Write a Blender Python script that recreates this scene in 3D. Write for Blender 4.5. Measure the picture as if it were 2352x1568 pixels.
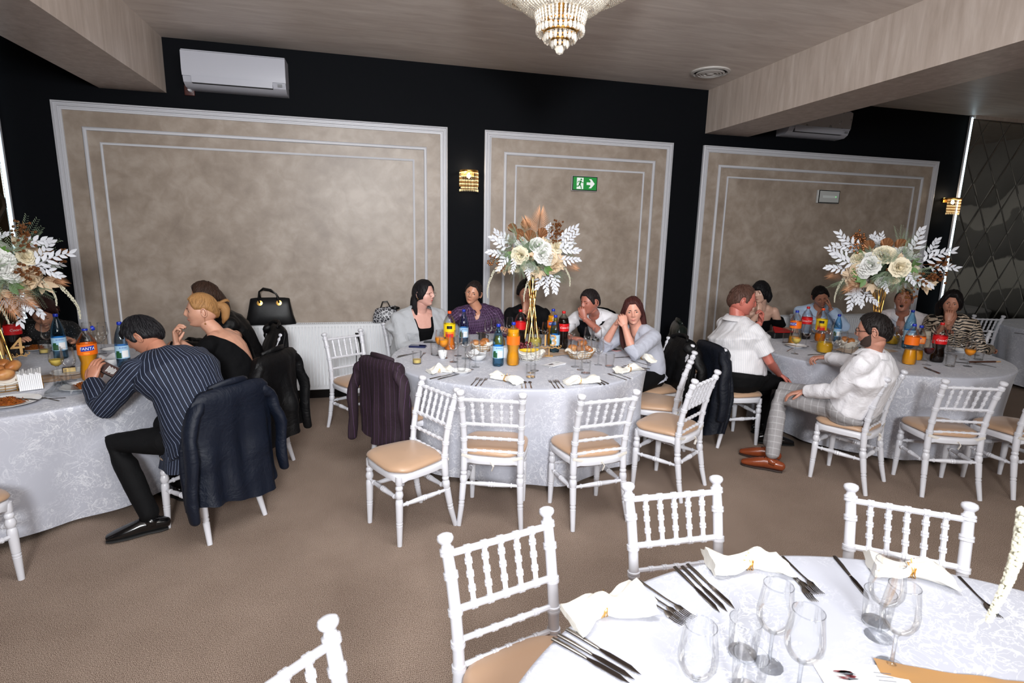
import bpy, bmesh, math, random
import numpy as np
from mathutils import Vector, Matrix, noise, Euler
from math import sin, cos, pi, radians, sqrt, atan2
random.seed(7)
SC = bpy.context.scene
for o in list(bpy.data.objects): bpy.data.objects.remove(o)

# ---------------------------------------------------------------- camera
cam = bpy.data.cameras.new('camera'); camo = bpy.data.objects.new('camera', cam)
SC.collection.objects.link(camo); SC.camera = camo
YAW, PITCH, ROLL = .250986, .191854, .0224596
fw = Vector((sin(YAW)*cos(PITCH), cos(YAW)*cos(PITCH), -sin(PITCH)))
rt = Vector((cos(YAW), -sin(YAW), 0)); up = rt.cross(fw)
r2 = cos(ROLL)*rt + sin(ROLL)*up; u2 = -sin(ROLL)*rt + cos(ROLL)*up
M = Matrix((r2, u2, -fw)).transposed().to_4x4(); M.translation = (0, 0, 1.8)
camo.matrix_world = M
cam.sensor_width = 36; cam.lens = 1260.97/2352*36; cam.clip_start = .05
cam.dof.use_dof = True; cam.dof.focus_distance = 5.0; cam.dof.aperture_fstop = 7.0

# ---------------------------------------------------------------- light
SC.view_settings.view_transform = 'Standard'; SC.view_settings.look = 'None'
SC.view_settings.exposure = -0.34; SC.view_settings.gamma = 1; SC.view_settings.use_curve_mapping = False
w = bpy.data.worlds.new('world'); SC.world = w; w.use_nodes = True
w.node_tree.nodes['Background'].inputs[0].default_value = (.95, .97, 1, 1)
w.node_tree.nodes['Background'].inputs[1].default_value = .16
def area(name, loc, aim, sx, sy, e, col=(1, 1, 1), spread=180):
    l = bpy.data.lights.new(name, 'AREA'); l.shape = 'RECTANGLE'; l.size = sx; l.size_y = sy
    l.energy = e; l.color = col; l.spread = radians(spread)
    o = bpy.data.objects.new(name, l); SC.collection.objects.link(o); o.location = loc
    o.rotation_euler = (Vector(aim)-Vector(loc)).to_track_quat('-Z', 'Y').to_euler()
    return o
area('flash_bounce', (.7, 2.0, 3.46), (1.0, 4.2, .6), 2.4, 2.2, 180, (.955, .975, 1))
area('flash_head', (-.2, -1.9, 2.6), (.9, 5, 1.9), .7, .7, 200, (.955, .975, 1), 125)
area('rear_fill', (3, -3, 3.3), (2.5, 2, 0), 4, 2, 230, (1, .96, .9))  # added soft fill from behind the camera for ambient level, not actual lamps
def point(name, loc, e, col, r=.05):
    l = bpy.data.lights.new(name, 'POINT'); l.energy = e; l.color = col; l.shadow_soft_size = r
    o = bpy.data.objects.new(name, l); SC.collection.objects.link(o); o.location = loc; return o

# ---------------------------------------------------------------- materials
def lin(c):
    return tuple((x/12.92 if x <= .04045 else ((x+.055)/1.055)**2.4) for x in (v/255 for v in c))+(1,)
class N:
    def __init__(s, name):
        s.m = bpy.data.materials.new(name); s.m.use_nodes = True; s.t = s.m.node_tree
        s.b = s.t.nodes['Principled BSDF']; s.o = s.t.nodes['Material Output']
    def n(s, ty, **k):
        x = s.t.nodes.new(ty)
        for a, v in k.items():
            if a.startswith('i_'):
                key = a[2:]; key = int(key) if key.isdigit() else key.replace('_', ' ')
                x.inputs[key].default_value = v
            else: setattr(x, a, v)
        return x
    def l(s, a, b): s.t.links.new(a, b)
    def ramp(s, fac, stops, interp='LINEAR'):
        r = s.n('ShaderNodeValToRGB'); r.color_ramp.interpolation = interp
        e = r.color_ramp.elements
        while len(e) < len(stops): e.new(.5)
        for q, (p, c) in zip(e, stops): q.position = p; q.color = c if len(c) == 4 else lin(c)
        s.l(fac, r.inputs[0]); return r.outputs[0]
    def coord(s, kind='Object', scale=(1, 1, 1), attr=None):
        if attr: c = s.n('ShaderNodeAttribute', attribute_name=attr).outputs['Vector']
        else: c = s.n('ShaderNodeTexCoord').outputs[kind]
        mp = s.n('ShaderNodeMapping'); mp.inputs['Scale'].default_value = scale
        s.l(c, mp.inputs[0]); return mp.outputs[0]
    def noise(s, co, sc=5, det=4, rough=.5, dist=0):
        x = s.n('ShaderNodeTexNoise'); x.inputs['Scale'].default_value = sc; x.inputs['Detail'].default_value = det
        x.inputs['Roughness'].default_value = rough; x.inputs['Distortion'].default_value = dist
        s.l(co, x.inputs[0]); return x.outputs[0]
    def bump(s, h, st=.3, d=.01):
        x = s.n('ShaderNodeBump'); x.inputs['Strength'].default_value = st; x.inputs['Distance'].default_value = d
        s.l(h, x.inputs['Height']); s.l(x.outputs[0], s.b.inputs['Normal'])
    def math(s, op, a, b=None, c=None):
        x = s.n('ShaderNodeMath', operation=op)
        for i, v in enumerate((a, b, c)):
            if v is None: continue
            if isinstance(v, (int, float)): x.inputs[i].default_value = v
            else: s.l(v, x.inputs[i])
        return x.outputs[0]
    def sep(s, co):
        x = s.n('ShaderNodeSeparateXYZ'); s.l(co, x.inputs[0]); return x.outputs
    def mix(s, f, a, b):
        x = s.n('ShaderNodeMix', data_type='RGBA')
        if isinstance(f, float): x.inputs[0].default_value = f
        else: s.l(f, x.inputs[0])
        for i, v in ((6, a), (7, b)):
            if isinstance(v, tuple): x.inputs[i].default_value = v if len(v) == 4 else lin(v)
            else: s.l(v, x.inputs[i])
        return x.outputs[2]
    def base(s, c): 
        if isinstance(c, tuple): s.b.inputs['Base Color'].default_value = c if len(c) == 4 else lin(c)
        else: s.l(c, s.b.inputs['Base Color'])
MC = {}
def plain(name, col, rough=.5, metal=0, bump=0, bs=200, var=0, spec=None, sheen=0, coat=0, em=None, es=1):
    if name in MC: return MC[name]
    q = N(name); q.b.inputs['Roughness'].default_value = rough; q.b.inputs['Metallic'].default_value = metal
    co = q.coord()
    c1 = lin(col)
    if var:
        f = q.noise(co, 14, 3)
        q.base(q.mix(f, tuple(max(0, v*(1-var)) for v in c1[:3])+(1,), tuple(min(1, v*(1+var)) for v in c1[:3])+(1,)))
    else: q.base(c1)
    if bump: q.bump(q.noise(co, bs, 3), bump, .004)
    if spec is not None: q.b.inputs['Specular IOR Level'].default_value = spec
    if sheen: q.b.inputs['Sheen Weight'].default_value = sheen
    if coat: q.b.inputs['Coat Weight'].default_value = coat
    if em: q.b.inputs['Emission Color'].default_value = lin(em); q.b.inputs['Emission Strength'].default_value = es
    MC[name] = q.m; return q.m
def glassy(name, tint, edge=.55, dens=0.0, tint2=None):
    """thin clear wall: see-through face, dark and glossy at grazing angles"""
    if name in MC: return MC[name]
    q = N(name); q.t.nodes.remove(q.b)
    lw = q.n('ShaderNodeLayerWeight', i_Blend=.2)
    tr = q.n('ShaderNodeBsdfTransparent')
    c = q.mix(lw.outputs['Facing'], tint, tuple(v*edge for v in tint[:3])+(1,)); q.l(c, tr.inputs[0])
    q.m.blend_method = 'BLEND'
    gl = q.n('ShaderNodeBsdfGlossy', i_Roughness=.03)
    f = q.math('MULTIPLY_ADD', q.n('ShaderNodeFresnel', i_IOR=1.45).outputs[0], .5, .015)
    m = q.n('ShaderNodeMixShader'); q.l(f, m.inputs[0]); q.l(tr.outputs[0], m.inputs[1]); q.l(gl.outputs[0], m.inputs[2])
    q.l(m.outputs[0], q.o.inputs[0]); MC[name] = q.m; return q.m
def liquid(name, col, alpha=1.0):
    return plain(name, col, .15, spec=.5)

def m_plaster():
    q = N('venetian_plaster'); co = q.coord(scale=(1, 1, 1))
    a = q.noise(co, 2.6, 6, .6, .35); b = q.noise(co, 8, 5, .55, .45)
    f = q.math('MULTIPLY_ADD', b, .45, q.math('MULTIPLY', a, .6))
    q.base(q.ramp(f, [(.36, (132, 118, 106)), (.5, (148, 134, 121)), (.66, (166, 153, 141))]))
    q.b.inputs['Roughness'].default_value = .42; q.bump(b, .05, .01); return q.m
def m_brushed():
    q = N('brushed_ceiling_paint'); co = q.coord(scale=(.35, 2.2, 1))
    a = q.noise(co, 5, 6, .6, .9)
    q.base(q.ramp(a, [(.3, (200, 188, 180)), (.55, (216, 206, 198)), (.75, (230, 221, 214))]))
    q.b.inputs['Roughness'].default_value = .45; q.bump(a, .06, .01); return q.m
def m_brushed2():
    q = N('brushed_beam_paint'); co = q.coord(scale=(6, 6, .8))
    a = q.noise(co, 2.4, 6, .6, .4)
    q.base(q.ramp(a, [(.3, (172, 157, 146)), (.55, (190, 176, 166)), (.75, (205, 193, 184))]))
    q.b.inputs['Roughness'].default_value = .42; return q.m
def m_carpet():
    q = N('loop_carpet'); co = q.coord(scale=(1, 1, 1))
    a = q.noise(co, 340, 2, .8); b = q.noise(co, 2.2, 4, .6)
    s = q.sep(co)
    rib = q.math('ADD', q.math('MULTIPLY', q.math('SINE', q.math('MULTIPLY', s[0], 820)), .5), q.math('MULTIPLY', q.math('SINE', q.math('MULTIPLY', s[1], 520)), .35))
    f = q.math('ADD', q.math('MULTIPLY_ADD', rib, .028, a), q.math('MULTIPLY_ADD', b, .07, -.035))
    q.base(q.ramp(f, [(.39, (62, 48, 40)), (.5, (126, 107, 94)), (.61, (194, 175, 160))]))
    q.b.inputs['Roughness'].default_value = .95; q.b.inputs['Specular IOR Level'].default_value = .1
    q.bump(a, .2, .004); return q.m
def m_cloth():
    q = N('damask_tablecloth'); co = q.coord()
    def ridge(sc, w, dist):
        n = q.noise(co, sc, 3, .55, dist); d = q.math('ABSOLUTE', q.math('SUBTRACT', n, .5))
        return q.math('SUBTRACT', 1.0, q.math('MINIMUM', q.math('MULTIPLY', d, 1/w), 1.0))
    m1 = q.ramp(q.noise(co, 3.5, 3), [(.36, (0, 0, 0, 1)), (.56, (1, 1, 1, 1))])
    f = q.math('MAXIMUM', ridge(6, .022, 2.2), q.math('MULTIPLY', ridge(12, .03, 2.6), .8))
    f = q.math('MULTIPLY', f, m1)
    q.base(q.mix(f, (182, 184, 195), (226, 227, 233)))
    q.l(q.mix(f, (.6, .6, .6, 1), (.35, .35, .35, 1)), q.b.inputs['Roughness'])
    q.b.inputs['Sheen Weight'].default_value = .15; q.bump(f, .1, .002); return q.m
def m_stripe(name, bg, fg, period, width, rough=.7, ax=0, period2=None, fg2=None, sat=0, wob=.0):
    if name in MC: return MC[name]
    q = N(name); co = q.coord(attr='guv'); s = q.sep(co)
    u = s[ax]
    if wob:
        u = q.math('MULTIPLY_ADD', q.noise(co, 6, 3), wob, u)
    t = q.math('ABSOLUTE', q.math('SUBTRACT', q.math('FRACT', q.math('MULTIPLY', u, 1/period)), .5))
    k = q.math('LESS_THAN', t, width/period/2)
    col = q.mix(k, bg, fg)
    if period2:
        t2 = q.math('ABSOLUTE', q.math('SUBTRACT', q.math('FRACT', q.math('MULTIPLY', s[1-ax], 1/period2)), .5))
        col = q.mix(q.math('MULTIPLY', q.math('LESS_THAN', t2, .07), .6), col, fg2 or fg)
    q.base(col); q.b.inputs['Roughness'].default_value = rough
    if sat: q.b.inputs['Sheen Weight'].default_value = sat
    q.bump(q.noise(q.coord(), 22, 4, .6, .5), .35, .012)
    MC[name] = q.m; return q.m
def m_fabric(name, col, rough=.8, var=.12, folds=.4, sheen=.1, fs=16, spec=.3):
    if name in MC: return MC[name]
    q = N(name); co = q.coord(); c1 = lin(col); a = q.noise(co, fs, 4, .6, .6); b = q.noise(co, 420, 2)
    f = q.math('MULTIPLY_ADD', b, .5, q.math('MULTIPLY', q.noise(co, 9, 3), .5))
    q.base(q.mix(f, tuple(max(0, v*(1-var)) for v in c1[:3])+(1,), tuple(min(1, v*(1+var)) for v in c1[:3])+(1,)))
    q.b.inputs['Roughness'].default_value = rough; q.b.inputs['Sheen Weight'].default_value = sheen
    q.b.inputs['Specular IOR Level'].default_value = spec
    q.bump(q.math('MULTIPLY_ADD', b, .06, a), folds, .02); MC[name] = q.m; return q.m
def m_zebra():
    q = N('zebra_print'); co = q.coord(attr='guv', scale=(1, 1, 1)); wv = q.n('ShaderNodeTexWave', i_Scale=11.0, i_Distortion=7.0, i_Detail=2.0)
    wv.inputs['Detail Scale'].default_value = 1.6; wv.bands_direction = 'Y'; q.l(co, wv.inputs[0])
    q.base(q.ramp(wv.outputs[1], [(.46, (16, 13, 12)), (.54, (205, 186, 165))])); q.b.inputs['Roughness'].default_value = .6; return q.m
def m_leopard():
    q = N('animal_print'); co = q.coord(); v = q.n('ShaderNodeTexVoronoi', feature='DISTANCE_TO_EDGE', i_Scale=34.0); q.l(co, v.inputs[0])
    v2 = q.noise(co, 60, 2)
    d = q.math('MULTIPLY_ADD', v2, .12, v.outputs[0])
    q.base(q.ramp(d, [(.12, (188, 188, 192)), (.17, (24, 24, 28)), (.24, (24, 24, 28)), (.3, (60, 60, 66))])); q.b.inputs['Roughness'].default_value = .4; return q.m
def m_sequin():
    q = N('black_sequin'); co = q.coord(); v = q.n('ShaderNodeTexVoronoi', i_Scale=75.0); q.l(co, v.inputs[0])
    f = q.ramp(v.outputs[0], [(.1, (1, 1, 1, 1)), (.16, (0, 0, 0, 1))])
    q.base(q.mix(f, (8, 8, 10), (200, 200, 205))); q.l(q.mix(f, (.8, .8, .8, 1), (.15, .15, .15, 1)), q.b.inputs['Roughness'])
    return q.m
def m_skin(name, col):
    if name in MC: return MC[name]
    q = N(name); co = q.coord(); c = lin(col); a = q.noise(co, 30, 4, .6)
    q.base(q.mix(a, (c[0]*.9, c[1]*.8, c[2]*.78, 1), (min(1, c[0]*1.08), c[1]*1.1, c[2]*1.1, 1)))
    q.b.inputs['Roughness'].default_value = .42; q.b.inputs['Subsurface Weight'].default_value = .08
    q.b.inputs['Subsurface Radius'].default_value = (.01, .004, .002); q.b.inputs['Subsurface Scale'].default_value = .6
    q.bump(q.noise(co, 300, 2), .1, .002); MC[name] = q.m; return q.m
def m_hair(name, col, hi=1.8):
    if name in MC: return MC[name]
    q = N(name); co = q.coord(attr='guv', scale=(260, 14, 1)); c = lin(col); a = q.noise(co, 1.0, 3, .6)
    q.base(q.mix(a, (c[0]*.5, c[1]*.5, c[2]*.5, 1), tuple(min(1, v*hi+.003) for v in c[:3])+(1,)))
    q.b.inputs['Roughness'].default_value = .5; q.b.inputs['Specular IOR Level'].default_value = .2; q.bump(a, .6, .004); MC[name] = q.m; return q.m
def m_food():
    q = N('stewed_cabbage'); co = q.coord(); a = q.noise(co, 70, 4, .7, 2)
    q.base(q.ramp(a, [(.3, (96, 40, 10)), (.5, (176, 88, 24)), (.7, (206, 140, 50))])); q.b.inputs['Roughness'].default_value = .35; q.bump(a, 1, .01); return q.m
def m_bread():
    q = N('bread_crust'); co = q.coord(); a = q.noise(co, 9, 3)
    q.base(q.ramp(a, [(.3, (150, 84, 40)), (.55, (196, 128, 70)), (.75, (222, 176, 120))])); q.b.inputs['Roughness'].default_value = .4; return q.m
def m_mural():
    q = N('grey_wave_mural'); co = q.coord(); s = q.sep(co)
    w1 = q.math('MULTIPLY', q.math('SINE', q.math('MULTIPLY', s[1], 3.1)), .12)
    w2 = q.math('MULTIPLY', q.math('SINE', q.math('MULTIPLY_ADD', s[1], 6.7, 1.0)), .05)
    h = q.math('ADD', q.math('ADD', s[2], w1), q.math('MULTIPLY_ADD', q.noise(co, 2, 4), .5, w2))
    f = q.math('MULTIPLY', h, .27)
    q.base(q.ramp(f, [(.0, (70, 70, 70)), (.22, (96, 96, 94)), (.34, (120, 120, 118)), (.345, (190, 190, 184)), (.47, (208, 208, 202)), (.475, (96, 96, 96)), (.56, (130, 130, 130)), (.66, (150, 150, 148)), (.665, (215, 215, 210)), (.76, (200, 200, 196)), (.765, (120, 120, 118)), (.9, (160, 160, 158))]))
    q.b.inputs['Roughness'].default_value = .6; return q.m
WHITE = plain('white_lacquer', (212, 212, 218), .3, coat=.1)
WALLD = plain('dark_navy_paint', (5, 7, 12), .75, bump=.15, bs=60, spec=.12)
TRIM = plain('white_moulding', (192, 192, 197), .4)
BLACK = plain('black_gloss', (8, 8, 9), .25)
STEEL = plain('cutlery_steel', (150, 146, 142), .18, 1)
DSTEEL = plain('dark_cutlery_steel', (120, 112, 108), .2, 1)
GOLD = plain('gold_metal', (214, 165, 88), .3, 1)
GOLDP = plain('gold_board', (190, 148, 88), .5, .1, bump=.2)
COPPER = plain('copper_leaf', (150, 104, 70), .4, .45, var=.3)
SATIN = plain('champagne_satin', (182, 148, 120), .36, sheen=.15, bump=.15, bs=14)
PORC = plain('white_porcelain', (232, 232, 232), .2)
GLASS = glassy('clear_glass', (.995, .997, .997, 1), .92)
PET = glassy('clear_plastic', (.93, .94, .94, 1), .65)
PETB = glassy('blue_plastic', (.5, .76, .93, 1), .6)
CRYST = N('cut_crystal'); 
CRYST.b.inputs['Base Color'].default_value = (1, .98, .94, 1); CRYST.b.inputs['Roughness'].default_value = .04
CRYST.b.inputs['Transmission Weight'].default_value = .75; CRYST.b.inputs['IOR'].default_value = 1.5
CRYST = CRYST.m
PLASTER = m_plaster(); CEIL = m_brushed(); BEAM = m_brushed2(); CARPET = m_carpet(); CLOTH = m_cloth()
FOOD = m_food(); BREAD = m_bread()
NAPK = m_fabric('ivory_napkin', (240, 236, 226), .7, .03, .3)
PAPER = plain('white_paper', (236, 236, 238), .6)

# ---------------------------------------------------------------- mesh building
class MB:
    def __init__(s): s.v = []; s.f = []; s.m = []
    def add(s, v, f, mi=0):
        b = len(s.v); s.v += [tuple(p) for p in v]; s.f += [tuple(b+i for i in q) for q in f]; s.m += [mi]*len(f)
        return s
    def box(s, c, d, mi=0, rz=0, bev=0):
        x, y, z = (k/2 for k in d); P = []
        for sx, sy, sz in ((-1,-1,-1),(1,-1,-1),(1,1,-1),(-1,1,-1),(-1,-1,1),(1,-1,1),(1,1,1),(-1,1,1)):
            a, b_ = sx*x, sy*y; P.append((c[0]+a*cos(rz)-b_*sin(rz), c[1]+a*sin(rz)+b_*cos(rz), c[2]+sz*z))
        return s.add(P, [(0,3,2,1),(4,5,6,7),(0,1,5,4),(1,2,6,5),(2,3,7,6),(3,0,4,7)], mi)
    def rbox(s, c, d, r=.01, mi=0, rz=0, seg=3):
        """rounded-corner slab: rounded outline in xy, chamfered top and bottom"""
        x, y, z = (k/2 for k in d); r = min(r, x*.98, y*.98); e = min(r*.5, z*.8)
        def ring(off, zz):
            o = []
            for qx, qy, a0 in ((1, 1, 0), (-1, 1, pi/2), (-1, -1, pi), (1, -1, 3*pi/2)):
                for k in range(seg+1):
                    a = a0+pi/2*k/seg; px = qx*(x-r)+(r-off)*cos(a); py = qy*(y-r)+(r-off)*sin(a)
                    o.append((c[0]+px*cos(rz)-py*sin(rz), c[1]+px*sin(rz)+py*cos(rz), c[2]+zz))
            return o
        R = [ring(e, -z), ring(0, -z+e), ring(0, z-e), ring(e, z)]; n = len(R[0]); V = sum(R, []); F = []
        for k in range(3):
            for i in range(n): F.append((k*n+i, k*n+(i+1) % n, (k+1)*n+(i+1) % n, (k+1)*n+i))
        F.append(tuple(range(n-1, -1, -1))); F.append(tuple(3*n+i for i in range(n)))
        return s.add(V, F, mi)
    def lathe(s, prof, seg=16, o=(0, 0, 0), mi=0, ax=None, cap=True):
        """prof = [(r, z)]; ax = optional 3x3 frame"""
        V = []; F = []
        for r, z in prof:
            for i in range(seg):
                a = 2*pi*i/seg; p = Vector((r*cos(a), r*sin(a), z))
                if ax: p = ax @ p
                V.append((p[0]+o[0], p[1]+o[1], p[2]+o[2]))
        n = len(prof)
        for k in range(n-1):
            for i in range(seg): F.append((k*seg+i, k*seg+(i+1) % seg, (k+1)*seg+(i+1) % seg, (k+1)*seg+i))
        if cap:
            if prof[0][0] > 1e-5: F.append(tuple(range(seg-1, -1, -1)))
            if prof[-1][0] > 1e-5: F.append(tuple((n-1)*seg+i for i in range(seg)))
        return s.add(V, F, mi)
    def loft(s, P, ra, rb=None, side=None, seg=12, mi=0, rc=True, rot=0):
        P = [Vector(p) for p in P]; n = len(P)
        if not hasattr(ra, '__len__'): ra = [ra]*n
        rb = ra if rb is None else (rb if hasattr(rb, '__len__') else [rb]*n)
        if rc:   # rounded ends
            t0 = (P[0]-P[1]).normalized(); t1 = (P[-1]-P[-2]).normalized(); e0 = min(ra[0], rb[0]); e1 = min(ra[-1], rb[-1])
            P = [P[0]+t0*e0*k for k in (.98, .8, .45)]+P+[P[-1]+t1*e1*k for k in (.45, .8, .98)]
            ra = [ra[0]*k for k in (.2, .6, .9)]+list(ra)+[ra[-1]*k for k in (.9, .6, .2)]
            rb = [rb[0]*k for k in (.2, .6, .9)]+list(rb)+[rb[-1]*k for k in (.9, .6, .2)]; n = len(P)
        V = []; F = []; prev = None
        for i in range(n):
            t = (P[min(i+1, n-1)]-P[max(i-1, 0)]).normalized()
            if prev is None:
                sd = Vector(side) if side is not None else (Vector((0, 0, 1)) if abs(t.z) < .9 else Vector((1, 0, 0)))
            else: sd = prev if side is None else Vector(side)
            a = sd-t*sd.dot(t)
            if a.length < 1e-5: a = t.orthogonal()
            a.normalize(); b = t.cross(a); prev = a
            for k in range(seg):
                g = 2*pi*k/seg+rot; q = P[i]+a*ra[i]*cos(g)+b*rb[i]*sin(g); V.append(tuple(q))
        for k in range(n-1):
            for i in range(seg): F.append((k*seg+i, k*seg+(i+1) % seg, (k+1)*seg+(i+1) % seg, (k+1)*seg+i))
        F.append(tuple(range(seg-1, -1, -1))); F.append(tuple((n-1)*seg+i for i in range(seg)))
        return s.add(V, F, mi)
    def ball(s, c, r, mi=0, seg=10, rings=7, ax=None):
        rr = r if hasattr(r, '__len__') else (r, r, r); V = []; F = []
        pr = [(sin(pi*(k+.02)/(rings+.04)), -cos(pi*(k+.02)/(rings+.04))) for k in range(rings+1)]
        for a, z in pr:
            for i in range(seg):
                p = Vector((a*cos(2*pi*i/seg)*rr[0], a*sin(2*pi*i/seg)*rr[1], z*rr[2]))
                if ax: p = ax @ p
                V.append((p[0]+c[0], p[1]+c[1], p[2]+c[2]))
        for k in range(rings):
            for i in range(seg): F.append((k*seg+i, k*seg+(i+1) % seg, (k+1)*seg+(i+1) % seg, (k+1)*seg+i))
        return s.add(V, F, mi)
    def mesh(s, name, mats, smooth=True, angle=40):
        me = bpy.data.meshes.new(name); me.from_pydata(s.v, [], s.f)
        for m in (mats if isinstance(mats, (list, tuple)) else [mats]): me.materials.append(m)
        me.polygons.foreach_set('material_index', s.m)
        me.update()
        if smooth:
            me.polygons.foreach_set('use_smooth', [True]*len(s.f))
            me.set_sharp_from_angle(angle=radians(angle))
        return me
def obj(name, mb, mats, parent=None, loc=None, smooth=True, angle=40):
    me = mb.mesh(name, mats, smooth, angle) if isinstance(mb, MB) else mb
    o = bpy.data.objects.new(name, me); SC.collection.objects.link(o)
    if parent is not None: o.parent = parent
    if loc is not None: o.location = loc
    return o
def tag(o, label, cat, group=None, kind=None):
    if label: o['label'] = label
    if cat: o['category'] = cat
    if group: o['group'] = group
    if kind: o['kind'] = kind
    return o
def thing(name, label, cat, loc=(0, 0, 0), rz=0, group=None):
    o = bpy.data.objects.new(name, None); SC.collection.objects.link(o); o.empty_display_size = .05
    o.location = loc; o.rotation_euler = (0, 0, rz); return tag(o, label, cat, group)
def struct(name, mb, m, parent=None, **k):
    o = obj(name, mb, m, parent, **k)
    if parent is None: o['kind'] = 'structure'
    return o
CH = {}
def kids(o):
    return [c for c in bpy.data.objects if c.parent == o]
def snapshot(root):
    return [(c, kids(c)) for c in kids(root)]
def dup(root, snap, loc, rz=0, label=None, group=None, sc=None, skip=()):
    r = root.copy(); SC.collection.objects.link(r); r.location = loc; r.rotation_euler = (0, 0, rz)
    if sc: r.scale = (sc, sc, sc)
    if label: r['label'] = label
    if group: r['group'] = group
    for ch, gs in snap:
        if ch.name.split('.')[0] in skip: continue
        c = ch.copy(); SC.collection.objects.link(c); c.parent = r
        for g in gs:
            d = g.copy(); SC.collection.objects.link(d); d.parent = c
    return r
_tc = {}
def text2d(s, size, font_sp=1.0, ext=.0):
    k = (s, size, ext)
    if k in _tc: return _tc[k]
    c = bpy.data.curves.new('t', 'FONT'); c.body = s; c.size = size; c.align_x = 'CENTER'; c.align_y = 'CENTER'; c.extrude = ext
    c.resolution_u = 2; o = bpy.data.objects.new('t', c); SC.collection.objects.link(o)
    dg = bpy.context.evaluated_depsgraph_get(); me = bpy.data.meshes.new_from_object(o.evaluated_get(dg))
    V = [tuple(v.co) for v in me.vertices]; F = [tuple(p.vertices) for p in me.polygons]
    bpy.data.objects.remove(o); bpy.data.meshes.remove(me); _tc[k] = (V, F); return V, F
def text_on_cyl(mb, s, size, R, ang, z, mi=0, vert=False, shear=0, sx=1):
    V, F = text2d(s, size); P = []
    for x, y, _ in V:
        if vert: x, y = -y, x
        x = x*sx+shear*y
        a = ang+x/R; P.append((R*sin(a), -R*cos(a), z+y))
    return mb.add(P, F, mi)
def text_flat(mb, s, size, o, ax_x, ax_y, mi=0, ext=0, sx=1):
    V, F = text2d(s, size, ext=ext); ax_x = Vector(ax_x); ax_y = Vector(ax_y); n = ax_x.cross(ax_y)
    return mb.add([tuple(Vector(o)+ax_x*x*sx+ax_y*y+n*z) for x, y, z in V], F, mi)
def remesh(mb, vox, smooth=2):
    me = mb.mesh('tmp', [], False); o = bpy.data.objects.new('tmp', me); SC.collection.objects.link(o)
    m = o.modifiers.new('r', 'REMESH'); m.mode = 'VOXEL'; m.voxel_size = vox; m.use_smooth_shade = True
    if smooth:
        q = o.modifiers.new('s', 'SMOOTH'); q.factor = .5; q.iterations = smooth
    dg = bpy.context.evaluated_depsgraph_get(); r = bpy.data.meshes.new_from_object(o.evaluated_get(dg))
    bpy.data.objects.remove(o); bpy.data.meshes.remove(me); return r

# ================================================================ the room
WY, CZ, XL, XR, YB = 6.14, 3.52, -5.0, 10.3, -4.6
def slab(name, x0, x1, y0, y1, z0, z1, m, parent=None):
    b = MB(); b.box(((x0+x1)/2, (y0+y1)/2, (z0+z1)/2), (x1-x0, y1-y0, z1-z0)); return struct(name, b, m, parent, smooth=False)
slab('floor', XL, XR, YB, WY, -.1, 0, CARPET)
slab('ceiling', XL, XR, YB, WY, CZ, CZ+.1, CEIL)
back = slab('wall_back', XL, XR, WY, WY+.12, 0, CZ, WALLD)
wr = slab('wall_right', XR, XR+.1, YB, WY, 0, CZ, m_mural())
slab('wall_left', XL-.1, XL, YB, WY, 0, CZ, plain('taupe_paint', (150, 138, 126), .6))
slab('wall_rear', XL, XR, YB-.1, YB, 0, CZ, plain('taupe_paint', (150, 138, 126), .6))
slab('trim_1', 3.896, 4.486, YB, WY, 3.035, CZ, BEAM)
slab('trim_2', -2.377, -1.83, YB, WY, 3.035, CZ, BEAM)
slab('baseboard_back', XL, XR, WY-.018, WY, 0, .1, BLACK)
slab('trim_3', 7.95, XR, WY-.05, WY, CZ-.04, CZ, BEAM)
def frame(mb, x0, x1, z0, z1, prof, y):
    """mitred picture-frame moulding; prof = [(inset, height)]"""
    R = []
    for d, h in prof: R.append([(x0+d, y-h, z0+d), (x1-d, y-h, z0+d), (x1-d, y-h, z1-d), (x0+d, y-h, z1-d)])
    V = sum(R, []); F = []
    for k in range(len(R)-1):
        for i in range(4): F.append((k*4+i, (k+1)*4+i, (k+1)*4+(i+1) % 4, k*4+(i+1) % 4))
    mb.add(V, F)
PW = [(0, 0), (0, .03), (.012, .034), (.016, .02), (.026, .02), (.03, .03), (.042, .03), (.046, .018), (.056, .018), (.06, .026), (.074, .022), (.078, 0)]
PM = [(0, 0), (0, .012), (.006, .018), (.016, .022), (.026, .018), (.032, .01), (.032, 0)]
PS = [(0, 0), (0, .01), (.01, .015), (.02, .01), (.02, 0)]
for x0, x1, a, b in ((-2.767, .811, .221, .217), (1.216, 3.476, .216, .217), (3.883, 7.482, .224, .218)):
    z1 = 2.9; z0 = .16
    p = MB(); p.box(((x0+x1)/2, WY-.006, (z0+z1)/2), (x1-x0-.06, .012, z1-z0-.06)); pp = obj('plaster_panel', p, PLASTER, back, smooth=False)
    f = MB(); frame(f, x0, x1, z0, z1, PW, WY-.0); obj('outer_moulding', f, TRIM, pp, angle=25)
    f = MB(); frame(f, x0+a, x1-b, z0+.21, z1-.212, PM, WY-.012); obj('middle_moulding', f, TRIM, pp, angle=50)
    f = MB(); frame(f, x0+a+.13, x1-b-.13, z0+.34, z1-.342, PS, WY-.012); obj('inner_moulding', f, TRIM, pp, angle=50)
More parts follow.
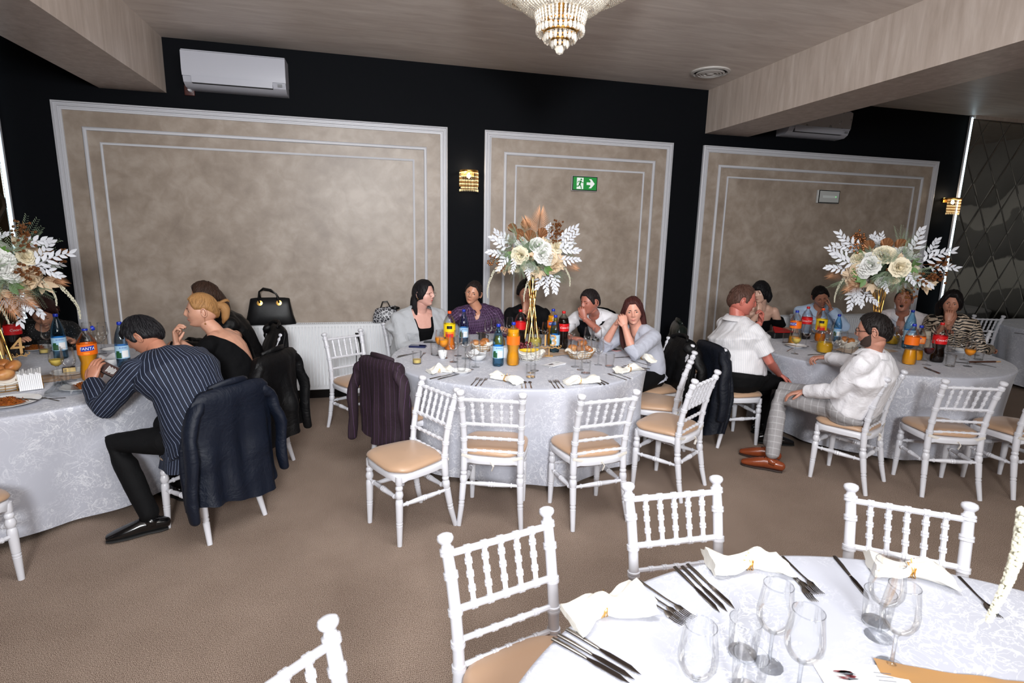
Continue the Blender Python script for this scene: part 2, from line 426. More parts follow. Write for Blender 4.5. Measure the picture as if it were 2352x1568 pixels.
# ---- diamond mirror walls
MIR = N('smoked_mirror'); MIR.b.inputs['Metallic'].default_value = 1; MIR.b.inputs['Roughness'].default_value = .035
MIR.base((.42, .41, .38, 1)); MIR = MIR.m
GROUT = plain('mirror_backing', (20, 20, 20), .6)
def clip(poly, x0, x1, z0, z1):
    for ax, lim, sg in ((0, x0, 1), (0, x1, -1), (1, z0, 1), (1, z1, -1)):
        o = []
        for i in range(len(poly)):
            a, b = poly[i-1], poly[i]; da = (a[ax]-lim)*sg; db = (b[ax]-lim)*sg
            if (da >= 0) != (db >= 0):
                t = da/(da-db); o.append((a[0]+(b[0]-a[0])*t, a[1]+(b[1]-a[1])*t))
            if db >= 0: o.append(b)
        poly = o
        if len(poly) < 3: return None
    return poly
def mirror_wall(x0, x1, label, tw=.40, th=.66):
    t = thing('mirror_wall', label, 'mirror', ((x0+x1)/2, WY, 0), 0)
    bx = (x0+x1)/2
    b = MB(); b.box((0, -.006, (CZ-.04)/2), (x1-x0, .012, CZ-.04)); obj('backing', b, GROUT, t, smooth=False)
    i = 0
    for r in range(-1, 12):
        for c in range(-1, int((x1-x0)/tw)+2):
            cx_ = x0+c*tw+(tw/2 if r % 2 else 0); cz_ = r*th/2
            p = clip([(cx_-tw/2, cz_), (cx_, cz_-th/2), (cx_+tw/2, cz_), (cx_, cz_+th/2)], x0+.003, x1-.003, .1, CZ-.045)
            if not p: continue
            m = Vector((sum(q[0] for q in p)/len(p), sum(q[1] for q in p)/len(p))); n = len(p)
            def rg(d, y):
                o = []
                for q in p:
                    v = Vector(q)-m; L = v.length; v = v*max(0, (L-d)/L); o.append((m.x+v.x-bx, y, m.y+v.y))
                return o
            tx, tz = random.uniform(-.0009, .0009), random.uniform(-.0009, .0009)
            V = rg(.004, -.012)+rg(.004, -.0145)+[(q[0], q[1]+tx*40*q[0]*0, q[2]) for q in rg(.03, -.018)]
            F = [(k, (k+1) % n, n+(k+1) % n, n+k) for k in range(n)]+[(n+k, n+(k+1) % n, 2*n+(k+1) % n, 2*n+k) for k in range(n)]+[tuple(2*n+k for k in range(n))]
            b = MB(); b.add(V, F); obj('mirror_tile', b, MIR, t, smooth=False)
mirror_wall(7.945, XR, 'wall of smoky diamond-shaped mirror tiles right of the tall white light strip')
mirror_wall(XL, -3.215, 'strip of diamond-shaped mirror tiles at the left edge behind the flowers')
LEDM = plain('led_strip', (210, 235, 245), .4, em=(205, 232, 245), es=5)
for x, s, lb in ((7.925, -1, 'tall thin white light strip beside the right mirror wall'), (-3.195, 1, 'tall thin white light strip at the left edge of the room')):
    t = thing('light_strip', lb, 'light strip', (x, WY, 0))
    b = MB(); b.box((0, -.012, CZ/2), (.034, .024, CZ-.02)); obj('strip_channel', b, TRIM, t, smooth=False)
    b = MB(); b.box((0, -.028, CZ/2), (.022, .01, CZ-.06)); obj('strip_diffuser', b, LEDM, t, smooth=False)
# curtain on the left wall (seen in the mirror)
b = MB(); V = []; n = 90
for z in (0.02, 3.45):
    for i in range(n): V.append((XL+.12+.05*sin(i*1.3)+.01*sin(i*.37), 1.0+4.6*i/(n-1), z))
b.add(V, [(i, i+1, n+i+1, n+i) for i in range(n-1)])
tag(obj('curtain', b, m_fabric('brown_curtain', (96, 82, 62), .8, .1, .2)), 'long brown curtain on the left wall seen only in the left mirror tiles', 'curtain')

# ---- radiators
def radiator(x0, x1, label):
    t = thing('radiator', label, 'radiator', ((x0+x1)/2, WY-.095, .13)); w = x1-x0
    RM = plain('radiator_enamel', (226, 227, 230), .35)
    b = MB(); n = int(w/.0333); V = []; F = []
    xs = []
    for i in range(n):
        a = -w/2+.03+(w-.06)*i/n; s = (w-.06)/n
        xs += [(a, 0), (a+s*.62, 0), (a+s*.72, .011), (a+s*.9, .011)]
    xs = [(-w/2, 0)]+xs+[(w/2-.03, 0), (w/2, 0)]
    for z, e in ((.0, 0), (.03, 0), (.055, 1), (.655, 1), (.68, 0), (.70, 0)):
        for x, d in xs: V.append((x, -.052+d*e, z))
    m = len(xs)
    for k in range(5):
        for i in range(m-1): F.append((k*m+i, k*m+i+1, (k+1)*m+i+1, (k+1)*m+i))
    b.add(V, F); b.box((0, -.015, .34), (w-.01, .05, .66)); obj('front_panel', b, RM, t, angle=30)
    b = MB()
    for s in (-1, 1): b.box((s*(w/2-.004), 0, .35), (.008, .1, .7))
    obj('side_panel', b, RM, t, smooth=False)
    b = MB(); b.box((0, -.047, .705), (w, .012, .012)); b.box((0, .04, .705), (w, .012, .012))
    k = int(w/.02)
    for i in range(k): b.box((-w/2+.01+i*w/k, -.004, .705), (.008, .08, .006))
    obj('top_grille', b, plain('grille_enamel', (200, 201, 204), .4), t, smooth=False)
radiator(-1.5, .95, 'long white panel radiator under the large left plaster panel')
radiator(5.1, 7.0, 'white panel radiator behind the right-hand table')

# ---- wall lamps
BEAD = plain('lit_bead', (235, 215, 175), .08, .0, spec=1, em=(255, 214, 150), es=.9)
BEADD = plain('amber_bead', (150, 110, 60), .08, .2, spec=1, em=(255, 190, 110), es=.25)
def sconce(x, z, lb):
    t = thing('wall_lamp', lb, 'lamp', (x, WY, z))
    b = MB(); b.box((0, -.01, .08), (.14, .02, .06)); b.lathe([(.1, .085), (.103, .09), (.103, .1), (.1, .105), (.09, .1)], 20, (0, -.1, 0), cap=False)
    b.box((0, -.05, .095), (.02, .1, .01)); obj('bracket', b, GOLD, t)
    for j in range(15):
        a = -pi*.02-pi*.96*j/14; x_, y_ = .1*cos(a), -.105+.075*sin(a)*1.0; b = MB()
        for k in range(8 if j in (0, 1, 13, 14) else 9):
            b.ball((x_, y_, .075-k*.019), (.006, .006, .0088), 0 if k % 2 == 0 else 1, 5, 3)
        b.ball((x_, y_, .075-9*.019-.008), (.0045, .0045, .014), 0, 5, 4)
        obj('bead_strand', b, [BEAD, BEADD], t, smooth=False)
    b = MB()
    for j in range(12):
        x_ = -.07+.14*j/11
        for k in range(6): b.ball((x_, -.09, .0-k*.018), (.005, .005, .008), k % 2, 5, 3)
    obj('inner_strands', b, [BEAD, BEADD], t, smooth=False)
    b = MB(); b.ball((0, -.1, .05), (.022, .022, .03)); obj('bulb', b, plain('warm_bulb', (255, 235, 200), .3, em=(255, 225, 180), es=14), t)
    point('lamp_glow', (x, WY-.1, z+.13), 1.6, (1, .86, .66), .03)
    point('lamp_glow', (x, WY-.12, z-.16), .35, (1, .86, .66), .03)
sconce(1.03, 2.36, 'crystal bead wall lamp between the left and middle plaster panels')
sconce(7.735, 2.32, 'crystal bead wall lamp beside the tall light strip at right')

# ---- air conditioners
def ac(x, z, lb, foil=False):
    t = thing('air_conditioner', lb, 'air conditioner', (x, WY, z)); w = .88
    AM = plain('ac_plastic', (172, 173, 182), .35)
    prof = [(0, .31), (-.2, .31), (-.225, .295), (-.232, .14), (-.222, .085)]
    prof2 = [(-.218, .08), (-.2, .035), (-.15, .005), (-.05, 0), (0, 0), (0, .31)]
    def ext(pr, w0, w1):
        b = MB(); n = len(pr); V = [(w0, y, z_) for y, z_ in pr]+[(w1, y, z_) for y, z_ in pr]
        F = [(i, i+1, n+i+1, n+i) for i in range(n-1)]+[tuple(range(n-1, -1, -1)), tuple(range(n, 2*n))]; b.add(V, F); return b
    obj('front_cover', ext(prof+[(0, .085)], -w/2, w/2), AM, t, angle=35)
    obj('casing', ext(prof2+[(-.21, .31), (-.21, .08)], -w/2+.003, w/2-.003), AM, t, angle=35)
    b = MB(); b.box((-.02, -.2, .045), (w*.78, .05, .035)); obj('outlet_slot', b, plain('dark_slot', (22, 22, 24), .6), t, smooth=False)
    b = MB(); V = []
    for x_ in (-w*.39-.02, w*.39-.02):
        V += [(x_, -.235, .082), (x_, -.228, .03), (x_, -.22, .03), (x_, -.226, .082)]
    b.add(V, [(0, 1, 5, 4), (1, 2, 6, 5), (2, 3, 7, 6), (3, 0, 4, 7), (0, 3, 2, 1), (4, 5, 6, 7)]); obj('louvre', b, AM, t, smooth=False)
    b = MB(); b.box((w*.44, -.226, .06), (.04, .006, .022)); obj('display', b, plain('grey_display', (120, 122, 126), .3), t, smooth=False)
    if foil:
        b = MB(); V = []; nx, nz = 40, 8
        for k in range(nz):
            for i in range(nx): V.append((-w/2+w*i/(nx-1), -.238-.008*noise.noise((i*.45, k*.8, 3))-.004*sin(i*1.7+k), .1+.19*k/(nz-1)))
        b.add(V, [(k*nx+i, k*nx+i+1, (k+1)*nx+i+1, (k+1)*nx+i) for k in range(nz-1) for i in range(nx-1)])
        obj('shiny_film', b, plain('silver_film', (200, 200, 204), .12, .9), t)
ac(-1.185, 3.07, 'white wall air conditioner above the large left plaster panel')
ac(5.32, 3.065, 'white air conditioner with crinkled silver film half hidden by the ceiling beam', True)
t = thing('power_socket', 'dark red wall socket with white plug left of the left air conditioner', 'socket', (-1.63, WY, 3.07))
b = MB(); b.rbox((0, -.008, 0), (.09, .016, .09), .01); obj('socket_plate', b, plain('dark_red_plastic', (62, 24, 20), .4), t)
b = MB(); b.lathe([(.018, 0), (.018, .03), (.012, .045)], 12, (0.01, -.015, 0), ax=Matrix.Rotation(pi/2, 3, 'X')); b.loft([(.01, -.06, 0), (.0, -.07, .04), (0, -.06, .1), (.04, -.05, .15)], .005, seg=6); obj('plug', b, WHITE, t)

# ---- signs
GREEN = plain('sign_green', (0, 130, 48), .4, em=(0, 130, 48), es=.25)
SWHITE = plain('sign_white', (225, 232, 228), .4, em=(225, 232, 228), es=.25)
t = thing('exit_sign', 'green exit sign with running figure and right-pointing arrow', 'sign', (2.375, WY-.012, 2.39), 0)
b = MB(); b.rbox((0, -.02, 0), (.31, .04, .165), .01, rz=0); obj('sign_casing', b, plain('sign_casing', (190, 190, 188), .4), t, smooth=False)
b = MB(); b.box((0, -.042, 0), (.3, .006, .155)); obj('sign_border', b, BLACK, t, smooth=False)
b = MB(); b.box((0, -.046, 0), (.282, .004, .138)); obj('sign_face', b, GREEN, t, smooth=False)
def flat(mb, pts, y, mi=0):
    mb.add([(x, y, z) for x, z in pts]+[(x, y+.002, z) for x, z in pts], [tuple(range(len(pts)))]+[(i, (i+1) % len(pts), len(pts)+(i+1) % len(pts), len(pts)+i) for i in range(len(pts))], mi)
b = MB(); flat(b, [(.02, .014), (.065, .014), (.065, .03), (.045, .05), (.075, .05), (.118, 0), (.075, -.05), (.045, -.05), (.065, -.03), (.065, -.014), (.02, -.014)][::-1], -.0495); obj('arrow', b, SWHITE, t, smooth=False)
b = MB(); flat(b, [(-.1, -.062), (-.02, -.062), (-.02, .062), (-.1, .062)], -.0495); obj('doorway_symbol', b, SWHITE, t, smooth=False)
b = MB(); Y = -.0505
b.add([(-.048+.011*cos(a), Y, .043+.011*sin(a)) for a in [2*pi*i/14 for i in range(14)]], [tuple(range(14))])
def bar(mb, x0, z0, x1, z1, w, y, mi=0):
    d = Vector((x1-x0, z1-z0)).normalized(); nx, nz = -d.y*w/2, d.x*w/2
    mb.add([(x0+nx, y, z0+nz), (x0-nx, y, z0-nz), (x1-nx, y, z1-nz), (x1+nx, y, z1+nz)], [(0, 1, 2, 3)], mi)
for q in ((-.052, .028, -.066, -.012, .022), (-.054, .024, -.082, .022, .008), (-.082, .024, -.09, .006, .008), (-.05, .026, -.034, .006, .008), (-.034, .008, -.018, .008, .008),
          (-.066, -.008, -.05, -.03, .013), (-.05, -.028, -.042, -.06, .011), (-.066, -.008, -.078, -.032, .013), (-.076, -.03, -.108, -.034, .01)): bar(b, *q, Y)
obj('running_figure', b, GREEN, t, smooth=False)
t = thing('emergency_light', 'small white emergency light with dark frame on the right plaster panel', 'lamp', (5.735, WY-.012, 2.37))
b = MB(); b.rbox((0, -.02, 0), (.33, .04, .165), .01); obj('light_casing', b, plain('sign_casing', (190, 190, 188), .4), t, smooth=False)
b = MB(); b.box((0, -.042, 0), (.32, .006, .16)); obj('light_border', b, BLACK, t, smooth=False)
b = MB(); b.box((0, -.046, 0), (.3, .004, .14)); obj('light_face', b, plain('frosted_face', (176, 178, 176), .3), t, smooth=False)
b = MB(); b.ball((.1, -.05, .0), .005, 0, 6, 4); obj('indicator', b, plain('green_led', (80, 220, 90), .3, em=(90, 255, 110), es=3), t)
b = MB(); b.box((0, -.0495, 0), (.2, .002, .03)); obj('tube', b, plain('pale_tube', (200, 206, 204), .3), t, smooth=False)
# ---- ceiling vent
t = thing('ceiling_vent', 'round white ceiling vent with concentric rings beside the right beam', 'vent', (3.49, 5.5, CZ))
VM = plain('vent_white', (196, 192, 188), .5)
b = MB(); b.lathe([(.2, 0), (.2, -.012), (.172, -.018), (.165, 0)], 40, cap=False); obj('vent_rim', b, VM, t)
b = MB(); b.lathe([(.165, -.001), (0, -.002)], 40, cap=False); obj('vent_throat', b, plain('vent_dark', (34, 32, 30), .8), t)
for r in (.135, .105, .075): 
    b = MB(); b.lathe([(r, -.004), (r+.012, -.02), (r-.006, -.026), (r-.01, -.006)], 36, cap=False); obj('vent_ring', b, VM, t)
b = MB(); b.lathe([(0, -.03), (.03, -.028), (.045, -.014), (.04, -.004)], 28, cap=False); obj('vent_cone', b, VM, t)

# ---- chandelier
def chandelier(c, lb):
    t = thing('chandelier', lb, 'chandelier', (c[0], c[1], c[2]))      # origin = tip
    rnd = random.Random(3)
    def strand(mb, p, q, n, r, sag=0, asp=1.35):
        for k in range(n):
            u = (k+.5)/n; z = p[2]+(q[2]-p[2])*u-sag*4*u*(1-u)
            mb.ball((p[0]+(q[0]-p[0])*u, p[1]+(q[1]-p[1])*u, z), (r, r, r*asp), 0 if rnd.random() < .72 else 1, 5, 3)
    CB = plain('lit_crystal', (206, 200, 188), .05, spec=1, em=(255, 240, 214), es=.1); CD = CRYST
    def ring(r, z, h=.016): b = MB(); b.lathe([(r, z), (r+.005, z+h/2), (r, z+h), (r-.006, z+h/2), (r, z)], 48, cap=False); return obj('gold_ring', b, GOLD, t)
    H = CZ-c[2]
    rings = [(.05, .045), (.095, .085), (.135, .125), (.155, .2), (.32, .30), (.52, .40), (.6, .55), (.42, .62)]
    for r, z in rings[:4]+rings[4:6]: ring(r, z)
    b = MB(); b.lathe([(.02, .2), (.03, .6), (.06, H)], 16); b.lathe([(.3, H-.02), (.3, H)], 40); obj('canopy', b, GOLD, t)
    # tip tiers of drops
    for r, z0, n in ((.0, .0, 1), (.045, .03, 10), (.09, .06, 20), (.135, .1, 30)):
        b = MB()
        for i in range(n):
            a = 2*pi*i/n
            b.ball((r*cos(a), r*sin(a), z0), (.011 if n > 1 else .028, .011 if n > 1 else .028, .022 if n > 1 else .028), 1 if i % 3 else 0, 6, 4)
            for k in range(2): b.ball((r*cos(a), r*sin(a), z0+.028+k*.016), .007, 0, 5, 3)
        obj('crystal_drops', b, [CB, CD], t, smooth=False)
    b = MB()
    for i in range(40):
        a = 2*pi*i/40; strand(b, (.135*cos(a), .135*sin(a), .125), (.155*cos(a), .155*sin(a), .205), 5, .008)
    obj('lower_strands', b, [CB, CD], t, smooth=False)
    for nm, r0, z0, r1, z1, n, m in (('bowl_strands', .155, .2, .32, .34, 60, 15), ('outer_bowl_strands', .3, .3, .54, .44, 90, 17), ('crown_strands', .54, .43, .6, .56, 90, 9), ('inner_strands', .14, .24, .2, .6, 30, 18)):
        b = MB()
        for i in range(n):
            a = 2*pi*i/n; strand(b, (r0*cos(a), r0*sin(a), z0), (r1*cos(a), r1*sin(a), z1), m, .0095, .03 if 'bowl' in nm else 0, 1.1)
        o = obj(nm, b, [CB, CD], t, smooth=False); o['kind'] = 'stuff'
    for i in range(8):
        a = 2*pi*i/8; b = MB(); b.ball((.24*cos(a), .24*sin(a), .42), (.02, .02, .035)); obj('bulb', b, plain('warm_bulb2', (255, 240, 215), .3, em=(255, 236, 205), es=9), t)
chandelier((1.10, 3.32, 2.87), 'large crystal chandelier with gold rings hanging at the top of the room')
point('chandelier_glow', (1.10, 3.32, 3.36), 5, (1, .9, .76), .2)

# ================================================================ chairs
def turned(mb, p0, p1, r0, r1, rings=(), seg=10, rr=1.25, hw=.007):
    """straight turned bar with raised double rings at the given fractions"""
    p0 = Vector(p0); p1 = Vector(p1); L = (p1-p0).length; P = [(0, 1)]
    for f in rings:
        e = hw/L
        P += [(f-1.6*e, 1), (f-1.5*e, rr), (f-.25*e, rr), (f, 1.06), (f+.25*e, rr), (f+1.5*e, rr), (f+1.6*e, 1)]
    P.append((1, 1)); P.sort(key=lambda q: q[0])
    pts = [p0+(p1-p0)*f for f, _ in P]; rad = [(r0+(r1-r0)*f)*k for f, k in P]
    mb.loft(pts, rad, seg=seg, rc=False)
def leg_profile(top, bot, seg=12):
    mb = MB(); p0 = Vector(top); p1 = Vector(bot)
    pr = [(0, .021), (.1, .0215), (.13, .016), (.15, .022), (.18, .022), (.2, .017), (.22, .021), (.26, .025), (.3, .021), (.32, .016), (.335, .021), (.36, .0215), (.365, .0225), (.4, .0225), (.6, .0205), (.64, .020), (.645, .017), (.655, .017), (.66, .020), (.68, .020), (.685, .017), (.695, .017), (.7, .0195), (1, .0145)]
    mb.loft([p0+(p1-p0)*f for f, _ in pr], [r for _, r in pr], seg=seg, rc=False); return mb
def back_xy(z):   # y offset and half width of the back posts by height
    K = [(0, -.226, .196), (.1, -.2, .187), (.3, -.165, .178), (.44, -.155, .176), (.6, -.17, .177), (.75, -.205, .181), (.85, -.238, .186), (.89, -.25, .187)]
    for (z0, y0, w0), (z1, y1, w1) in zip(K, K[1:]):
        if z <= z1: t = (z-z0)/(z1-z0); return y0+(y1-y0)*t, w0+(w1-w0)*t
    return K[-1][1:]
def make_chair():
    t = thing('banquet_chair', 'x', 'chair')
    for s in (-1, 1):
        obj('front_leg', leg_profile((s*.172, .158, .43), (s*.178, .165, 0)), WHITE, t)
        mb = MB(); zs = []
        lo = [(0, .0145), (.12, .0185), (.128, .019), (.13, .0165), (.137, .0165), (.139, .019), (.15, .019), (.152, .0165), (.159, .0165), (.161, .0195), (.26, .0215), (.262, .0185), (.275, .0215), (.285, .024), (.295, .0245), (.31, .0225), (.318, .0175), (.325, .022), (.335, .022), (.342, .018), (.35, .0205), (.36, .0215), (.45, .0215)]
        up_ = []
        for zr in (.475, .555, .655, .765): up_ += [(zr-.0105, .019), (zr-.0095, .0235), (zr-.0015, .0235), (zr, .0205), (zr+.0015, .0235), (zr+.0095, .0235), (zr+.0105, .019)]
        up_ += [(.822, .0185), (.824, .024), (.832, .024), (.834, .021), (.836, .024), (.844, .023), (.846, .018), (.855, .015), (.858, .018), (.866, .0255), (.874, .027), (.882, .024), (.887, .014), (.8885, .004)]
        P = []; R = []
        for z, r in lo+up_:
            y, wd = back_xy(z); P.append((s*wd, y, z)); R.append(r)
        mb.loft(P, R, side=(1, 0, 0), seg=12, rc=False); obj('back_post', mb, WHITE, t)
    for z, ring in ((.826, (.18, .34, .5, .66, .82)), (.66, (.18, .34, .5, .66, .82)), (.565, (.2, .36, .5, .64, .8)), (.478, (.2, .36, .5, .64, .8))):
        y, wd = back_xy(z); bow = -.012
        mb = MB(); n = 1
        turned(mb, (-wd, y, z), (wd, y, z), .0115 if z > .65 else .0095, .0115 if z > .65 else .0095, ring, 8, 1.3, .0065); obj('back_rail', mb, WHITE, t)
    y0, w0 = back_xy(.66); y1, w1 = back_xy(.826)
    for f in (.18, .34, .5, .66, .82):
        mb = MB(); turned(mb, ((2*f-1)*w0, y0, .665), ((2*f-1)*w1, y1, .822), .009, .0095, (.28, .55, .8), 8, 1.4, .006); obj('spindle', mb, WHITE, t)
    # seat: rounded shell with drooping skirt
    mb = MB(); V = []; F = []; n = 32
    def outline(k):
        a = 2*pi*k/n; x = cos(a); y = sin(a); p = .55
        X = (abs(x)**p)*(1 if x > 0 else -1); Yv = (abs(y)**p)*(1 if y > 0 else -1)
        return X*(.205+.012*Yv), Yv*.195+.0
    for sc_, z in ((.9, .392), (1.0, .405), (1.02, .43), (1.0, .441), (.96, .446), (.5, .442), (.01, .44)):
        for k in range(n): 
            x, y = outline(k); V.append((x*sc_, y*sc_, z+(-.012 if z < .41 and abs(x) > .15 and abs(y) > .14 else 0)))
    for r in range(6):
        for i in range(n): F.append((r*n+i, r*n+(i+1) % n, (r+1)*n+(i+1) % n, (r+1)*n+i))
    F.append(tuple(range(n-1, -1, -1))); mb.add(V, F); obj('seat', mb, WHITE, t)
    mb = MB(); V = []; F = []   # cushion
    for sc_, z in ((.9, .447), (1.0, .452), (1.03, .462), (1.0, .474), (.9, .486), (.6, .494), (.01, .497)):
        for k in range(n):
            x, y = outline(k); r_ = sc_*(1+.012*sin(k*5.1)*(sc_ > .8)); V.append((x*r_*.98, y*r_*.96+.012, z+.0025*sin(k*1.18)*(sc_ > .8)))
    for r in range(6):
        for i in range(n): F.append((r*n+i, r*n+(i+1) % n, (r+1)*n+(i+1) % n, (r+1)*n+i))
    F.append(tuple(range(n-1, -1, -1))); mb.add(V, F); cu = obj('cushion', mb, SATIN, t, angle=80); cu['label'] = 'champagne satin seat cushion'
    mb = MB(); P = [(-.19, -.175, .455), (-.1, -.185, .43), (0, -.195, .42), (.1, -.185, .43), (.19, -.175, .455)]
    mb.loft(P, .003, .011, side=(0, 1, 0), seg=6, rc=False)
    mb.loft([(0, -.2, .425), (.015, -.205, .4), (.005, -.2, .37)], .004, .01, seg=6); obj('cushion_tie', mb, plain('white_ribbon', (214, 208, 200), .6), t)
    tri = (.14, .44, .5, .56, .86)
    for p, q in (((-.176, .16, .29), (.176, .16, .29)), ((-.18, -.17, .265), (.18, -.17, .265)), ((-.177, .16, .25), (-.178, -.165, .25)), ((.177, .16, .25), (.178, -.165, .25))):
        mb = MB(); p = Vector(p); q = Vector(q); fr = [0, .12, .14, .145, .165, .17, .3, .44, .45, .465, .475, .49, .5, .51, .525, .535, .55, .56, .7, .83, .835, .855, .86, .88, 1]
        rd = [.0095, .010, .0105, .015, .015, .0105, .014, .0155, .0175, .0175, .015, .0175, .0185, .0175, .015, .0175, .0175, .0155, .014, .0105, .015, .015, .0105, .010, .0095]
        mb.loft([p+(q-p)*f for f in fr], rd, seg=8, rc=False); obj('stretcher', mb, WHITE, t)
    return t
chair0 = make_chair(); chsnap = snapshot(chair0); chair_used = False
G1, G2, G3, G4 = 'white chairs around the middle table', 'white chairs around the left table', 'white chairs around the right-hand table', 'white chairs around the foreground table'
def chair(x, y, th, label, group, skip=()):
    global chair_used
    if not chair_used and not skip:
        chair_used = True; chair0.location = (x, y, 0); chair0.rotation_euler = (0, 0, th); chair0['label'] = label; chair0['group'] = group; return chair0
    return dup(chair0, chsnap, (x, y, 0), th, label, group, skip=skip)
chair(.176, 3.22, 2.067, 'white chair left of the middle table, seat turned to the left', G1)
chair(.748, 3.289, -.345, 'white chair seen from straight behind, second from left before the middle table', G1)
chair(1.339, 3.173, .103, 'white chair with its back to us, third from left before the middle table', G1)
chair(2.078, 3.421, .581, 'white chair at the right front of the middle table with champagne cushion', G1)
chair(2.27, 3.94, .93, 'white chair behind the right front chair of the middle table, half hidden by it', G1)
chair(-.148, 5.063, -2.574, 'empty white chair standing alone in front of the long radiator', G1)
chair(.24, 4.07, -.94, 'white chair under the burgundy pinstriped jacket', G1)
chair(-1.005, 3.519, .90, 'white chair of the person in the striped jacket, navy jacket over its back', G2)
chair(-.93, 4.32, 1.15, 'white chair of the person in the low-backed black top, under the black jacket', G2)
chair(-2.03, 3.02, -.5, 'white chair at the left edge, only one leg in view', G2)
chair(3.506, 3.236, .447, 'white chair the person in checked trousers sits on', G3)
chair(4.082, 2.991, -.345, 'empty white chair with its back to us right of the person in checked trousers', G3)
chair(4.658, 2.884, -.06, 'white chair cut off by the right edge of the picture', G3)
chair(8.05, 5.72, -.3, 'white chair behind the zebra-print blouse in front of the mirror', G3)
chair(3.14, 4.16, -1.62, 'white chair of the person in the short-sleeved shirt', G3)
chair(.442, 1.365, 3.404, 'large white chair in the middle foreground, cushion pushed under the cloth', G4)
chair(1.099, 1.52, 3.108, 'white chair at the far rim of the foreground table, nearest its laid knives', G4)
chair(1.781, 1.281, 2.52, 'white foreground chair at the far right of the near table', G4)
chair(3.33, 4.98, -2.0, 'white chair under the dark green leather jacket', G3)
chair(-.109, .931, -2.44, 'white foreground chair cut off by the bottom edge, one finial in view', G4)
for x, y, th, lb, g in ((.38, 5.58, pi+.5, 'white chair of the person in the grey cardigan', G1), (1.15, 5.72, pi, 'white chair of the person in the plum plaid shirt', G1), (1.68, 5.66, pi-.2, 'white chair of the person in black behind the flowers', G1),
        (2.45, 5.42, pi-.9, 'white chair of the person in the dark waistcoat', G1), (2.47, 4.38, pi/2+.05, 'white chair of the person in the pale grey shirt, under the black quilted jacket', G1),
        (4.5, 5.68, pi, 'white chair of the person in the off-shoulder top', G3), (5.25, 5.55, pi-.4, 'white chair of the person in the pale blue shirt', G3), (6.1, 5.12, pi-.9, 'white chair of the person with open mouth', G3), (6.3, 4.62, pi-1.4, 'white chair of the zebra-print blouse', G3),
        (-1.1, 5.25, 2.0, 'white chair of the half-hidden person in the black jacket', G2), (-2.95, 5.62, pi+.3, 'white chair of the person in the sequinned top', G2)):
    chair(x, y, th, lb, g)

# ================================================================ tables and cloths
TZ = .772
TABLES = {'middle': (1.223, 4.516), 'left': (-2.35, 4.42), 'right': (4.70, 4.26), 'near': (1.104, .30), 'far': (9.0, 4.75)}
def table(key, R, label, clabel, seed, hem=.05):
    x, y = TABLES[key]; t = thing('round_table', label, 'table', (x, y, 0), 0, 'round banquet tables')
    b = MB(); b.lathe([(0, .735), (R-.02, .735), (R-.012, .745), (R-.02, .764), (0, .764)], 48); obj('tabletop', b, plain('plywood', (150, 120, 86), .6), t)
    for k in range(4):
        a = pi/4+k*pi/2; b = MB(); b.loft([(.62*cos(a), .62*sin(a), 0), (.62*cos(a), .62*sin(a), .74)], .018, seg=8, rc=False); obj('leg', b, plain('grey_steel', (70, 70, 72), .4, .8), t)
    rnd = random.Random(seed); n = 288; ph = [rnd.uniform(0, 6.28) for _ in range(5)]
    def fold(a): 
        s = .7*sin(12*a+ph[0]+1.1*sin(3*a+ph[3]))+.3*sin(19*a+ph[1]+sin(2*a))+.45*sin(7*a+ph[2]); return s
    V = []; F = []
    rings = [(0, .772), (.4, .772), (.75, .772), (.92, .772), (.985, .772), (.997, .768), (1.0, .758)]
    for f, z in rings:
        for i in range(n): V.append((R*f*cos(2*pi*i/n), R*f*sin(2*pi*i/n), z+.0006*noise.noise((f*9*cos(2*pi*i/n), f*9*sin(2*pi*i/n), seed))))
    m = 16
    for k in range(1, m+1):
        t_ = k/m; z = .758-(.758-hem)*t_
        for i in range(n):
            a = 2*pi*i/n; s = fold(a); amp = (t_**.8)
            r = R*(1-.045*amp)+.07*s*amp+.006*noise.noise((cos(a)*6, sin(a)*6, z*5+seed))*t_
            V.append((r*cos(a), r*sin(a), z-.0+.018*s*t_))
    tot = len(rings)+m
    for k in range(tot-1):
        for i in range(n): F.append((k*n+i, k*n+(i+1) % n, (k+1)*n+(i+1) % n, (k+1)*n+i))
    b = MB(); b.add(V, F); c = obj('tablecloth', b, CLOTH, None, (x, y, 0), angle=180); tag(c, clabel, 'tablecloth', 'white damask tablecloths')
table('middle', 1.09, 'round table in the middle under a white cloth, hourglass flower stand on it', 'white damask cloth on the middle table with four white chairs in front', 2)
table('left', 1.09, 'round table at the left edge under a white cloth', 'white damask cloth of the left table, beside the person in the striped jacket', 5)
table('right', 1.10, 'round table at right under a white cloth, person in checked trousers before it', 'white damask cloth of the right-hand table behind the person in checked trousers', 9)
table('near', 1.11, 'round table in the near foreground under a white cloth', 'white damask cloth of the foreground table with laid cutlery and clear glasses', 12)
table('far', 1.10, 'table partly seen at the far right edge in front of the mirror', 'white cloth of the table at the far right edge before the mirror wall', 15)

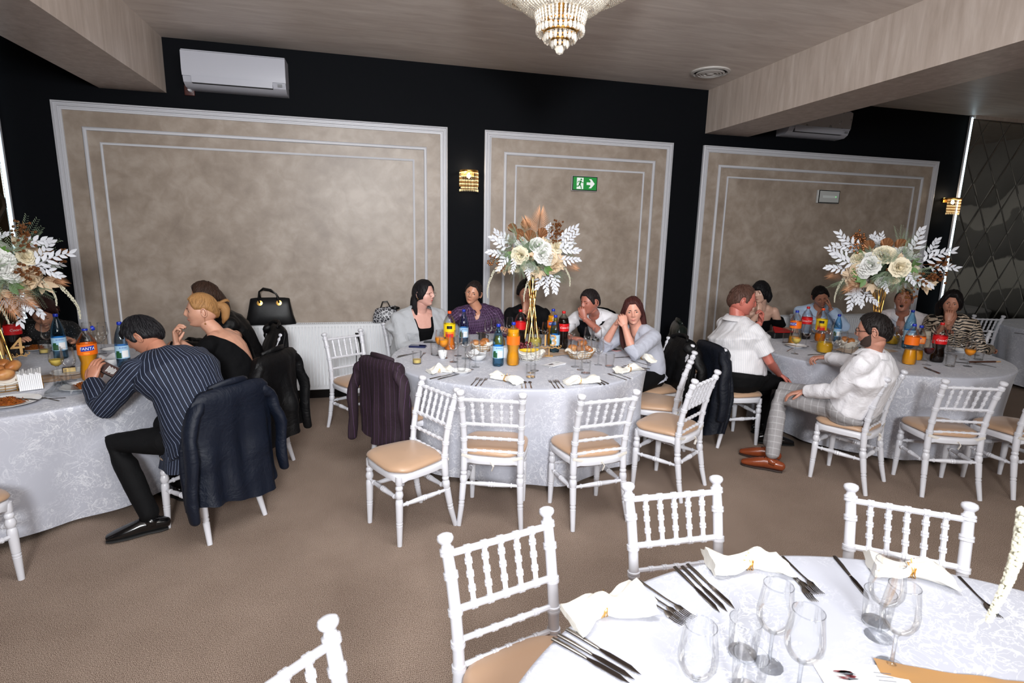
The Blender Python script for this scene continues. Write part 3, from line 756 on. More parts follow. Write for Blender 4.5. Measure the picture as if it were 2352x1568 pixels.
def camrz(x, y): return atan2(-x, y)
GT, GP = 'bottles on the tables', 'x'
FANTA = plain('orange_soda', (222, 150, 22), .2); COLA = plain('cola', (20, 9, 6), .12); LBO = plain('orange_label', (240, 112, 22), .35); LBR = plain('red_label', (206, 20, 26), .35)
LBY = plain('yellow_label', (246, 208, 20), .35); LBB = plain('pale_blue_label', (168, 206, 232), .35); BLUEC = plain('blue_cap', (22, 48, 168), .35); REDC = plain('red_cap', (196, 20, 24), .35)
ORC = plain('orange_cap', (240, 84, 24), .35); BLU = plain('emblem_blue', (24, 52, 160), .35); GRN = plain('forest_green', (30, 84, 48), .5); WHT = plain('print_white', (240, 240, 240), .4); BLK = plain('print_black', (16, 16, 20), .4)
WLIQ = glassy('water_tint', (.86, .95, .98, 1), .8)
SODA = [(.03, 0), (.047, .006), (.052, .022), (.052, .06), (.048, .09), (.043, .12), (.05, .155), (.053, .172), (.053, .24), (.049, .262), (.033, .298), (.016, .318), (.0145, .335)]
WATER = [(.028, 0), (.041, .006), (.044, .018), (.044, .2), (.042, .215), (.03, .265), (.018, .295), (.0145, .31), (.0145, .325)]
def bottle(p, kind, label, level=.6, turn=0, tint=None, s=1.0, capopen=False, emblem=True):
    x, y = p; t = thing('drink_bottle', label, 'bottle', (x, y, TZ), camrz(x, y)+turn, GT)
    pr = WATER if kind == 'water' else SODA; H = pr[-1][1]
    body = {'orange': PET, 'cola': PET, 'yellow': PET, 'water': PETB}[kind]
    if tint: body = tint
    pr = [(r*s, z*s) for r, z in pr]
    b = MB(); b.lathe(pr, 20)
    if kind != 'water' or True:
        # petalled base
        for i, v in enumerate(b.v[:60]):
            a = atan2(v[1], v[0]); k = 1+.05*cos(5*a); b.v[i] = (v[0]*k, v[1]*k, v[2]-.0+.004*(1-cos(5*a))*(v[2] < .01)*s)
    obj('bottle_body', b, body, t)
    lq = {'orange': FANTA, 'cola': COLA, 'yellow': plain('peach_drink', (236, 128, 20), .2), 'water': WLIQ}[kind]
    if level > 0:
        L = level*H*s; q = [(r*.93, max(z, .004)) for r, z in pr if z < L]; q.append((q[-1][0]*.97, L)); b = MB(); b.lathe(q, 18); obj('drink', b, lq, t)
    capm = {'orange': BLUEC, 'cola': REDC, 'yellow': ORC, 'water': BLUEC}[kind]; hz = H*s
    b = MB()
    if capopen:
        b.lathe([(.0155, hz-.012), (.0165, hz-.01), (.0165, hz-.002), (.0155, hz)], 16, cap=False)
        b.lathe([(.0155, 0), (.0165, .003), (.0165, .016), (.014, .019)], 16, (.034, 0, hz-.004), ax=Matrix.Rotation(1.25, 3, 'Y'))
    else: b.lathe([(.0155, hz-.008), (.0165, hz-.006), (.0165, hz+.01), (.0145, hz+.014)], 16)
    obj('cap', b, capm, t)
    R = (.0535 if kind != 'water' else .0448)*s; z0, z1 = {'orange': (.172, .24), 'cola': (.165, .235), 'yellow': (.12, .235), 'water': (.07, .165)}[kind]
    lm = {'orange': LBO, 'cola': LBR, 'yellow': LBY, 'water': LBB}[kind]
    if kind == 'yellow': pass
    b = MB(); b.lathe([(R, z0*s), (R+.0004, z0*s), (R+.0004, z1*s), (R, z1*s)], 28, cap=False)
    lb = obj('label_sleeve', b, lm, t)
    b = MB(); R2 = R+.0012
    def patch(a0, a1, za, zb, mi, sl=0):
        n = 6; V = []
        for k in range(n+1):
            a = a0+(a1-a0)*k/n; V += [(R2*sin(a), -R2*cos(a), za*s+sl*k/n), (R2*sin(a), -R2*cos(a), zb*s+sl*k/n)]
        b.add(V, [(2*k, 2*k+2, 2*k+3, 2*k+1) for k in range(n)], mi)
    if not emblem: 
        patch(-.55, .45, z0+.012, z1-.012, 0); patch(-.5, -.2, z1-.02, z1-.008, 1); mats = [plain('small_print', (236, 150, 90) if kind == 'orange' else (214, 80, 80), .5), BLU]
    elif kind == 'orange':
        patch(-.75, .6, .196, .226, 0, .006); R2 = R+.0016; text_on_cyl(b, 'FANTA', .026*s, R2, -.08, .213*s, 1, shear=.1); patch(-.5, .1, .178, .188, 2, 0); mats = [BLU, WHT, plain('orange_fruit', (250, 150, 30), .4)]
    elif kind == 'cola': text_on_cyl(b, 'Coca-Cola', .026*s, R2, 0, .2*s, 0, shear=.25); mats = [WHT]
    elif kind == 'yellow':
        patch(-.45, .45, .195, .222, 0); R2 = R+.0016; patch(-.7, .7, .12, .15, 1); patch(-.8, .8, .15, .168, 2); mats = [BLK, plain('red_fruit', (224, 40, 30), .4), plain('label_orange2', (246, 140, 26), .4)]
    else:
        patch(-1.0, -.15, .074, .115, 0, 0); patch(-.9, -.4, .115, .128, 0, 0); patch(-.05, .85, .078, .13, 1); R2 = R+.0016; text_on_cyl(b, 'BORSEC', .015*s, R2, .2, .15*s, 2); mats = [GRN, WHT, BLU]
    obj('label_print', b, mats, lb, smooth=False)
    return t
def wine(p, label, fill=None, s=1.0, lev=.35):
    x, y = p; t = thing('wine_glass', label, 'glass', (x, y, TZ), 0, 'stemmed glasses on the tables')
    pr = [(.0, .094), (.012, .096), (.03, .108), (.041, .13), (.0425, .15), (.038, .185), (.0335, .222)]
    b = MB(); b.lathe([(r*s, z*s) for r, z in pr], 20, cap=False); bo = obj('bowl', b, GLASS, t)
    b = MB(); b.lathe([(r*s, z*s) for r, z in [(.0335, .0), (.034, .002), (.012, .006), (.005, .014), (.0042, .05), (.0045, .085), (.011, .0955)]], 14); obj('stem_and_foot', b, GLASSD, t)
    b = MB(); b.lathe([(r*s, z*s) for r, z in [(.0335, .221), (.0345, .2225), (.0335, .224), (.0325, .2225), (.0335, .221)]], 20, cap=False); obj('rim', b, GLASSD, t)
    if fill:
        q = [(r*.94*s, z*s+.001) for r, z in pr if z < .1+lev*.12]; q.append((q[-1][0]*1.0, (.1+lev*.12)*s)); b = MB(); b.lathe(q, 18); obj('wine', b, fill, t)
    return t
GLASSD = glassy('thick_glass', (.95, .96, .97, 1), .75)
WWINE = plain('white_wine', (214, 188, 92), .1, spec=.6); OJ = plain('orange_juice', (240, 152, 30), .2); RWINE = plain('red_wine', (60, 12, 16), .12); WHISK = plain('pale_spirit', (206, 184, 110), .15)
def tumbler(p, label, fill=None, s=1.0, lev=.25):
    x, y = p; t = thing('tumbler', label, 'glass', (x, y, TZ), 0, 'short tumblers on the tables')
    b = MB(); b.lathe([(r*s, z*s) for r, z in [(.0, .008), (.033, .009), (.0365, .05), (.0385, .1)]], 20, cap=False); obj('glass_wall', b, GLASS, t)
    b = MB(); b.lathe([(r*s, z*s) for r, z in [(.031, .0), (.034, .002), (.0345, .009), (.02, .008), (.0, .0075)]], 18); obj('thick_base', b, GLASSD, t); b = MB(); b.lathe([(r*s, z*s) for r, z in [(.0385, .099), (.0395, .1), (.0385, .1015), (.0375, .1), (.0385, .099)]], 20, cap=False); obj('rim', b, GLASSD, t)
    if fill: b = MB(); b.lathe([(.0, .01), (.031*s, .011), (.0335*s, (.01+.09*lev)*s), (0, (.01+.09*lev)*s)], 16); obj('drink', b, fill, t)
    return t
def carafe(p, label, fill, s=1.0, lev=.5, handle=True):
    x, y = p; t = thing('glass_jug', label, 'jug', (x, y, TZ), camrz(x, y))
    pr = [(.035, 0), (.058, .01), (.066, .045), (.062, .08), (.046, .115), (.038, .14), (.04, .165), (.046, .185)]
    b = MB(); b.lathe([(r*s, z*s) for r, z in pr], 22, cap=False); obj('jug_body', b, GLASS, t)
    b = MB(); b.lathe([(r*s, z*s) for r, z in [(.045, .184), (.048, .186), (.045, .188)]], 22, cap=False)
    if handle: b.loft([(.04*s, 0, .165*s), (.075*s, 0, .16*s), (.085*s, 0, .12*s), (.06*s, 0, .075*s)], .005, seg=8)
    obj('rim_and_handle', b, GLASSD, t)
    q = [(r*.94*s, z*s+.002) for r, z in pr if z < lev*.185]; q.append((q[-1][0], lev*.185*s)); b = MB(); b.lathe(q, 18); obj('drink', b, fill, t)
# ---- cutlery
def mk_fork():
    t = thing('fork', 'x', 'fork'); b = MB()
    b.loft([(0, 0, .002), (0, .05, .003), (0, .1, .004), (0, .135, .007)], [.0055, .0045, .003, .003], [.0016]*4, side=(1, 0, 0), seg=8, rc=False); obj('handle', b, STEEL, t)
    b = MB(); b.loft([(0, .135, .007), (0, .145, .006), (0, .158, .003)], [.003, .0105, .012], .0014, side=(1, 0, 0), seg=8, rc=False)
    for i in range(4): x = -.0096+.0064*i; b.loft([(x, .156, .0035), (x, .18, .003), (x*.95, .202, .007)], [.0021, .0019, .001], .001, side=(1, 0, 0), seg=6, rc=False)
    obj('tines', b, STEEL, t); return t
def mk_knife():
    t = thing('table_knife', 'x', 'knife'); b = MB()
    b.loft([(0, 0, .004), (0, .05, .005), (0, .098, .004), (0, .105, .004)], [.0075, .0068, .005, .004], [.0034, .0034, .003, .002], side=(1, 0, 0), seg=8, rc=False); obj('handle', b, STEEL, t)
    b = MB(); b.add([(-.004, .104, .003), (-.0075, .13, .003), (-.009, .19, .003), (0, .222, .003), (.006, .2, .003), (.007, .13, .003), (.004, .104, .003)]+[(-.004, .104, .0045), (-.0075, .13, .0045), (-.009, .19, .0038), (0, .222, .0035), (.006, .2, .005), (.007, .13, .005), (.004, .104, .0045)],
        [tuple(range(6, -1, -1)), tuple(range(7, 14))]+[(i, (i+1) % 7, 7+(i+1) % 7, 7+i) for i in range(7)]); obj('blade', b, DSTEEL, t, smooth=False); return t
def mk_spoon():
    t = thing('spoon', 'x', 'spoon'); b = MB()
    b.loft([(0, 0, .002), (0, .05, .003), (0, .09, .004), (0, .12, .007)], [.0055, .0045, .003, .003], [.0016]*4, side=(1, 0, 0), seg=8, rc=False); obj('handle', b, STEEL, t)
    b = MB(); V = []; n = 16
    for f, z in ((1, .007), (.7, .003), (.3, .0015), (.0, .001)):
        for i in range(n): V.append((.0135*f*cos(2*pi*i/n), .142+.024*f*sin(2*pi*i/n), z))
    b.add(V, [(k*n+i, k*n+(i+1) % n, (k+1)*n+(i+1) % n, (k+1)*n+i) for k in range(3) for i in range(n)]); obj('bowl', b, STEEL, t); return t
PROTO = {'f': (mk_fork, 'forks on the tables'), 'k': (mk_knife, 'table knives on the tables'), 's': (mk_spoon, 'spoons on the tables')}; PS_ = {}
def cut(kind, a, b, label, z=0):
    """from handle end a to tip direction b"""
    rz = atan2(-(b[0]-a[0]), b[1]-a[1]); g = PROTO[kind][1]
    if kind not in PS_:
        t = PROTO[kind][0](); PS_[kind] = (t, snapshot(t)); t.location = (a[0], a[1], TZ+z); t.rotation_euler = (0, 0, rz); t['label'] = label; t['group'] = g; return t
    t, sn = PS_[kind]; return dup(t, sn, (a[0], a[1], TZ+z), rz, label, g)
def napkin(a, b, label, w=.085, seed=0):
    a = Vector(a); b = Vector(b); L = (b-a).length; rz = atan2(b.y-a.y, b.x-a.x)
    t = thing('cloth_napkin', label, 'napkin', (a.x, a.y, TZ), rz, 'ivory napkins in gold rings')
    mb = MB(); n = 22; m = 18; V = []; F = []; rnd = random.Random(seed); ph = rnd.uniform(0, 6)
    for i in range(n):
        u = i/(n-1); c = .46+.05*sin(ph); d = abs(u-c); wd = .016+w*.42*min(1, d*2.1)**.75; h = .02+.008*(1-min(1, d*3))+.008*sin(u*9+ph)
        for k in range(m):
            g = 2*pi*k/m; rr = 1+.2*sin(5*g+u*4+ph)
            V.append((u*L, wd*cos(g)*rr, max(.001, h+h*sin(g)*rr*(1 if sin(g) > 0 else .9)+.004*noise.noise((u*8, g*2, seed)))))
    for i in range(n-1):
        for k in range(m): F.append((i*m+k, i*m+(k+1) % m, (i+1)*m+(k+1) % m, (i+1)*m+k))
    F += [tuple(range(m-1, -1, -1)), tuple((n-1)*m+k for k in range(m))]
    mb.add(V, F); obj('folded_cloth', mb, NAPK, t, angle=70)
    mb = MB(); c = .46+.05*sin(ph)
    for q in range(3):
        P = [(c*L+.006*(q-1)+.004*sin(3*g+q), .026*cos(g), .022+.022*sin(g)) for g in [2*pi*k/14 for k in range(15)]]; mb.loft(P, .0016, seg=5, rc=False)
    for q in range(5): mb.loft([(c*L+.01*(q-2), .01*(q-2), .042), (c*L+.014*(q-2), .016*(q-2)+.006, .058-abs(q-2)*.006)], .0016, seg=5)
    r = obj('napkin_ring', mb, GOLD, t); r['label'] = 'gold twig napkin ring'
    return t
def plate(p, r, label, food=None, z=0, seed=1):
    t = thing('plate', label, 'plate', (p[0], p[1], TZ+z))
    b = MB(); b.lathe([(0, .006), (r*.62, .006), (r*.7, .012), (r, .02), (r*1.0, .022), (r*.7, .008), (r*.6, .0), (0, .0)], 32); obj('dish', b, PORC, t)
    if food:
        f = MB(); rnd = random.Random(seed); n = 20; V = []
        for k, s in enumerate((1, .85, .6, .3, 0.01)):
            for i in range(n):
                a = 2*pi*i/n; q = s*(1+.18*noise.noise((cos(a)*2, sin(a)*2, seed))); V.append((r*.52*q*cos(a), r*.4*q*sin(a), .008+.026*(1-s*s)+.012*noise.noise((q*4*cos(a), q*4*sin(a), seed+4))*(k > 0)))
        f.add(V, [(k*n+i, k*n+(i+1) % n, (k+1)*n+(i+1) % n, (k+1)*n+i) for k in range(4) for i in range(n)])
        for i in range(70):
            a = rnd.uniform(0, 6.28); q = rnd.uniform(0, .5)*r; x, y = q*cos(a), q*sin(a)*.8; hh = .03*(1-(q/(r*.55))**2)+.008
            f.loft([(x, y, hh), (x+rnd.uniform(-.012, .012), y+rnd.uniform(-.012, .012), hh+rnd.uniform(0, .008)), (x+rnd.uniform(-.02, .02), y+rnd.uniform(-.02, .02), hh-.004)], rnd.uniform(.0016, .0035), seg=4)
        fo = obj('food', f, FOOD, None, (p[0], p[1], TZ+z), angle=180); tag(fo, food, 'food')
    return t
def roll(p, z, label, s=1.0, rz=0, seed=0):
    b = MB(); b.ball((0, 0, 0), (.05*s, .038*s, .032*s), 0, 18, 12)
    b.v = [(x*(1+.06*noise.noise((x*30, y*30, seed))), y, zz*(1-.15*(abs(y) < .006)*(zz > 0))) for x, y, zz in b.v]
    o = obj('bread_roll', b, BREAD, None, (p[0], p[1], TZ+z), angle=180); o.rotation_euler = (random.uniform(-.4, .4), random.uniform(-.3, .3), rz); tag(o, label, 'bread', 'bread rolls in the baskets')
def basket(p, label, r=.13, rz=0, wire=GOLD, sq=.62, liner='white cloth liner in the wire basket'):
    t = thing('bread_basket', label, 'basket', (p[0], p[1], TZ), rz)
    b = MB()
    for f, z in ((.72, .006), (.8, .025), (.9, .045), (1.0, .065)):
        P = [(r*f*cos(g), r*sq*f*sin(g), z) for g in [2*pi*k/24 for k in range(25)]]; b.loft(P, .0022, seg=5, rc=False)
    for k in range(14):
        g = 2*pi*k/14; b.loft([(r*.72*cos(g), r*sq*.72*sin(g), .006), (r*cos(g), r*sq*sin(g), .065)], .0016, seg=5, rc=False)
    obj('wire_frame', b, wire, t)
    b = MB(); n = 32; V = []
    for f, z in ((.0, .012), (.68, .01), (.78, .03), (.95, .062), (1.08, .075), (1.12, .068)):
        for i in range(n): g = 2*pi*i/n; q = f*(1+.05*sin(5*g+f)); V.append((r*.96*q*cos(g), r*sq*.96*q*sin(g), z+(.008*sin(6*g) if f > .9 else 0)))
    b.add(V, [(k*n+i, k*n+(i+1) % n, (k+1)*n+(i+1) % n, (k+1)*n+i) for k in range(5) for i in range(n)]); l = obj('cloth_liner', b, NAPK, t, angle=180)
    return t
def phone(p, rz, label, case=(20, 20, 24), z=.0, case_t=.009, w=.075, h=.155, screen=(30, 32, 36)):
    t = thing('smartphone', label, 'phone', (p[0], p[1], TZ+z), rz); b = MB(); b.rbox((0, 0, case_t/2), (w, h, case_t), .01); obj('phone_case', b, plain('case%d%d%d' % case, case, .35), t, angle=30)
    b = MB(); b.rbox((0, 0, case_t+.0008), (w*.9, h*.92, .0016), .008); obj('phone_screen', b, plain('screen%d' % screen[0], screen, .08), t, smooth=False); return t
def number_sign(p, txt, label, h=.11, z=.07):
    t = thing('table_number', label, 'table number', (p[0], p[1], TZ), camrz(*p))
    b = MB(); text_flat(b, txt, h*1.3, (0, 0, z+h*.5), (1, 0, 0), (0, 0, 1), ext=.003); obj('digits', b, GOLDP, t, smooth=False)
    b = MB(); P = [(-.085+.17*k/16, 0, z-.004+.006*sin(k*1.1)) for k in range(17)]; b.loft(P, .0035, .003, seg=6)
    for k in range(7): x = -.07+.024*k; b.loft([(x, 0, z-.002), (x+.006, 0, z+.018), (x+.014, 0, z-.002)], .0025, seg=5)
    b.loft([(.08, 0, z), (.1, 0, z+.006), (.104, 0, z+.018), (.094, 0, z+.02)], .003, seg=5); obj('lettered_scroll', b, GOLDP, t)
    b = MB(); b.box((0, 0, z/2), (.006, .004, z)); b.rbox((0, 0, .004), (.07, .05, .008), .01); obj('sign_foot', b, GOLDP, t, smooth=False)
def runner(p, L, W, rz, label, seed=1):
    b = MB(); nx, ny = 60, 14; V = []
    for j in range(ny):
        for i in range(nx):
            x = -L/2+L*i/(nx-1); y = (-W/2+W*j/(ny-1))*(1+.08*sin(x*9+seed)); V.append((x, y, .003+.007*abs(noise.noise((x*9, y*16, seed)))+.002*sin(y*60+4*noise.noise((x*4, 0, seed)))))
    b.add(V, [(j*nx+i, j*nx+i+1, (j+1)*nx+i+1, (j+1)*nx+i) for j in range(ny-1) for i in range(nx-1)])
    o = obj('table_runner', b, plain('gold_satin', (168, 124, 72), .34, sheen=.3), None, (p[0], p[1], TZ), angle=180); o.rotation_euler = (0, 0, rz); tag(o, label, 'table runner', 'gold satin runners')
def cards(p, rz, label, n=3, w=.19, h=.1):
    for k in range(n):
        t = thing('menu_card', label+(', %s of the pile' % ('bottom', 'middle', 'top')[k+3-n]), 'card', (p[0]+.006*k, p[1]-.004*k, TZ+.004*k), rz+.07*k, 'menu cards')
        b = MB(); b.add([(-w/2, -h/2, .001), (w/2, -h/2, .001), (w/2, h/2, .001), (-w/2, h/2, .001), (-w/2, -h/2, .0065), (w/2, -h/2, .0045), (w/2, h/2, .002), (-w/2, h/2, .002)], [(3, 2, 1, 0), (4, 5, 6, 7), (0, 1, 5, 4), (2, 3, 7, 6), (1, 2, 6, 5)]); obj('card_sheet', b, PAPER, t, smooth=False)
        b = MB(); rnd = random.Random(k)
        for q in range(10): b.add([(-.045+rnd.uniform(-.03, .03)+.004*cos(a), .0+rnd.uniform(-.0, .0)+.004*sin(a)+.012*sin(q), .0072) for a in [i*pi/3 for i in range(6)]], [tuple(range(6))], q % 2)
        for q in range(3): b.box((.05, .02-.012*q, .0052), (.04, .0012, .0008), 1)
        obj('print', b, [plain('burgundy_print', (120, 44, 50), .6), plain('grey_print', (110, 112, 120), .6)], t, smooth=False)
def bag_film(p, label):
    b = MB(); n = 30; V = []
    for k, f in enumerate((1, .95, .8, .55, .25, .01)):
        for i in range(n):
            a = 2*pi*i/n; q = f*(1+.2*noise.noise((cos(a)*3, sin(a)*3, k*.7))); V.append((.1*q*cos(a), .065*q*sin(a), .002+.075*(1-f*f)*(1+.5*noise.noise((cos(a)*4, sin(a)*4, k)))))
    b.add(V, [(k*n+i, k*n+(i+1) % n, (k+1)*n+(i+1) % n, (k+1)*n+i) for k in range(5) for i in range(n)])
    tag(obj('plastic_bag', b, glassy('cellophane', (.9, .92, .93, 1), .7), None, (p[0], p[1], TZ), smooth=False), label, 'plastic bag')
def napkin_holder(p, rz, label):
    t = thing('napkin_holder', label, 'napkin holder', (p[0], p[1], TZ), rz)
    b = MB(); b.loft([(-.06, 0, .004), (.06, 0, .004), (.065, 0, .02)], .003, seg=6)
    for x in (-.062, .062): b.loft([(x, -.03, .004), (x, -.03, .06), (x, 0, .075), (x, .03, .06), (x, .03, .004)], .0022, seg=5)
    obj('wire_frame', b, GOLD, t)
    for k in range(12):
        b = MB(); x = -.052+.0094*k; b.add([(x, -.06, .006), (x+.003, .06, .006), (x+.01*((k % 3)-1)*.4, .062, .11+.004*(k % 4)), (x-.002, -.058, .115-.005*(k % 3))]+[(x+.0088, -.06, .006), (x+.0105, .06, .006), (x+.0088+.01*((k % 3)-1)*.4, .062, .11+.004*(k % 4)), (x+.006, -.058, .115-.005*(k % 3))],
            [(0, 1, 2, 3), (7, 6, 5, 4), (0, 4, 5, 1), (1, 5, 6, 2), (2, 6, 7, 3), (3, 7, 4, 0)]); obj('paper_napkin', b, PAPER, t, smooth=False)
def bowl(p, label, r=.08):
    t = thing('bowl', label, 'bowl', (p[0], p[1], TZ)); b = MB(); b.lathe([(.03, 0), (r*.6, .008), (r*.92, .035), (r, .055), (r*.95, .055), (r*.55, .014), (0, .01)], 28); obj('bowl_shell', b, PORC, t)
    b = MB(); n = 24; V = []
    for f, z in ((0, .04), (.6, .045), (1.0, .06), (1.15, .068)):
        for i in range(n): g = 2*pi*i/n; V.append((r*.85*f*cos(g)*(1+.12*sin(4*g)), r*.85*f*sin(g), z+.012*sin(4*g+1)*f))
    b.add(V, [(k*n+i, k*n+(i+1) % n, (k+1)*n+(i+1) % n, (k+1)*n+i) for k in range(3) for i in range(n)])
    tag(obj('paper_napkin', b, PAPER, None, (p[0], p[1], TZ), angle=60), 'crumpled white napkin inside the '+label.split(' on ')[0], 'napkin')

# ---------------------------------------------------------------- middle table
M_ = 'middle table'
bottle((0.660, 4.842), 'yellow', 'nearly empty peach drink bottle with yellow label and orange cap by the grey cardigan', .36)
bottle((0.825, 5.062), 'water', 'clear water bottle with pale cap in front of the person in the plum shirt', .3, s=.98, tint=glassy('faint_blue_plastic', (.62, .76, .9, 1), .5))
bottle((0.953, 4.153), 'water', 'blue water bottle with bright blue cap left of the orange soda on the middle table', .25)
bottle((1.078, 4.164), 'orange', 'full orange soda bottle standing in the centre of the middle table', .88, 2.6, emblem=False)
bottle((1.329, 4.888), 'cola', 'cola bottle with red cap and red label behind the orange soda', .45, 2.5, emblem=False)
bottle((1.655, 4.905), 'orange', 'orange soda bottle with dark blue cap in front of the person in the waistcoat', .85)
bottle((1.568, 4.578), 'water', 'blue water bottle with pine-forest label right of the number 13 sign', .8, -.5)
bottle((1.707, 4.753), 'cola', 'full cola bottle in front of the person in the waistcoat', .85, .5)
for p, lb, f in (((0.544, 4.603), 'stemmed glass of orange juice left of the peach drink bottle', OJ), ((0.564, 4.497), 'second stemmed glass of orange juice, nearer the white cup', OJ),
    ((0.625, 4.342), 'empty stemmed glass right of the white coffee cup', None), ((0.695, 4.563), 'empty stemmed glass just behind the one right of the coffee cup', None), ((0.741, 4.454), 'empty stemmed glass before the clear water bottle', None),
    ((0.710, 4.061), 'empty stemmed glass standing nearest us on the left half of the middle table', None), ((0.769, 4.138), 'empty stemmed glass left of the blue water bottle', None),
    ((1.072, 5.115), 'empty stemmed glass right of the steel creamer', None), ((1.159, 5.238), 'empty stemmed glass in front of the plum shirt sleeve', None), ((1.204, 5.141), 'empty stemmed glass left of the cola bottle', None), ((1.322, 5.264), 'empty stemmed glass touching the cola bottle', None),
    ((1.151, 3.894), 'empty stemmed glass behind the front tumbler', None), ((1.200, 3.955), 'empty stemmed glass in front of the fruit bowl', None), ((1.588, 4.914), 'large empty stemmed glass behind the number 13 sign', None),
    ((1.811, 4.800), 'empty stemmed glass before the forearm of the person in the waistcoat', None), ((1.560, 4.028), 'empty stemmed glass left of the right bread basket', None), ((1.565, 3.925), 'small stemmed glass next to the front right tumbler', None),
    ((1.704, 4.144), 'stemmed glass standing in front of the right bread basket', None), ((1.771, 4.056), 'empty stemmed glass right of the right bread basket', None), ((1.893, 4.588), 'stemmed glass behind the right bread basket', None), ((1.963, 4.540), 'stemmed glass by the pale grey shirt\'s elbow', None)):
    wine(p, lb, f, .98 if 'small' not in lb else .85, .5)
for p, lb, f in (((0.329, 4.326), 'tumbler with a little pale spirit at the left of the middle table', WHISK), ((0.505, 4.626), 'tumbler with a crumpled tissue beside the coffee cup', None), ((0.641, 4.031), 'tumbler on a saucer by the used napkin', None), ((1.111, 3.756), 'empty tumbler at the front centre of the middle table', None),
    ((1.560, 3.801), 'empty tumbler in front of the right bread basket', None), ((1.839, 3.984), 'empty tumbler left of the cutlery at the right of the middle table', None), ((1.732, 4.689), 'tumbler right of the cola bottle on the middle table', None), ((1.765, 4.607), 'tumbler behind the right bread basket, left side', None)): tumbler(p, lb, f, 1.0, .3)
plate((0.633, 3.978), .075, 'small clear saucer plate under the front left tumbler', z=-.001)
carafe((1.474, 4.867), 'small jug of white wine behind the gold flower stand', plain('jug_wine', (176, 160, 80), .1), .95, .45)
carafe((1.113, 4.817), 'jug of amber drink behind the blue water bottle', plain('amber_drink', (190, 140, 50), .1), .9, .7)
t = thing('coffee_cup', 'white coffee cup on the left of the middle table', 'cup', (*(0.554, 4.482), TZ), .3)
b = MB(); b.lathe([(.02, 0), (.024, .004), (.036, .035), (.041, .065), (.038, .065), (.03, .02), (0, .008)], 24); obj('cup_body', b, PORC, t)
b = MB(); b.loft([(0, -.036, .052), (0, -.056, .048), (0, -.056, .026), (0, -.033, .022)], .004, seg=8); obj('handle', b, PORC, t)
t = thing('steel_creamer', 'small steel creamer behind the glasses on the middle table', 'jug', (*(0.997, 5.038), TZ))
b = MB(); b.lathe([(.03, 0), (.034, .004), (.036, .05), (.034, .1), (.036, .11), (.033, .108)], 22); obj('jug_body', b, STEEL, t); b = MB(); b.loft([(-.034, 0, .1), (-.055, 0, .118)], [.012, .005], .002, seg=8); b.loft([(.034, 0, .095), (.06, 0, .08), (.055, 0, .035), (.036, 0, .025)], .004, seg=6); obj('spout_and_handle', b, STEEL, t)
phone((0.387, 4.979), 1.25, 'dark blue flip wallet phone left on the middle table', (26, 34, 74), case_t=.016, screen=(26, 34, 72))
phone((0.538, 5.187), 1.35, 'black phone lying in front of the grey cardigan', (14, 14, 16), screen=(120, 124, 128))
phone((2.157, 4.609), .3, 'pink-edged phone lying in front of the person in the pale grey shirt', (196, 140, 140))
bowl((0.830, 4.375), 'white bowl of used napkins on the middle table')
basket((0.940, 4.726), 'gold wire bread basket behind the white bowl on the middle table', .11, .2)
for k, (p, z) in enumerate((((0.878, 4.735), .075), ((0.933, 4.689), .08), ((0.986, 4.835), .07))): roll(p, z, 'bread roll in the basket behind the white bowl, %s one' % ('left', 'front', 'right')[k], .9, k)
basket((1.723, 4.323), 'gold wire bread basket on the right of the middle table', .135, .15)
for k, (p, z) in enumerate((((1.679, 4.399), .075), ((1.715, 4.324), .08), ((1.783, 4.314), .078), ((1.796, 4.489), .09))): roll(p, z, 'bread roll in the right bread basket, %s' % ('leftmost', 'middle one', 'rightmost', 'at the back')[k], .95, k*1.1)
WIREW = plain('white_wire', (230, 228, 222), .4)
basket((1.271, 4.324), 'white wire fruit bowl with grapes and a banana in front of the flower stand', .12, .1, WIREW, .8)
t = thing('banana', 'yellow banana lying in the fruit bowl', 'fruit', (*(1.264, 4.325), TZ+.085)); b = MB(); P = [(-.08+.16*k/8, -.02+.03*((k-4)/4)**2, .0) for k in range(9)]; b.loft(P, [.008, .014, .017, .018, .018, .018, .017, .013, .006], seg=8); obj('peel', b, plain('banana_peel', (240, 196, 40), .4), t); b = MB(); b.loft([(.08, .01, 0), (.1, .02, .004)], .005, seg=6); obj('stem', b, plain('banana_stem', (150, 130, 50), .6), t)
t = thing('grapes', 'bunch of dark red grapes in the fruit bowl', 'fruit', (*(1.250, 4.428), TZ+.08)); rnd = random.Random(4)
gm = MB().add(*(lambda q: (q.v, q.f))(MB().ball((0, 0, 0), .0115, 0, 8, 6))).mesh('grape', plain('grape_skin', (96, 26, 36), .25, var=.3))
for k in range(34): obj('grape', gm, None, t, (rnd.uniform(-.06, .06), rnd.uniform(-.04, .04), rnd.uniform(0, .045)))
number_sign((1.470, 4.430), '13', 'gold cut-out number 13 on the middle table', .11, .08)
runner((1.403, 4.547), .62, .3, .25, 'gold satin runner under the flower stand on the middle table')
t = thing('tissue_box', 'white box of paper napkins left of the orange soda', 'box', (*(1.039, 4.460), TZ), .1); b = MB(); b.rbox((0, 0, .045), (.15, .09, .09), .006); obj('box_body', b, PAPER, t, smooth=False)
cards((1.401, 4.113), .5, 'white folded menu card on the middle table')
CN = 'middle table'
def pair(kind, pts, labs):
    for (a, c), l in zip(pts, labs): cut(kind, a, c, l)
SETF = ['left fork', 'middle fork', 'right fork']
pair('f', (((0.643, 3.619), (0.755, 3.866)), ((0.669, 3.592), (0.770, 3.825)), ((0.703, 3.598), (0.824, 3.868))), [s+' of the three in front of the left front chair, middle table' for s in SETF])
napkin((0.846, 3.787), (0.974, 3.575), 'napkin in gold ring between the forks and three spoons, middle table', seed=1)
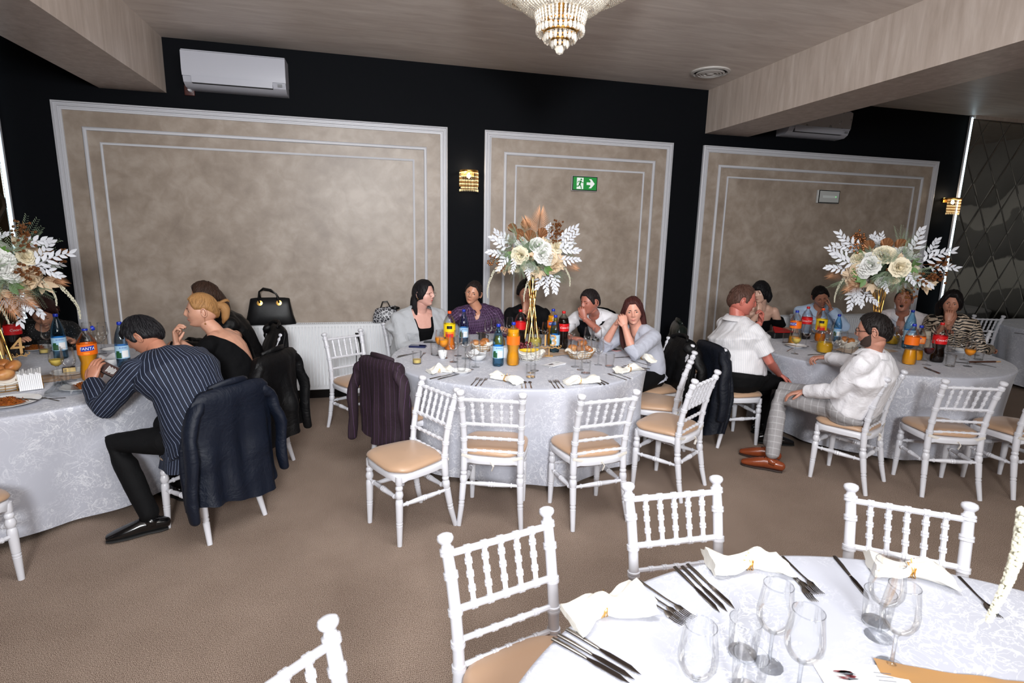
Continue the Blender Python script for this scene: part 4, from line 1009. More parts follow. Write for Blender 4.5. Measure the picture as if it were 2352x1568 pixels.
pair('s', (((0.972, 3.486), (1.026, 3.721)), ((0.998, 3.481), (1.044, 3.681)), ((1.036, 3.474), (1.085, 3.711))), [s+' of the three at the front edge of the middle table' for s in ('left spoon', 'small middle spoon', 'right spoon')])
pair('f', (((1.199, 3.447), (1.229, 3.724)), ((1.223, 3.442), (1.264, 3.719)), ((1.260, 3.447), (1.281, 3.728))), [s+' of the three behind the third front chair' for s in SETF])
napkin((1.298, 3.520), (1.547, 3.548), 'napkin in gold ring at the front right of the middle table', seed=2)
pair('k', (((1.547, 3.478), (1.530, 3.726)), ((1.574, 3.473), (1.571, 3.732)), ((1.609, 3.491), (1.579, 3.718))), [s+' of three right of the front right napkin' for s in ('left knife', 'middle knife', 'right knife')])
pair('f', (((1.792, 3.569), (1.702, 3.833)), ((1.838, 3.599), (1.760, 3.865))), [s+' fork of the pair below the bow-shaped napkin at right' for s in ('front', 'back')])
napkin((1.808, 3.761), (2.029, 3.851), 'bow-shaped napkin in gold ring at the right of the middle table', seed=3)
pair('k', (((2.082, 3.814), (1.903, 3.974)), ((2.124, 3.850), (1.944, 4.013))), [s+' knife of the pair behind the bow-shaped napkin' for s in ('front', 'back')])
cut('f', (2.193, 3.959), (2.080, 4.201), 'single fork in front of the narrow napkin by the person in the pale grey shirt')
cut('k', (2.228, 4.299), (2.030, 4.277), 'single knife pointing left from the narrow napkin')
napkin((2.220, 4.318), (2.258, 4.043), 'narrow rolled napkin in gold ring at the right rim of the middle table', .06, 4)
pair('k', (((0.183, 4.555), (0.330, 4.705)), ((0.192, 4.603), (0.370, 4.735))), [s+' knife of the pair by the pale spirit tumbler' for s in ('front', 'back')])
cut('f', (0.371, 4.526), (0.440, 4.761), 'fork left of the crumpled tissue tumbler')
cut('k', (0.383, 3.827), (0.545, 3.939), 'knife under the used napkin, middle table'); cut('k', (0.437, 3.806), (0.629, 3.952), 'second knife under the used napkin, middle table'); cut('f', (0.388, 4.004), (0.497, 4.269), 'fork sticking out behind the used napkin, middle table')
napkin((0.390, 3.991), (0.560, 4.044), 'opened used napkin in gold ring at the left of the middle table', .12, 5)

# ---------------------------------------------------------------- left table
bottle((-2.758, 5.092), 'cola', 'cola bottle with red cap left of the sequinned top', .5, .7, s=1.05)
bottle((-2.369, 4.907), 'water', 'blue water bottle in front of the sequinned top', .45, s=1.05)
bottle((-1.867, 4.189), 'orange', 'orange soda bottle with open blue cap in front of the striped sleeve', .55, .1, s=1.05, capopen=True)
bottle((-1.809, 4.558), 'water', 'water bottle beside the bent head over the striped jacket', .4, s=1.0, tint=glassy('faint_blue_plastic', (.62, .76, .9, 1), .5))
for p, lb, f in (((-2.069, 4.222), 'stemmed glass with white wine behind the plastic bag, left table', WWINE), ((-1.982, 4.185), 'stemmed glass with a few red drops beside the white wine', None), ((-2.157, 5.069), 'empty stemmed glass behind the orange soda, left table', None), ((-2.350, 5.308), 'stemmed glass behind the orange soda bottle cap, left table', None), ((-2.609, 5.238), 'stemmed glass in front of the sequinned chest', None), ((-1.869, 4.710), 'stemmed glass under the chin over the striped jacket', None), ((-2.230, 5.291), 'tall stemmed glass at the far rim of the left table', None)): wine(p, lb, f, 1.0, .35)
for p, lb, f in (((-2.586, 5.132), 'tumbler with brownish drink by the sequinned top\'s plate', WHISK), ((-1.984, 4.064), 'tumbler in front of the white wine glass, left table', None), ((-2.447, 4.451), 'tumbler at the foot of the left flower stand', None)): tumbler(p, lb, f, 1.0, .3)
plate((-2.062, 3.670), .15, 'white dinner plate with stew at the front left', 'cabbage stew on the plate at the front of the left table', seed=3)
plate((-1.818, 3.963), .12, 'white plate under the striped sleeve with stew', 'orange stew on the plate by the striped sleeve', seed=5)
plate((-2.742, 5.310), .13, 'white plate in front of the sequinned top', 'fried food on the sequinned top\'s plate', seed=6)
plate((-2.068, 4.389), .12, 'white dessert plate behind the two stemmed glasses, left table'); plate((-2.127, 5.168), .07, 'small dessert plate at the far rim of the left table')
t = thing('cake_piece', 'piece of chocolate layer cake on the dessert plate, left table', 'food', (*(-2.094, 4.418), TZ+.01), .4)
b = MB(); b.box((0, 0, .015), (.07, .03, .03)); obj('cake_sponge', b, plain('cake_cream', (226, 196, 130), .6), t, smooth=False); b = MB(); b.box((-.036, 0, .015), (.006, .032, .032)); b.box((0, 0, .033), (.07, .031, .005)); obj('chocolate_glaze', b, plain('dark_chocolate', (48, 24, 16), .3), t, smooth=False)
bowl((-1.908, 4.630), 'white bowl on the left table behind the phone', .075)
basket((-2.268, 4.009), 'gold wire bread basket at the left edge', .17, .3, sq=.75)
for k, (p, z) in enumerate((((-2.402, 4.188), .085), ((-2.295, 4.085), .08), ((-2.342, 4.267), .095), ((-2.447, 4.354), .09))): roll(p, z, 'bread roll at the left edge, %s' % ('cut off by the frame', 'front one', 'right one', 'back one')[k], 1.15, k*.8)
napkin_holder((-2.122, 4.005), .5, 'gold holder full of white paper napkins on the left table')
bag_film((-1.871, 3.843), 'crumpled clear plastic bag in front of the wine glasses, left table')
number_sign((-2.535, 4.618), '14', 'gold cut-out number 14 on the left table', .13, .09)
runner((-2.120, 4.277), .55, .22, .6, 'gold satin runner on the left table')
cut('f', (-1.820, 3.687), (-2.052, 3.846), 'fork lying upper left of the crossed pair by the stew plate'); cut('f', (-1.815, 3.749), (-1.944, 3.745), 'fork crossing the other fork, left table'); cut('k', (-1.907, 3.651), (-2.016, 3.696), 'knife resting on the stew plate', .02)
# ---------------------------------------------------------------- right table
bottle((4.118, 4.587), 'orange', 'nearly empty orange soda bottle behind the white wine glass, right table', .25, -.5)
bottle((4.487, 4.847), 'cola', 'nearly empty cola bottle with red cap beside the red purse', .2)
bottle((4.554, 4.715), 'yellow', 'yellow-labelled bottle with open orange cap before the pale blue shirt', .25)
bottle((4.720, 4.668), 'water', 'blue water bottle at the back of the right-hand table', .4, s=.85)
bottle((5.164, 4.242), 'water', 'tall blue water bottle left of the zebra sleeve', .4, .3, s=1.15)
bottle((4.501, 3.663), 'orange', 'half-full orange soda bottle right of the person in checked trousers', .38, 2.6, s=1.02, emblem=False)
bottle((4.849, 3.693), 'cola', 'dark cola bottle with red cap in front of the zebra sleeve', .62, .6, s=1.02)
bottle((4.747, 3.796), 'orange', 'orange drink bottle hidden behind the soda at the right-hand table', .3, .5, s=.9, emblem=False)
for p, lb, f in (((3.794, 4.196), 'stemmed glass of white wine at the left of the right-hand table', WWINE), ((4.178, 4.490), 'empty stemmed glass behind the plate on the right-hand table', None), ((4.451, 4.681), 'stemmed glass by the cola bottle, right-hand table', None), ((4.061, 4.007), 'stemmed glass right of the juice jug', None), ((4.200, 4.079), 'second stemmed glass right of the juice jug', None), ((4.720, 4.766), 'stemmed glass left of the small blue bottle', None),
    ((4.637, 3.608), 'stemmed glass with red wine rest left of the dark cola bottle', RWINE), ((4.792, 3.771), 'stemmed glass just left of the red wine one', None), ((4.965, 3.508), 'stemmed glass of orange juice at the right end of the right-hand table', OJ), ((5.336, 3.970), 'tall stemmed glass by the zebra forearm', None), ((5.210, 3.725), 'empty stemmed glass behind the orange juice', None), ((5.056, 4.258), 'stemmed glass behind the head in dark glasses', None), ((5.560, 3.878), 'stemmed glass at the right rim of the right-hand table', None)): wine(p, lb, f, 1.0, .4)
for p, lb in (((4.090, 4.659), 'tumbler in front of the red purse'), ((4.183, 3.989), 'tumbler at the white collar, right-hand table'), ((4.800, 3.534), 'wide tumbler right of the dark cola bottle'), ((5.455, 4.033), 'tumbler behind the wide one, right-hand table'), ((5.357, 3.703), 'tumbler with ice behind the brown cigar'), ((5.658, 4.129), 'tumbler by the zebra cuff')): tumbler(p, lb)
carafe((4.113, 4.188), 'round jug with orange drink in the middle of the right-hand table', plain('lemonade', (206, 160, 20), .1), 1.1, .5)
carafe((5.218, 4.459), 'jug of juice behind the head in dark glasses', plain('lemonade', (206, 160, 20), .1), 1.0, .5)
plate((4.038, 4.466), .1, 'white plate with crossed cutlery at the left of the right-hand table'); plate((5.589, 4.014), .09, 'small plate with lemon at the zebra cuff')
basket((4.524, 4.333), 'white wire bread basket left of the person in checked trousers', .12, .1, WIREW)
for k, p in enumerate(((4.576, 4.412), (4.556, 4.329))): roll(p, .075, 'bread roll left of the person in checked trousers, %s' % ('left', 'right')[k], .95, k)
cut('f', (3.717, 4.208), (4.158, 4.515), 'fork crossing the plate on the right-hand table', .02); cut('k', (3.941, 4.501), (4.042, 4.339), 'knife crossing the plate on the right-hand table', .02); cut('k', (3.866, 4.110), (4.137, 4.146), 'knife below the round juice jug')
cut('f', (4.459, 3.345), (4.531, 3.561), 'fork at the front edge of the right-hand table'); cut('k', (4.421, 3.322), (4.495, 3.504), 'knife next to the fork at the front edge, right-hand table'); cut('k', (5.014, 3.650), (5.134, 3.531), 'knife under the orange juice glass, right-hand table'); cut('f', (5.177, 3.427), (5.169, 3.592), 'fork under the brown cigar, right-hand table')
t = thing('cigar', 'long brown cigar in its sleeve at the right end of the right-hand table', 'cigar', (*(5.284, 3.592), TZ+.01), -.12); b = MB(); b.loft([(-.16, 0, 0), (.1, 0, 0)], .008, seg=10); obj('wrapper', b, plain('cigar_brown', (74, 42, 26), .6), t); b = MB(); b.loft([(.1, 0, 0), (.15, 0, 0)], .006, seg=8); obj('tip', b, plain('cigar_tip', (190, 150, 110), .6), t)
runner((4.612, 4.216), .6, .26, .1, 'gold satin runner beside the face in dark glasses')
t = thing('clutch_bag', 'black clutch with red flap on the far left of the right-hand table', 'bag', (*(4.256, 4.954), TZ), .1)
b = MB(); b.rbox((0, 0, .035), (.26, .12, .07), .02); obj('bag_body', b, plain('black_leather', (16, 16, 18), .4), t); b = MB(); b.add([(-.12, -.05, .072), (.13, -.062, .07), (.13, .05, .085), (-.05, .055, .12), (-.12, -.052, .066), (.13, -.066, .062), (.13, .05, .07), (-.05, .055, .08)], [(0, 1, 2, 3), (0, 4, 5, 1), (1, 5, 6, 2), (2, 6, 7, 3), (3, 7, 4, 0)]); obj('flap', b, plain('red_leather', (176, 16, 20), .4), t, smooth=False)
t = thing('gift_box', 'small teal box at the white long-sleeved collar', 'box', (*(4.472, 4.097), TZ), .2); b = MB(); b.rbox((0, 0, .03), (.08, .05, .06), .004); obj('box_body', b, plain('teal_card', (40, 84, 92), .5), t, smooth=False)
t = thing('beige_jug', 'beige jug with dark handle in front of the zebra blouse', 'jug', (*(5.348, 4.216), TZ)); b = MB(); b.lathe([(.04, 0), (.045, .01), (.043, .12), (.036, .17), (.04, .18)], 22); obj('jug_body', b, plain('beige_ceramic', (196, 184, 166), .35), t); b = MB(); b.loft([(.04, 0, .16), (.07, 0, .15), (.075, 0, .09), (.042, 0, .04)], .006, seg=8); obj('handle', b, BLACK, t)
cut('k', (7.469, 4.821), (7.487, 4.731), 'knife on the table at the far right edge')
# ---------------------------------------------------------------- near table
for (a, c), l in zip((((0.477, 1.206), (0.613, 1.000)), ((0.448, 1.191), (0.575, 1.014)), ((0.429, 1.181), (0.556, 1.010))), ('right', 'middle', 'left')): cut('k', a, c, 'large %s knife of the three at the bottom, nearest us' % l)
for (a, c), l in zip((((0.767, 1.357), (0.829, 1.182)), ((0.745, 1.355), (0.794, 1.201)), ((0.721, 1.339), (0.787, 1.168))), ('right', 'middle', 'left')): cut('f', a, c, '%s fork of the three right of the ringed napkin by the foreground chair' % l)
for (a, c), l in zip((((0.957, 1.401), (0.972, 1.170)), ((0.934, 1.394), (0.942, 1.188)), ((0.909, 1.397), (0.921, 1.158))), ('right', 'middle', 'left')): cut('k', a, c, '%s knife of the three at the far rim of the foreground table' % l)
for (a, c), l in zip((((1.258, 1.381), (1.243, 1.153)), ((1.296, 1.377), (1.271, 1.221)), ((1.264, 1.349), (1.230, 1.202))), ('long', 'right', 'left')): cut('f', a, c, '%s fork of the three behind the foreground glasses' % l)
cut('k', (1.465, 1.336), (1.402, 1.169), 'single knife behind the foreground tumbler at right'); cut('f', (1.770, 1.161), (1.703, 1.030), 'single fork at the right of the foreground table')
napkin((0.493, 1.228), (0.730, 1.262), 'large ringed napkin nearest the foreground chair', .12, 6); napkin((1.011, 1.372), (1.259, 1.318), 'ringed napkin at the far rim of the foreground table, middle', .1, 7); napkin((1.518, 1.255), (1.711, 1.144), 'ringed napkin at the far rim of the foreground table, right', .1, 8)
for p, lb in (((1.282, 1.002), 'large stemmed glass at right foreground, behind the other'), ((1.221, 0.911), 'large stemmed glass at right foreground, nearer us'), ((0.923, 0.981), 'stemmed glass in the middle of the foreground group'), ((0.922, 0.885), 'stemmed glass in the foreground, its foot below the frame'), ((0.659, 0.897), 'leftmost foreground glass, cut by the bottom edge')): wine(p, lb)
for p, lb in (((1.318, 1.045), 'thick-based tumbler at right foreground'), ((0.882, 1.027), 'thick-based tumbler in the middle foreground'), ((0.816, 0.922), 'tumbler cut by the bottom edge in the foreground')): tumbler(p, lb)
cards((1.120, 0.892), -.35, 'white menu card with flower print at the bottom of the foreground', 1, .21, .1)
runner((1.492, 0.643), .8, .26, -0.478, 'gold satin runner in the bottom right corner')

# ================================================================ flowers
LEAFW = plain('white_fabric_leaf', (214, 216, 222), .6); FERN = plain('sage_fern', (142, 160, 132), .7, var=.25); GLEAF = plain('green_leaf', (82, 120, 48), .45, var=.2); PEACH = plain('peach_fabric_leaf', (214, 188, 156), .6, var=.1)
ROSEW = plain('white_petal', (228, 228, 224), .65); ROSEC = plain('cream_petal', (236, 226, 200), .6); ROSEP = plain('peach_petal', (226, 204, 172), .6, var=.1); BERRY = plain('copper_berry', (146, 96, 60), .3, .7)
AMAR = plain('cream_amaranth', (226, 222, 200), .7)
def leafm(mb, p, d, n, L, W, mi=0, bend=.2):
    p = Vector(p); d = Vector(d).normalized(); n = Vector(n); n = (n-d*n.dot(d)); n = n.normalized() if n.length > 1e-4 else d.orthogonal().normalized(); s = d.cross(n)
    V = []; pr = [(0, .05), (.25, .8), (.5, 1), (.78, .6), (1, .02)]
    for u, w_ in pr:
        c = p+d*L*u-n*bend*L*u*u
        V += [c+s*W/2*w_, c-n*W*.12*w_, c-s*W/2*w_]
    F = []
    for k in range(4): a = 3*k; F += [(a, a+1, a+4, a+3), (a+1, a+2, a+5, a+4)]
    mb.add(V, F, mi)
def rosem(seed, R=.05, mats=None, open_=1.0):
    mb = MB(); rnd = random.Random(seed)
    for layer, (r, n, h, tilt) in enumerate(((.22, 3, .62, .1), (.45, 5, .6, .35), (.7, 6, .5, .7), (1.0, 7, .3, 1.1))):
        for i in range(n):
            a = 2*pi*(i+.5*layer+rnd.uniform(-.15, .15))/n; wd = R*(.55+.35*r)
            o = Vector((cos(a), sin(a), 0)); s = Vector((-sin(a), cos(a), 0)); base = o*R*r*.3
            V = []
            for u in (0, .35, .7, 1):
                for v in (-1, -.5, 0, .5, 1):
                    rr = R*r*(.3+.7*u**(.8))*(1+.18*tilt*u); hh = R*(h+.25)*u*(1.25-.55*tilt*u)
                    curl = (1 if u < 1 else 1.1)
                    q = o*rr*curl*(1-.12*v*v)+s*wd*v*(.35+.65*sin(min(1, u+.15)*pi/1.6))+Vector((0, 0, hh-(.1*R*v*v)*u))
                    V.append(q)
            mb.add(V, [(5*k+j, 5*k+j+1, 5*k+j+6, 5*k+j+5) for k in range(3) for j in range(4)])
    mb.ball((0, 0, R*.4), (R*.2, R*.2, R*.35), 0, 8, 5)
    return mb.mesh('rose', mats, True, 60)
def sprig(seed, L=.2, leaves=13, LL=.05, LW=.021, mat=None, droop=.3):
    mb = MB(); rnd = random.Random(seed); P = [Vector((0, 0, 0))]
    for k in range(8): u = (k+1)/8; P.append(Vector((.02*sin(u*3+seed), -droop*L*u*u, L*u)))
    mb.loft(P, .0018, seg=4, rc=False)
    for i in range(leaves):
        u = .2+.8*i/(leaves-1); k = min(7, int(u*8)); c = P[k].lerp(P[k+1], u*8-k) if k < 8 else P[-1]
        t = (P[min(8, k+1)]-P[k]).normalized(); sd = (1 if i % 2 else -1); o = Vector((sd, rnd.uniform(-.35, .35), 0))
        d = t*(.55+.6*u)+o*(1-.6*u); leafm(mb, c, d, (rnd.uniform(-.3, .3), -1, rnd.uniform(-.2, .2)), LL*(1-.25*u)*rnd.uniform(.85, 1.1), LW, 0, .15)
    return mb.mesh('sprig', mat, True, 60)
def palm(mat, L=.2, n=14):
    mb = MB(); mb.loft([(0, 0, 0), (0, 0, L*.85)], .0028, seg=5, rc=False)
    for i in range(n):
        u = i/(n-1)
        for s in (-1, 1):
            a = (1.15-.95*u)*s; leafm(mb, (0, 0, L*(.12+.7*u)), (sin(a), .0, cos(a)), (0, -1, 0), L*(.6-.18*u), .0055, 0, .25)
    return mb.mesh('palm', mat, True, 60)
def fernm(seed, L=.15):
    mb = MB(); rnd = random.Random(seed)
    for s in range(7):
        a = rnd.uniform(-.8, .8); d = Vector((sin(a), rnd.uniform(-.4, .3), cos(a))).normalized(); l = L*rnd.uniform(.6, 1)
        for i in range(13):
            c = d*l*(i+1)/13
            for q in (-1, 1):
                dd = d*.8+Vector((q*.8, rnd.uniform(-.4, .4), 0)); mb.add([c, c+dd*.012+Vector((0, .0016, 0)), c+dd*.03*(1.1-i/16), c+dd*.012-Vector((0, .0016, .002))], [(0, 1, 2, 3)])
    return mb.mesh('fern', FERN, False)
def berriesm(seed, L=.14, n=16):
    mb = MB(); rnd = random.Random(seed); mb.loft([(0, 0, 0), (.01, -.01, L*.5), (0, -.02, L)], .0016, seg=4, rc=False)
    for i in range(n):
        u = .3+.7*i/n; c = Vector((rnd.uniform(-.035, .035), rnd.uniform(-.02, .02)-.01, L*u)); mb.loft([(0, -.01*u, L*(u-.1)), c], .001, seg=3, rc=False); mb.ball(c, (.0085, .0085, .0095), 0, 7, 5)
    return mb.mesh('berries', BERRY, True)
def discm(seed):
    mb = MB(); n = 20
    V = [(0, 0, 0)]+[(.042*cos(2*pi*i/n)*(1+.06*sin(3*i)), .006*sin(i*1.7), .045+.042*sin(2*pi*i/n)) for i in range(n)]
    mb.add(V, [(0, 1+i, 1+(i+1) % n) for i in range(n)])
    for i in range(0, n, 2): mb.loft([(0, -.001, 0), Vector(V[1+i])+Vector((0, -.002, 0))], .0012, seg=4, rc=False)
    return mb.mesh('lace_disc', COPPER, False)
def amarm(seed, L=.16, arc=.06):
    mb = MB(); rnd = random.Random(seed)
    for i in range(46):
        u = i/45; c = Vector((arc*sin(u*1.6), -.02*sin(u*3), -L*u)); r = .0075*(1-.65*u)
        for k in range(5): a = rnd.uniform(0, 6.28); mb.ball(c+Vector((cos(a)*r, sin(a)*r, rnd.uniform(-.002, .002))), .0032*(1-.4*u), 0, 4, 3)
    return mb.mesh('amaranth', AMAR, True)
def peachm(seed):
    mb = MB(); rnd = random.Random(seed)
    for i in range(9): a = rnd.uniform(-1.2, 1.2); leafm(mb, (0, 0, 0), (sin(a), rnd.uniform(-.5, .1), cos(a)), (0, -1, .2), rnd.uniform(.05, .09), .035, 0, .3)
    return mb.mesh('peach_leaves', PEACH, True, 60)
def greenm(seed):
    mb = MB()
    for a in (-.8, 0, .7): leafm(mb, (0, 0, 0), (sin(a), -.3, cos(a)), (0, -1, .1), .07, .034, 0, .2)
    return mb.mesh('green_leaves', GLEAF, True, 60)
FM = {'rw': [rosem(1, .05, ROSEW), rosem(2, .053, ROSEW)], 'rc': [rosem(3, .05, ROSEC), rosem(4, .048, ROSEC)], 'rp': [rosem(5, .052, ROSEP)], 'sp': [sprig(1, .17, 10, .062, .021, LEAFW), sprig(2, .2, 11, .06, .019, LEAFW), sprig(4, .15, 9, .058, .022, LEAFW)],
      'pa': [palm(COPPER)], 'fe': [fernm(1), fernm(2)], 'be': [berriesm(1), berriesm(5)], 'di': [discm(1)], 'am': [amarm(1), amarm(2, .2, -.05)], 'pe': [peachm(1), peachm(2)], 'gr': [greenm(1)]}
FN = {'rw': 'white_rose', 'rc': 'cream_rose', 'rp': 'peach_peony', 'sp': 'white_leaf_spray', 'pa': 'copper_palm_leaf', 'fe': 'fern_sprig', 'be': 'copper_berry_spray', 'di': 'copper_lace_leaf', 'am': 'amaranth_tail', 'pe': 'fabric_leaves', 'gr': 'green_leaves'}
def bouquet(p, label, items, cz=.85, RX=.27, RY=.24, RZ=.17, seed=1, rz=None, lean=0):
    t = thing('flower_arrangement', label, 'flowers', (p[0], p[1], TZ), camrz(*p) if rz is None else rz, 'flower arrangements on gold stands'); rnd = random.Random(seed)
    for i in range(10):
        a = 2*pi*i/10; tw = 2.5*(1 if i % 2 else -1); b = MB(); h = cz-.12
        b.loft([(.085*cos(a), .085*sin(a), .003), (.07*cos(a+tw)+lean, .07*sin(a+tw), h)], .0036, seg=6, rc=False); obj('stand_rod', b, GOLD, t)
    for z, r in ((.004, .085), (cz-.12, .07)):
        b = MB(); b.loft([(r*cos(g)+(lean if z > .1 else 0), r*sin(g), z) for g in [2*pi*k/24 for k in range(25)]], .0035, seg=6, rc=False); obj('stand_ring', b, GOLD, t)
    b = MB(); b.ball((lean, 0, cz), (RX*.62, RY*.62, RZ*.6), 0, 16, 10); obj('floral_foam', b, plain('dark_green_moss', (46, 58, 38), .9, bump=.6, bs=90), t)
    def put(k, dx, dz, s=1.0, roll=None, back=False, out=0):
        e = 1-(dx/(RX*1.0))**2-(dz/(RZ*1.0))**2; y = -RY*sqrt(max(0, e))*.9
        if back: y = -y
        n = Vector((dx/RX/RX, y/RY/RY-.001, dz/RZ/RZ)).normalized(); m = rnd.choice(FM[k]); o = bpy.data.objects.new(FN[k], m); SC.collection.objects.link(o); o.parent = t
        pos = Vector((dx+lean, y, cz+dz))
        if k in ('rw', 'rc', 'rp'): q = (n+Vector((0, -.5 if not back else .5, 0))).normalized().to_track_quat('Z', 'X'); pos = pos-n*.008
        elif k == 'am': q = Euler((0, 0, rnd.uniform(-.5, .5))).to_quaternion()
        else:   # lies along roll direction in the facing plane
            a = atan2(dx, dz) if roll is None else roll; d = Vector((sin(a), -.25 if not back else .25, cos(a))).normalized(); yv = -(Vector((0, -1, 0)) if not back else Vector((0, 1, 0))); xv = yv.cross(d).normalized(); yv = d.cross(xv)
            q = Matrix((xv, yv, d)).transposed().to_quaternion(); pos = pos-d*out
            if roll is None and k in ('sp', 'pa', 'be', 'di', 'fe', 'pe'): pos -= d*.03
        o.location = pos; o.rotation_mode = 'QUATERNION'; o.rotation_quaternion = q; o.scale = (s,)*3
    for it in items: put(*it)
    for i in range(34):  # the far side
        a = rnd.uniform(0, 6.28); r = sqrt(rnd.random()); put(rnd.choice(['rw', 'rc', 'sp', 'fe', 'fe', 'gr', 'pe', 'rw', 'sp']), RX*r*cos(a)*.9, RZ*r*sin(a)*.9, rnd.uniform(.8, 1.1), None, True)
    for i in range(12): a = rnd.uniform(0, 6.28); r = sqrt(rnd.random()); put(rnd.choice(['fe', 'gr', 'fe', 'pe']), RX*r*cos(a)*.85, RZ*r*sin(a)*.85, rnd.uniform(.7, 1))
    return t
IT = [('pa', .03, .17, 1.1, .1), ('pa', .0, .15, .9, -.5), ('di', -.19, .19, 1.0, -.3), ('di', -.06, .22, 1.15, -.4), ('di', -.11, .15, 1, -.7), ('di', -.03, .11, 1.25, -.1), ('di', .05, .15, 1.1, .5), ('di', -.06, .13, 1.2, -1.2),
    ('be', .14, .14, 1.2, .7), ('be', .12, .1, 1.1, 1.0), ('be', .17, .17, 1.1, .35), ('be', -.27, -.05, 1.2, -1.7), ('be', -.2, -.08, .9, -2.0), ('be', -.02, -.1, .8, -.2),
    ('rw', -.115, .12), ('rw', .03, .08, 1.05), ('rw', .075, 0, 1.1), ('rc', -.12, -.01, 1.25), ('rp', .19, -.1, 1.2), ('rp', .15, -.03, .95), ('rc', .205, .07, 1.0), ('rc', -.17, -.13, .8), ('rw', .13, -.03, 1.0), ('rw', -.03, -.12, .9), ('rw', .1, .06, .8), ('rp', .0, -.14, .8), ('rc', -.07, -.12, .75),
    ('sp', -.21, .07, 1.25, -1.25), ('sp', -.23, .06, 1.1, -.6), ('sp', -.25, .02, 1.1, -1.7), ('sp', -.2, -.02, 1.0, -2.3), ('sp', -.15, .0, .8, -2.8), ('sp', .17, .12, 1.2, 1.1), ('sp', .2, .02, 1.3, 1.35), ('sp', .22, -.01, 1.1, 1.8), ('sp', .22, .05, 1.1, .9), ('sp', .14, -.16, 1.15, 3.3), ('sp', .17, -.17, 1.15, 2.8), ('sp', .12, -.17, 1.0, 3.8), ('sp', .15, -.14, 1.0, 3.0), ('sp', .05, .16, .7, .8), ('sp', -.03, -.1, .7, 3.3),
    ('fe', -.05, .04, 1.3, .2), ('fe', -.04, .0, 1.3, 3.0), ('fe', -.15, .1, 1.2, -.9), ('fe', -.2, -.03, 1.3, -1.9), ('fe', .21, -.15, 1.2, 2.6), ('fe', -.12, .16, 1.2, -.2), ('fe', -.03, -.05, 1.1, 3.3), ('fe', .24, .04, 1.1, 1.3), ('fe', -.13, -.1, 1.1, 3.5), ('fe', .02, .0, 1.0, .3),
    ('gr', .09, -.07, 1.1, .2), ('gr', .1, -.11, 1.2, 1.9), ('gr', -.22, .02, .9, 3), ('pe', -.28, -.12, 1.1, -2.3), ('pe', .22, -.04, 1.0, .9), ('pe', .05, -.15, 1.0, 3.1), ('pe', -.03, -.13, .9, 2.7), ('pe', -.2, -.12, .9, -2.0), ('pe', .23, -.09, .9, 1.9),
    ('am', -.36, -.16, 1.3), ('am', .27, -.09, 1.25), ('am', -.01, -.16, 1.35), ('pa', .28, -.07, .7, 2.0)]
bouquet((1.448, 4.913), 'tall flower arrangement on an hourglass gold stand on the middle table', IT, .86, .28, .24, .19, 1)
rnd = random.Random(8)
def vary(items, f, s): 
    r = random.Random(s); return [(k, -x*f+r.uniform(-.03, .03), z+r.uniform(-.02, .02), *((sc[0],)+((-sc[1],) if len(sc) > 1 else ()) if sc else ())) for k, x, z, *sc in items]
IR = [q for q in vary(IT, 1, 3) if not (q[0] in ('di', 'pa') and q[2] > .1)]+[('be', .27, .03, 1.4, 1.3), ('be', .2, -.06, 1.3, 1.7), ('be', .15, -.12, 1.2, 2.6), ('di', .0, .15, 1.1, .1), ('di', .08, .15, 1.1, .5), ('di', -.1, .14, 1, -.4), ('pa', .02, -.15, 1.05, 2.85), ('pa', -.12, -.12, .8, -2.2), ('am', -.3, -.05, 1.4), ('am', .1, -.17, 1.0), ('rc', .0, .1, 1.3), ('sp', .14, .12, 1.3, .5), ('sp', -.16, .1, 1.3, -.7)]
bouquet((4.233, 3.771), 'flower arrangement on gold rods on the right-hand table above the person in glasses', [q for q in IR if not (q[2] < -.12 and q[1] > -.05)], .83, .27, .24, .17, 5, None, -.03)
IL = IT+[('pa', .04, -.14, 1.0, 2.75), ('pa', .1, -.14, .85, 2.4), ('be', .28, .06, 1.3, 1.5), ('pe', .2, .12, 1.3, .5), ('pe', .25, .08, 1.2, .9), ('pe', .28, -.12, 1.2, 2.1), ('fe', .2, .14, 1.5, .8), ('fe', .12, .1, 1.5, .2), ('fe', .1, -.05, 1.4, 3), ('am', .37, -.14, 1.6), ('be', .1, .02, 1.3, 2.0)]
IL = [q for q in IL if not (q[0] in ('di',) or (q[0] == 'pa' and q[2] > .1))]
bouquet((-2.514, 4.461), 'flower arrangement cut by the left edge with a copper palm leaf', IL, .74, .27, .26, .19, 9, None, .0)
# spray leaning in from the arrangement of the near table (its stand is below the frame)
t = thing('flower_spray', 'blurred cream flower tail hanging in at the right edge in the foreground', 'flowers', (1.25, .42, TZ), 0)
b = MB(); P0 = Vector((1.4195, .6345, 1.385)); 
A = Vector((*(1.014, 0.587), 1.38))-Vector((1.25, .42, TZ)); P = [Vector((0, 0, .004)), Vector((.06, .0, .35)), A*.7+Vector((0, 0, .22)), A]; b.loft(P, .004, seg=6); obj('stem', b, GLEAF, t)
b = MB(); rnd = random.Random(3); A = Vector((*(1.014, 0.587), 1.38))-Vector((1.25, .42, TZ)); B_ = Vector((*(1.009, 0.606), 1.17))-Vector((1.25, .42, TZ))
for i in range(70):
    u = i/69; c = A.lerp(B_, u)+Vector((.015*sin(u*3), 0, 0)); r = .009*(1-.7*u)
    for k in range(6): a = rnd.uniform(0, 6.28); b.ball(c+Vector((cos(a)*r, sin(a)*r, rnd.uniform(-.004, .004))), .005*(1-.4*u), 0, 5, 3)
obj('amaranth_tail', b, AMAR, t)

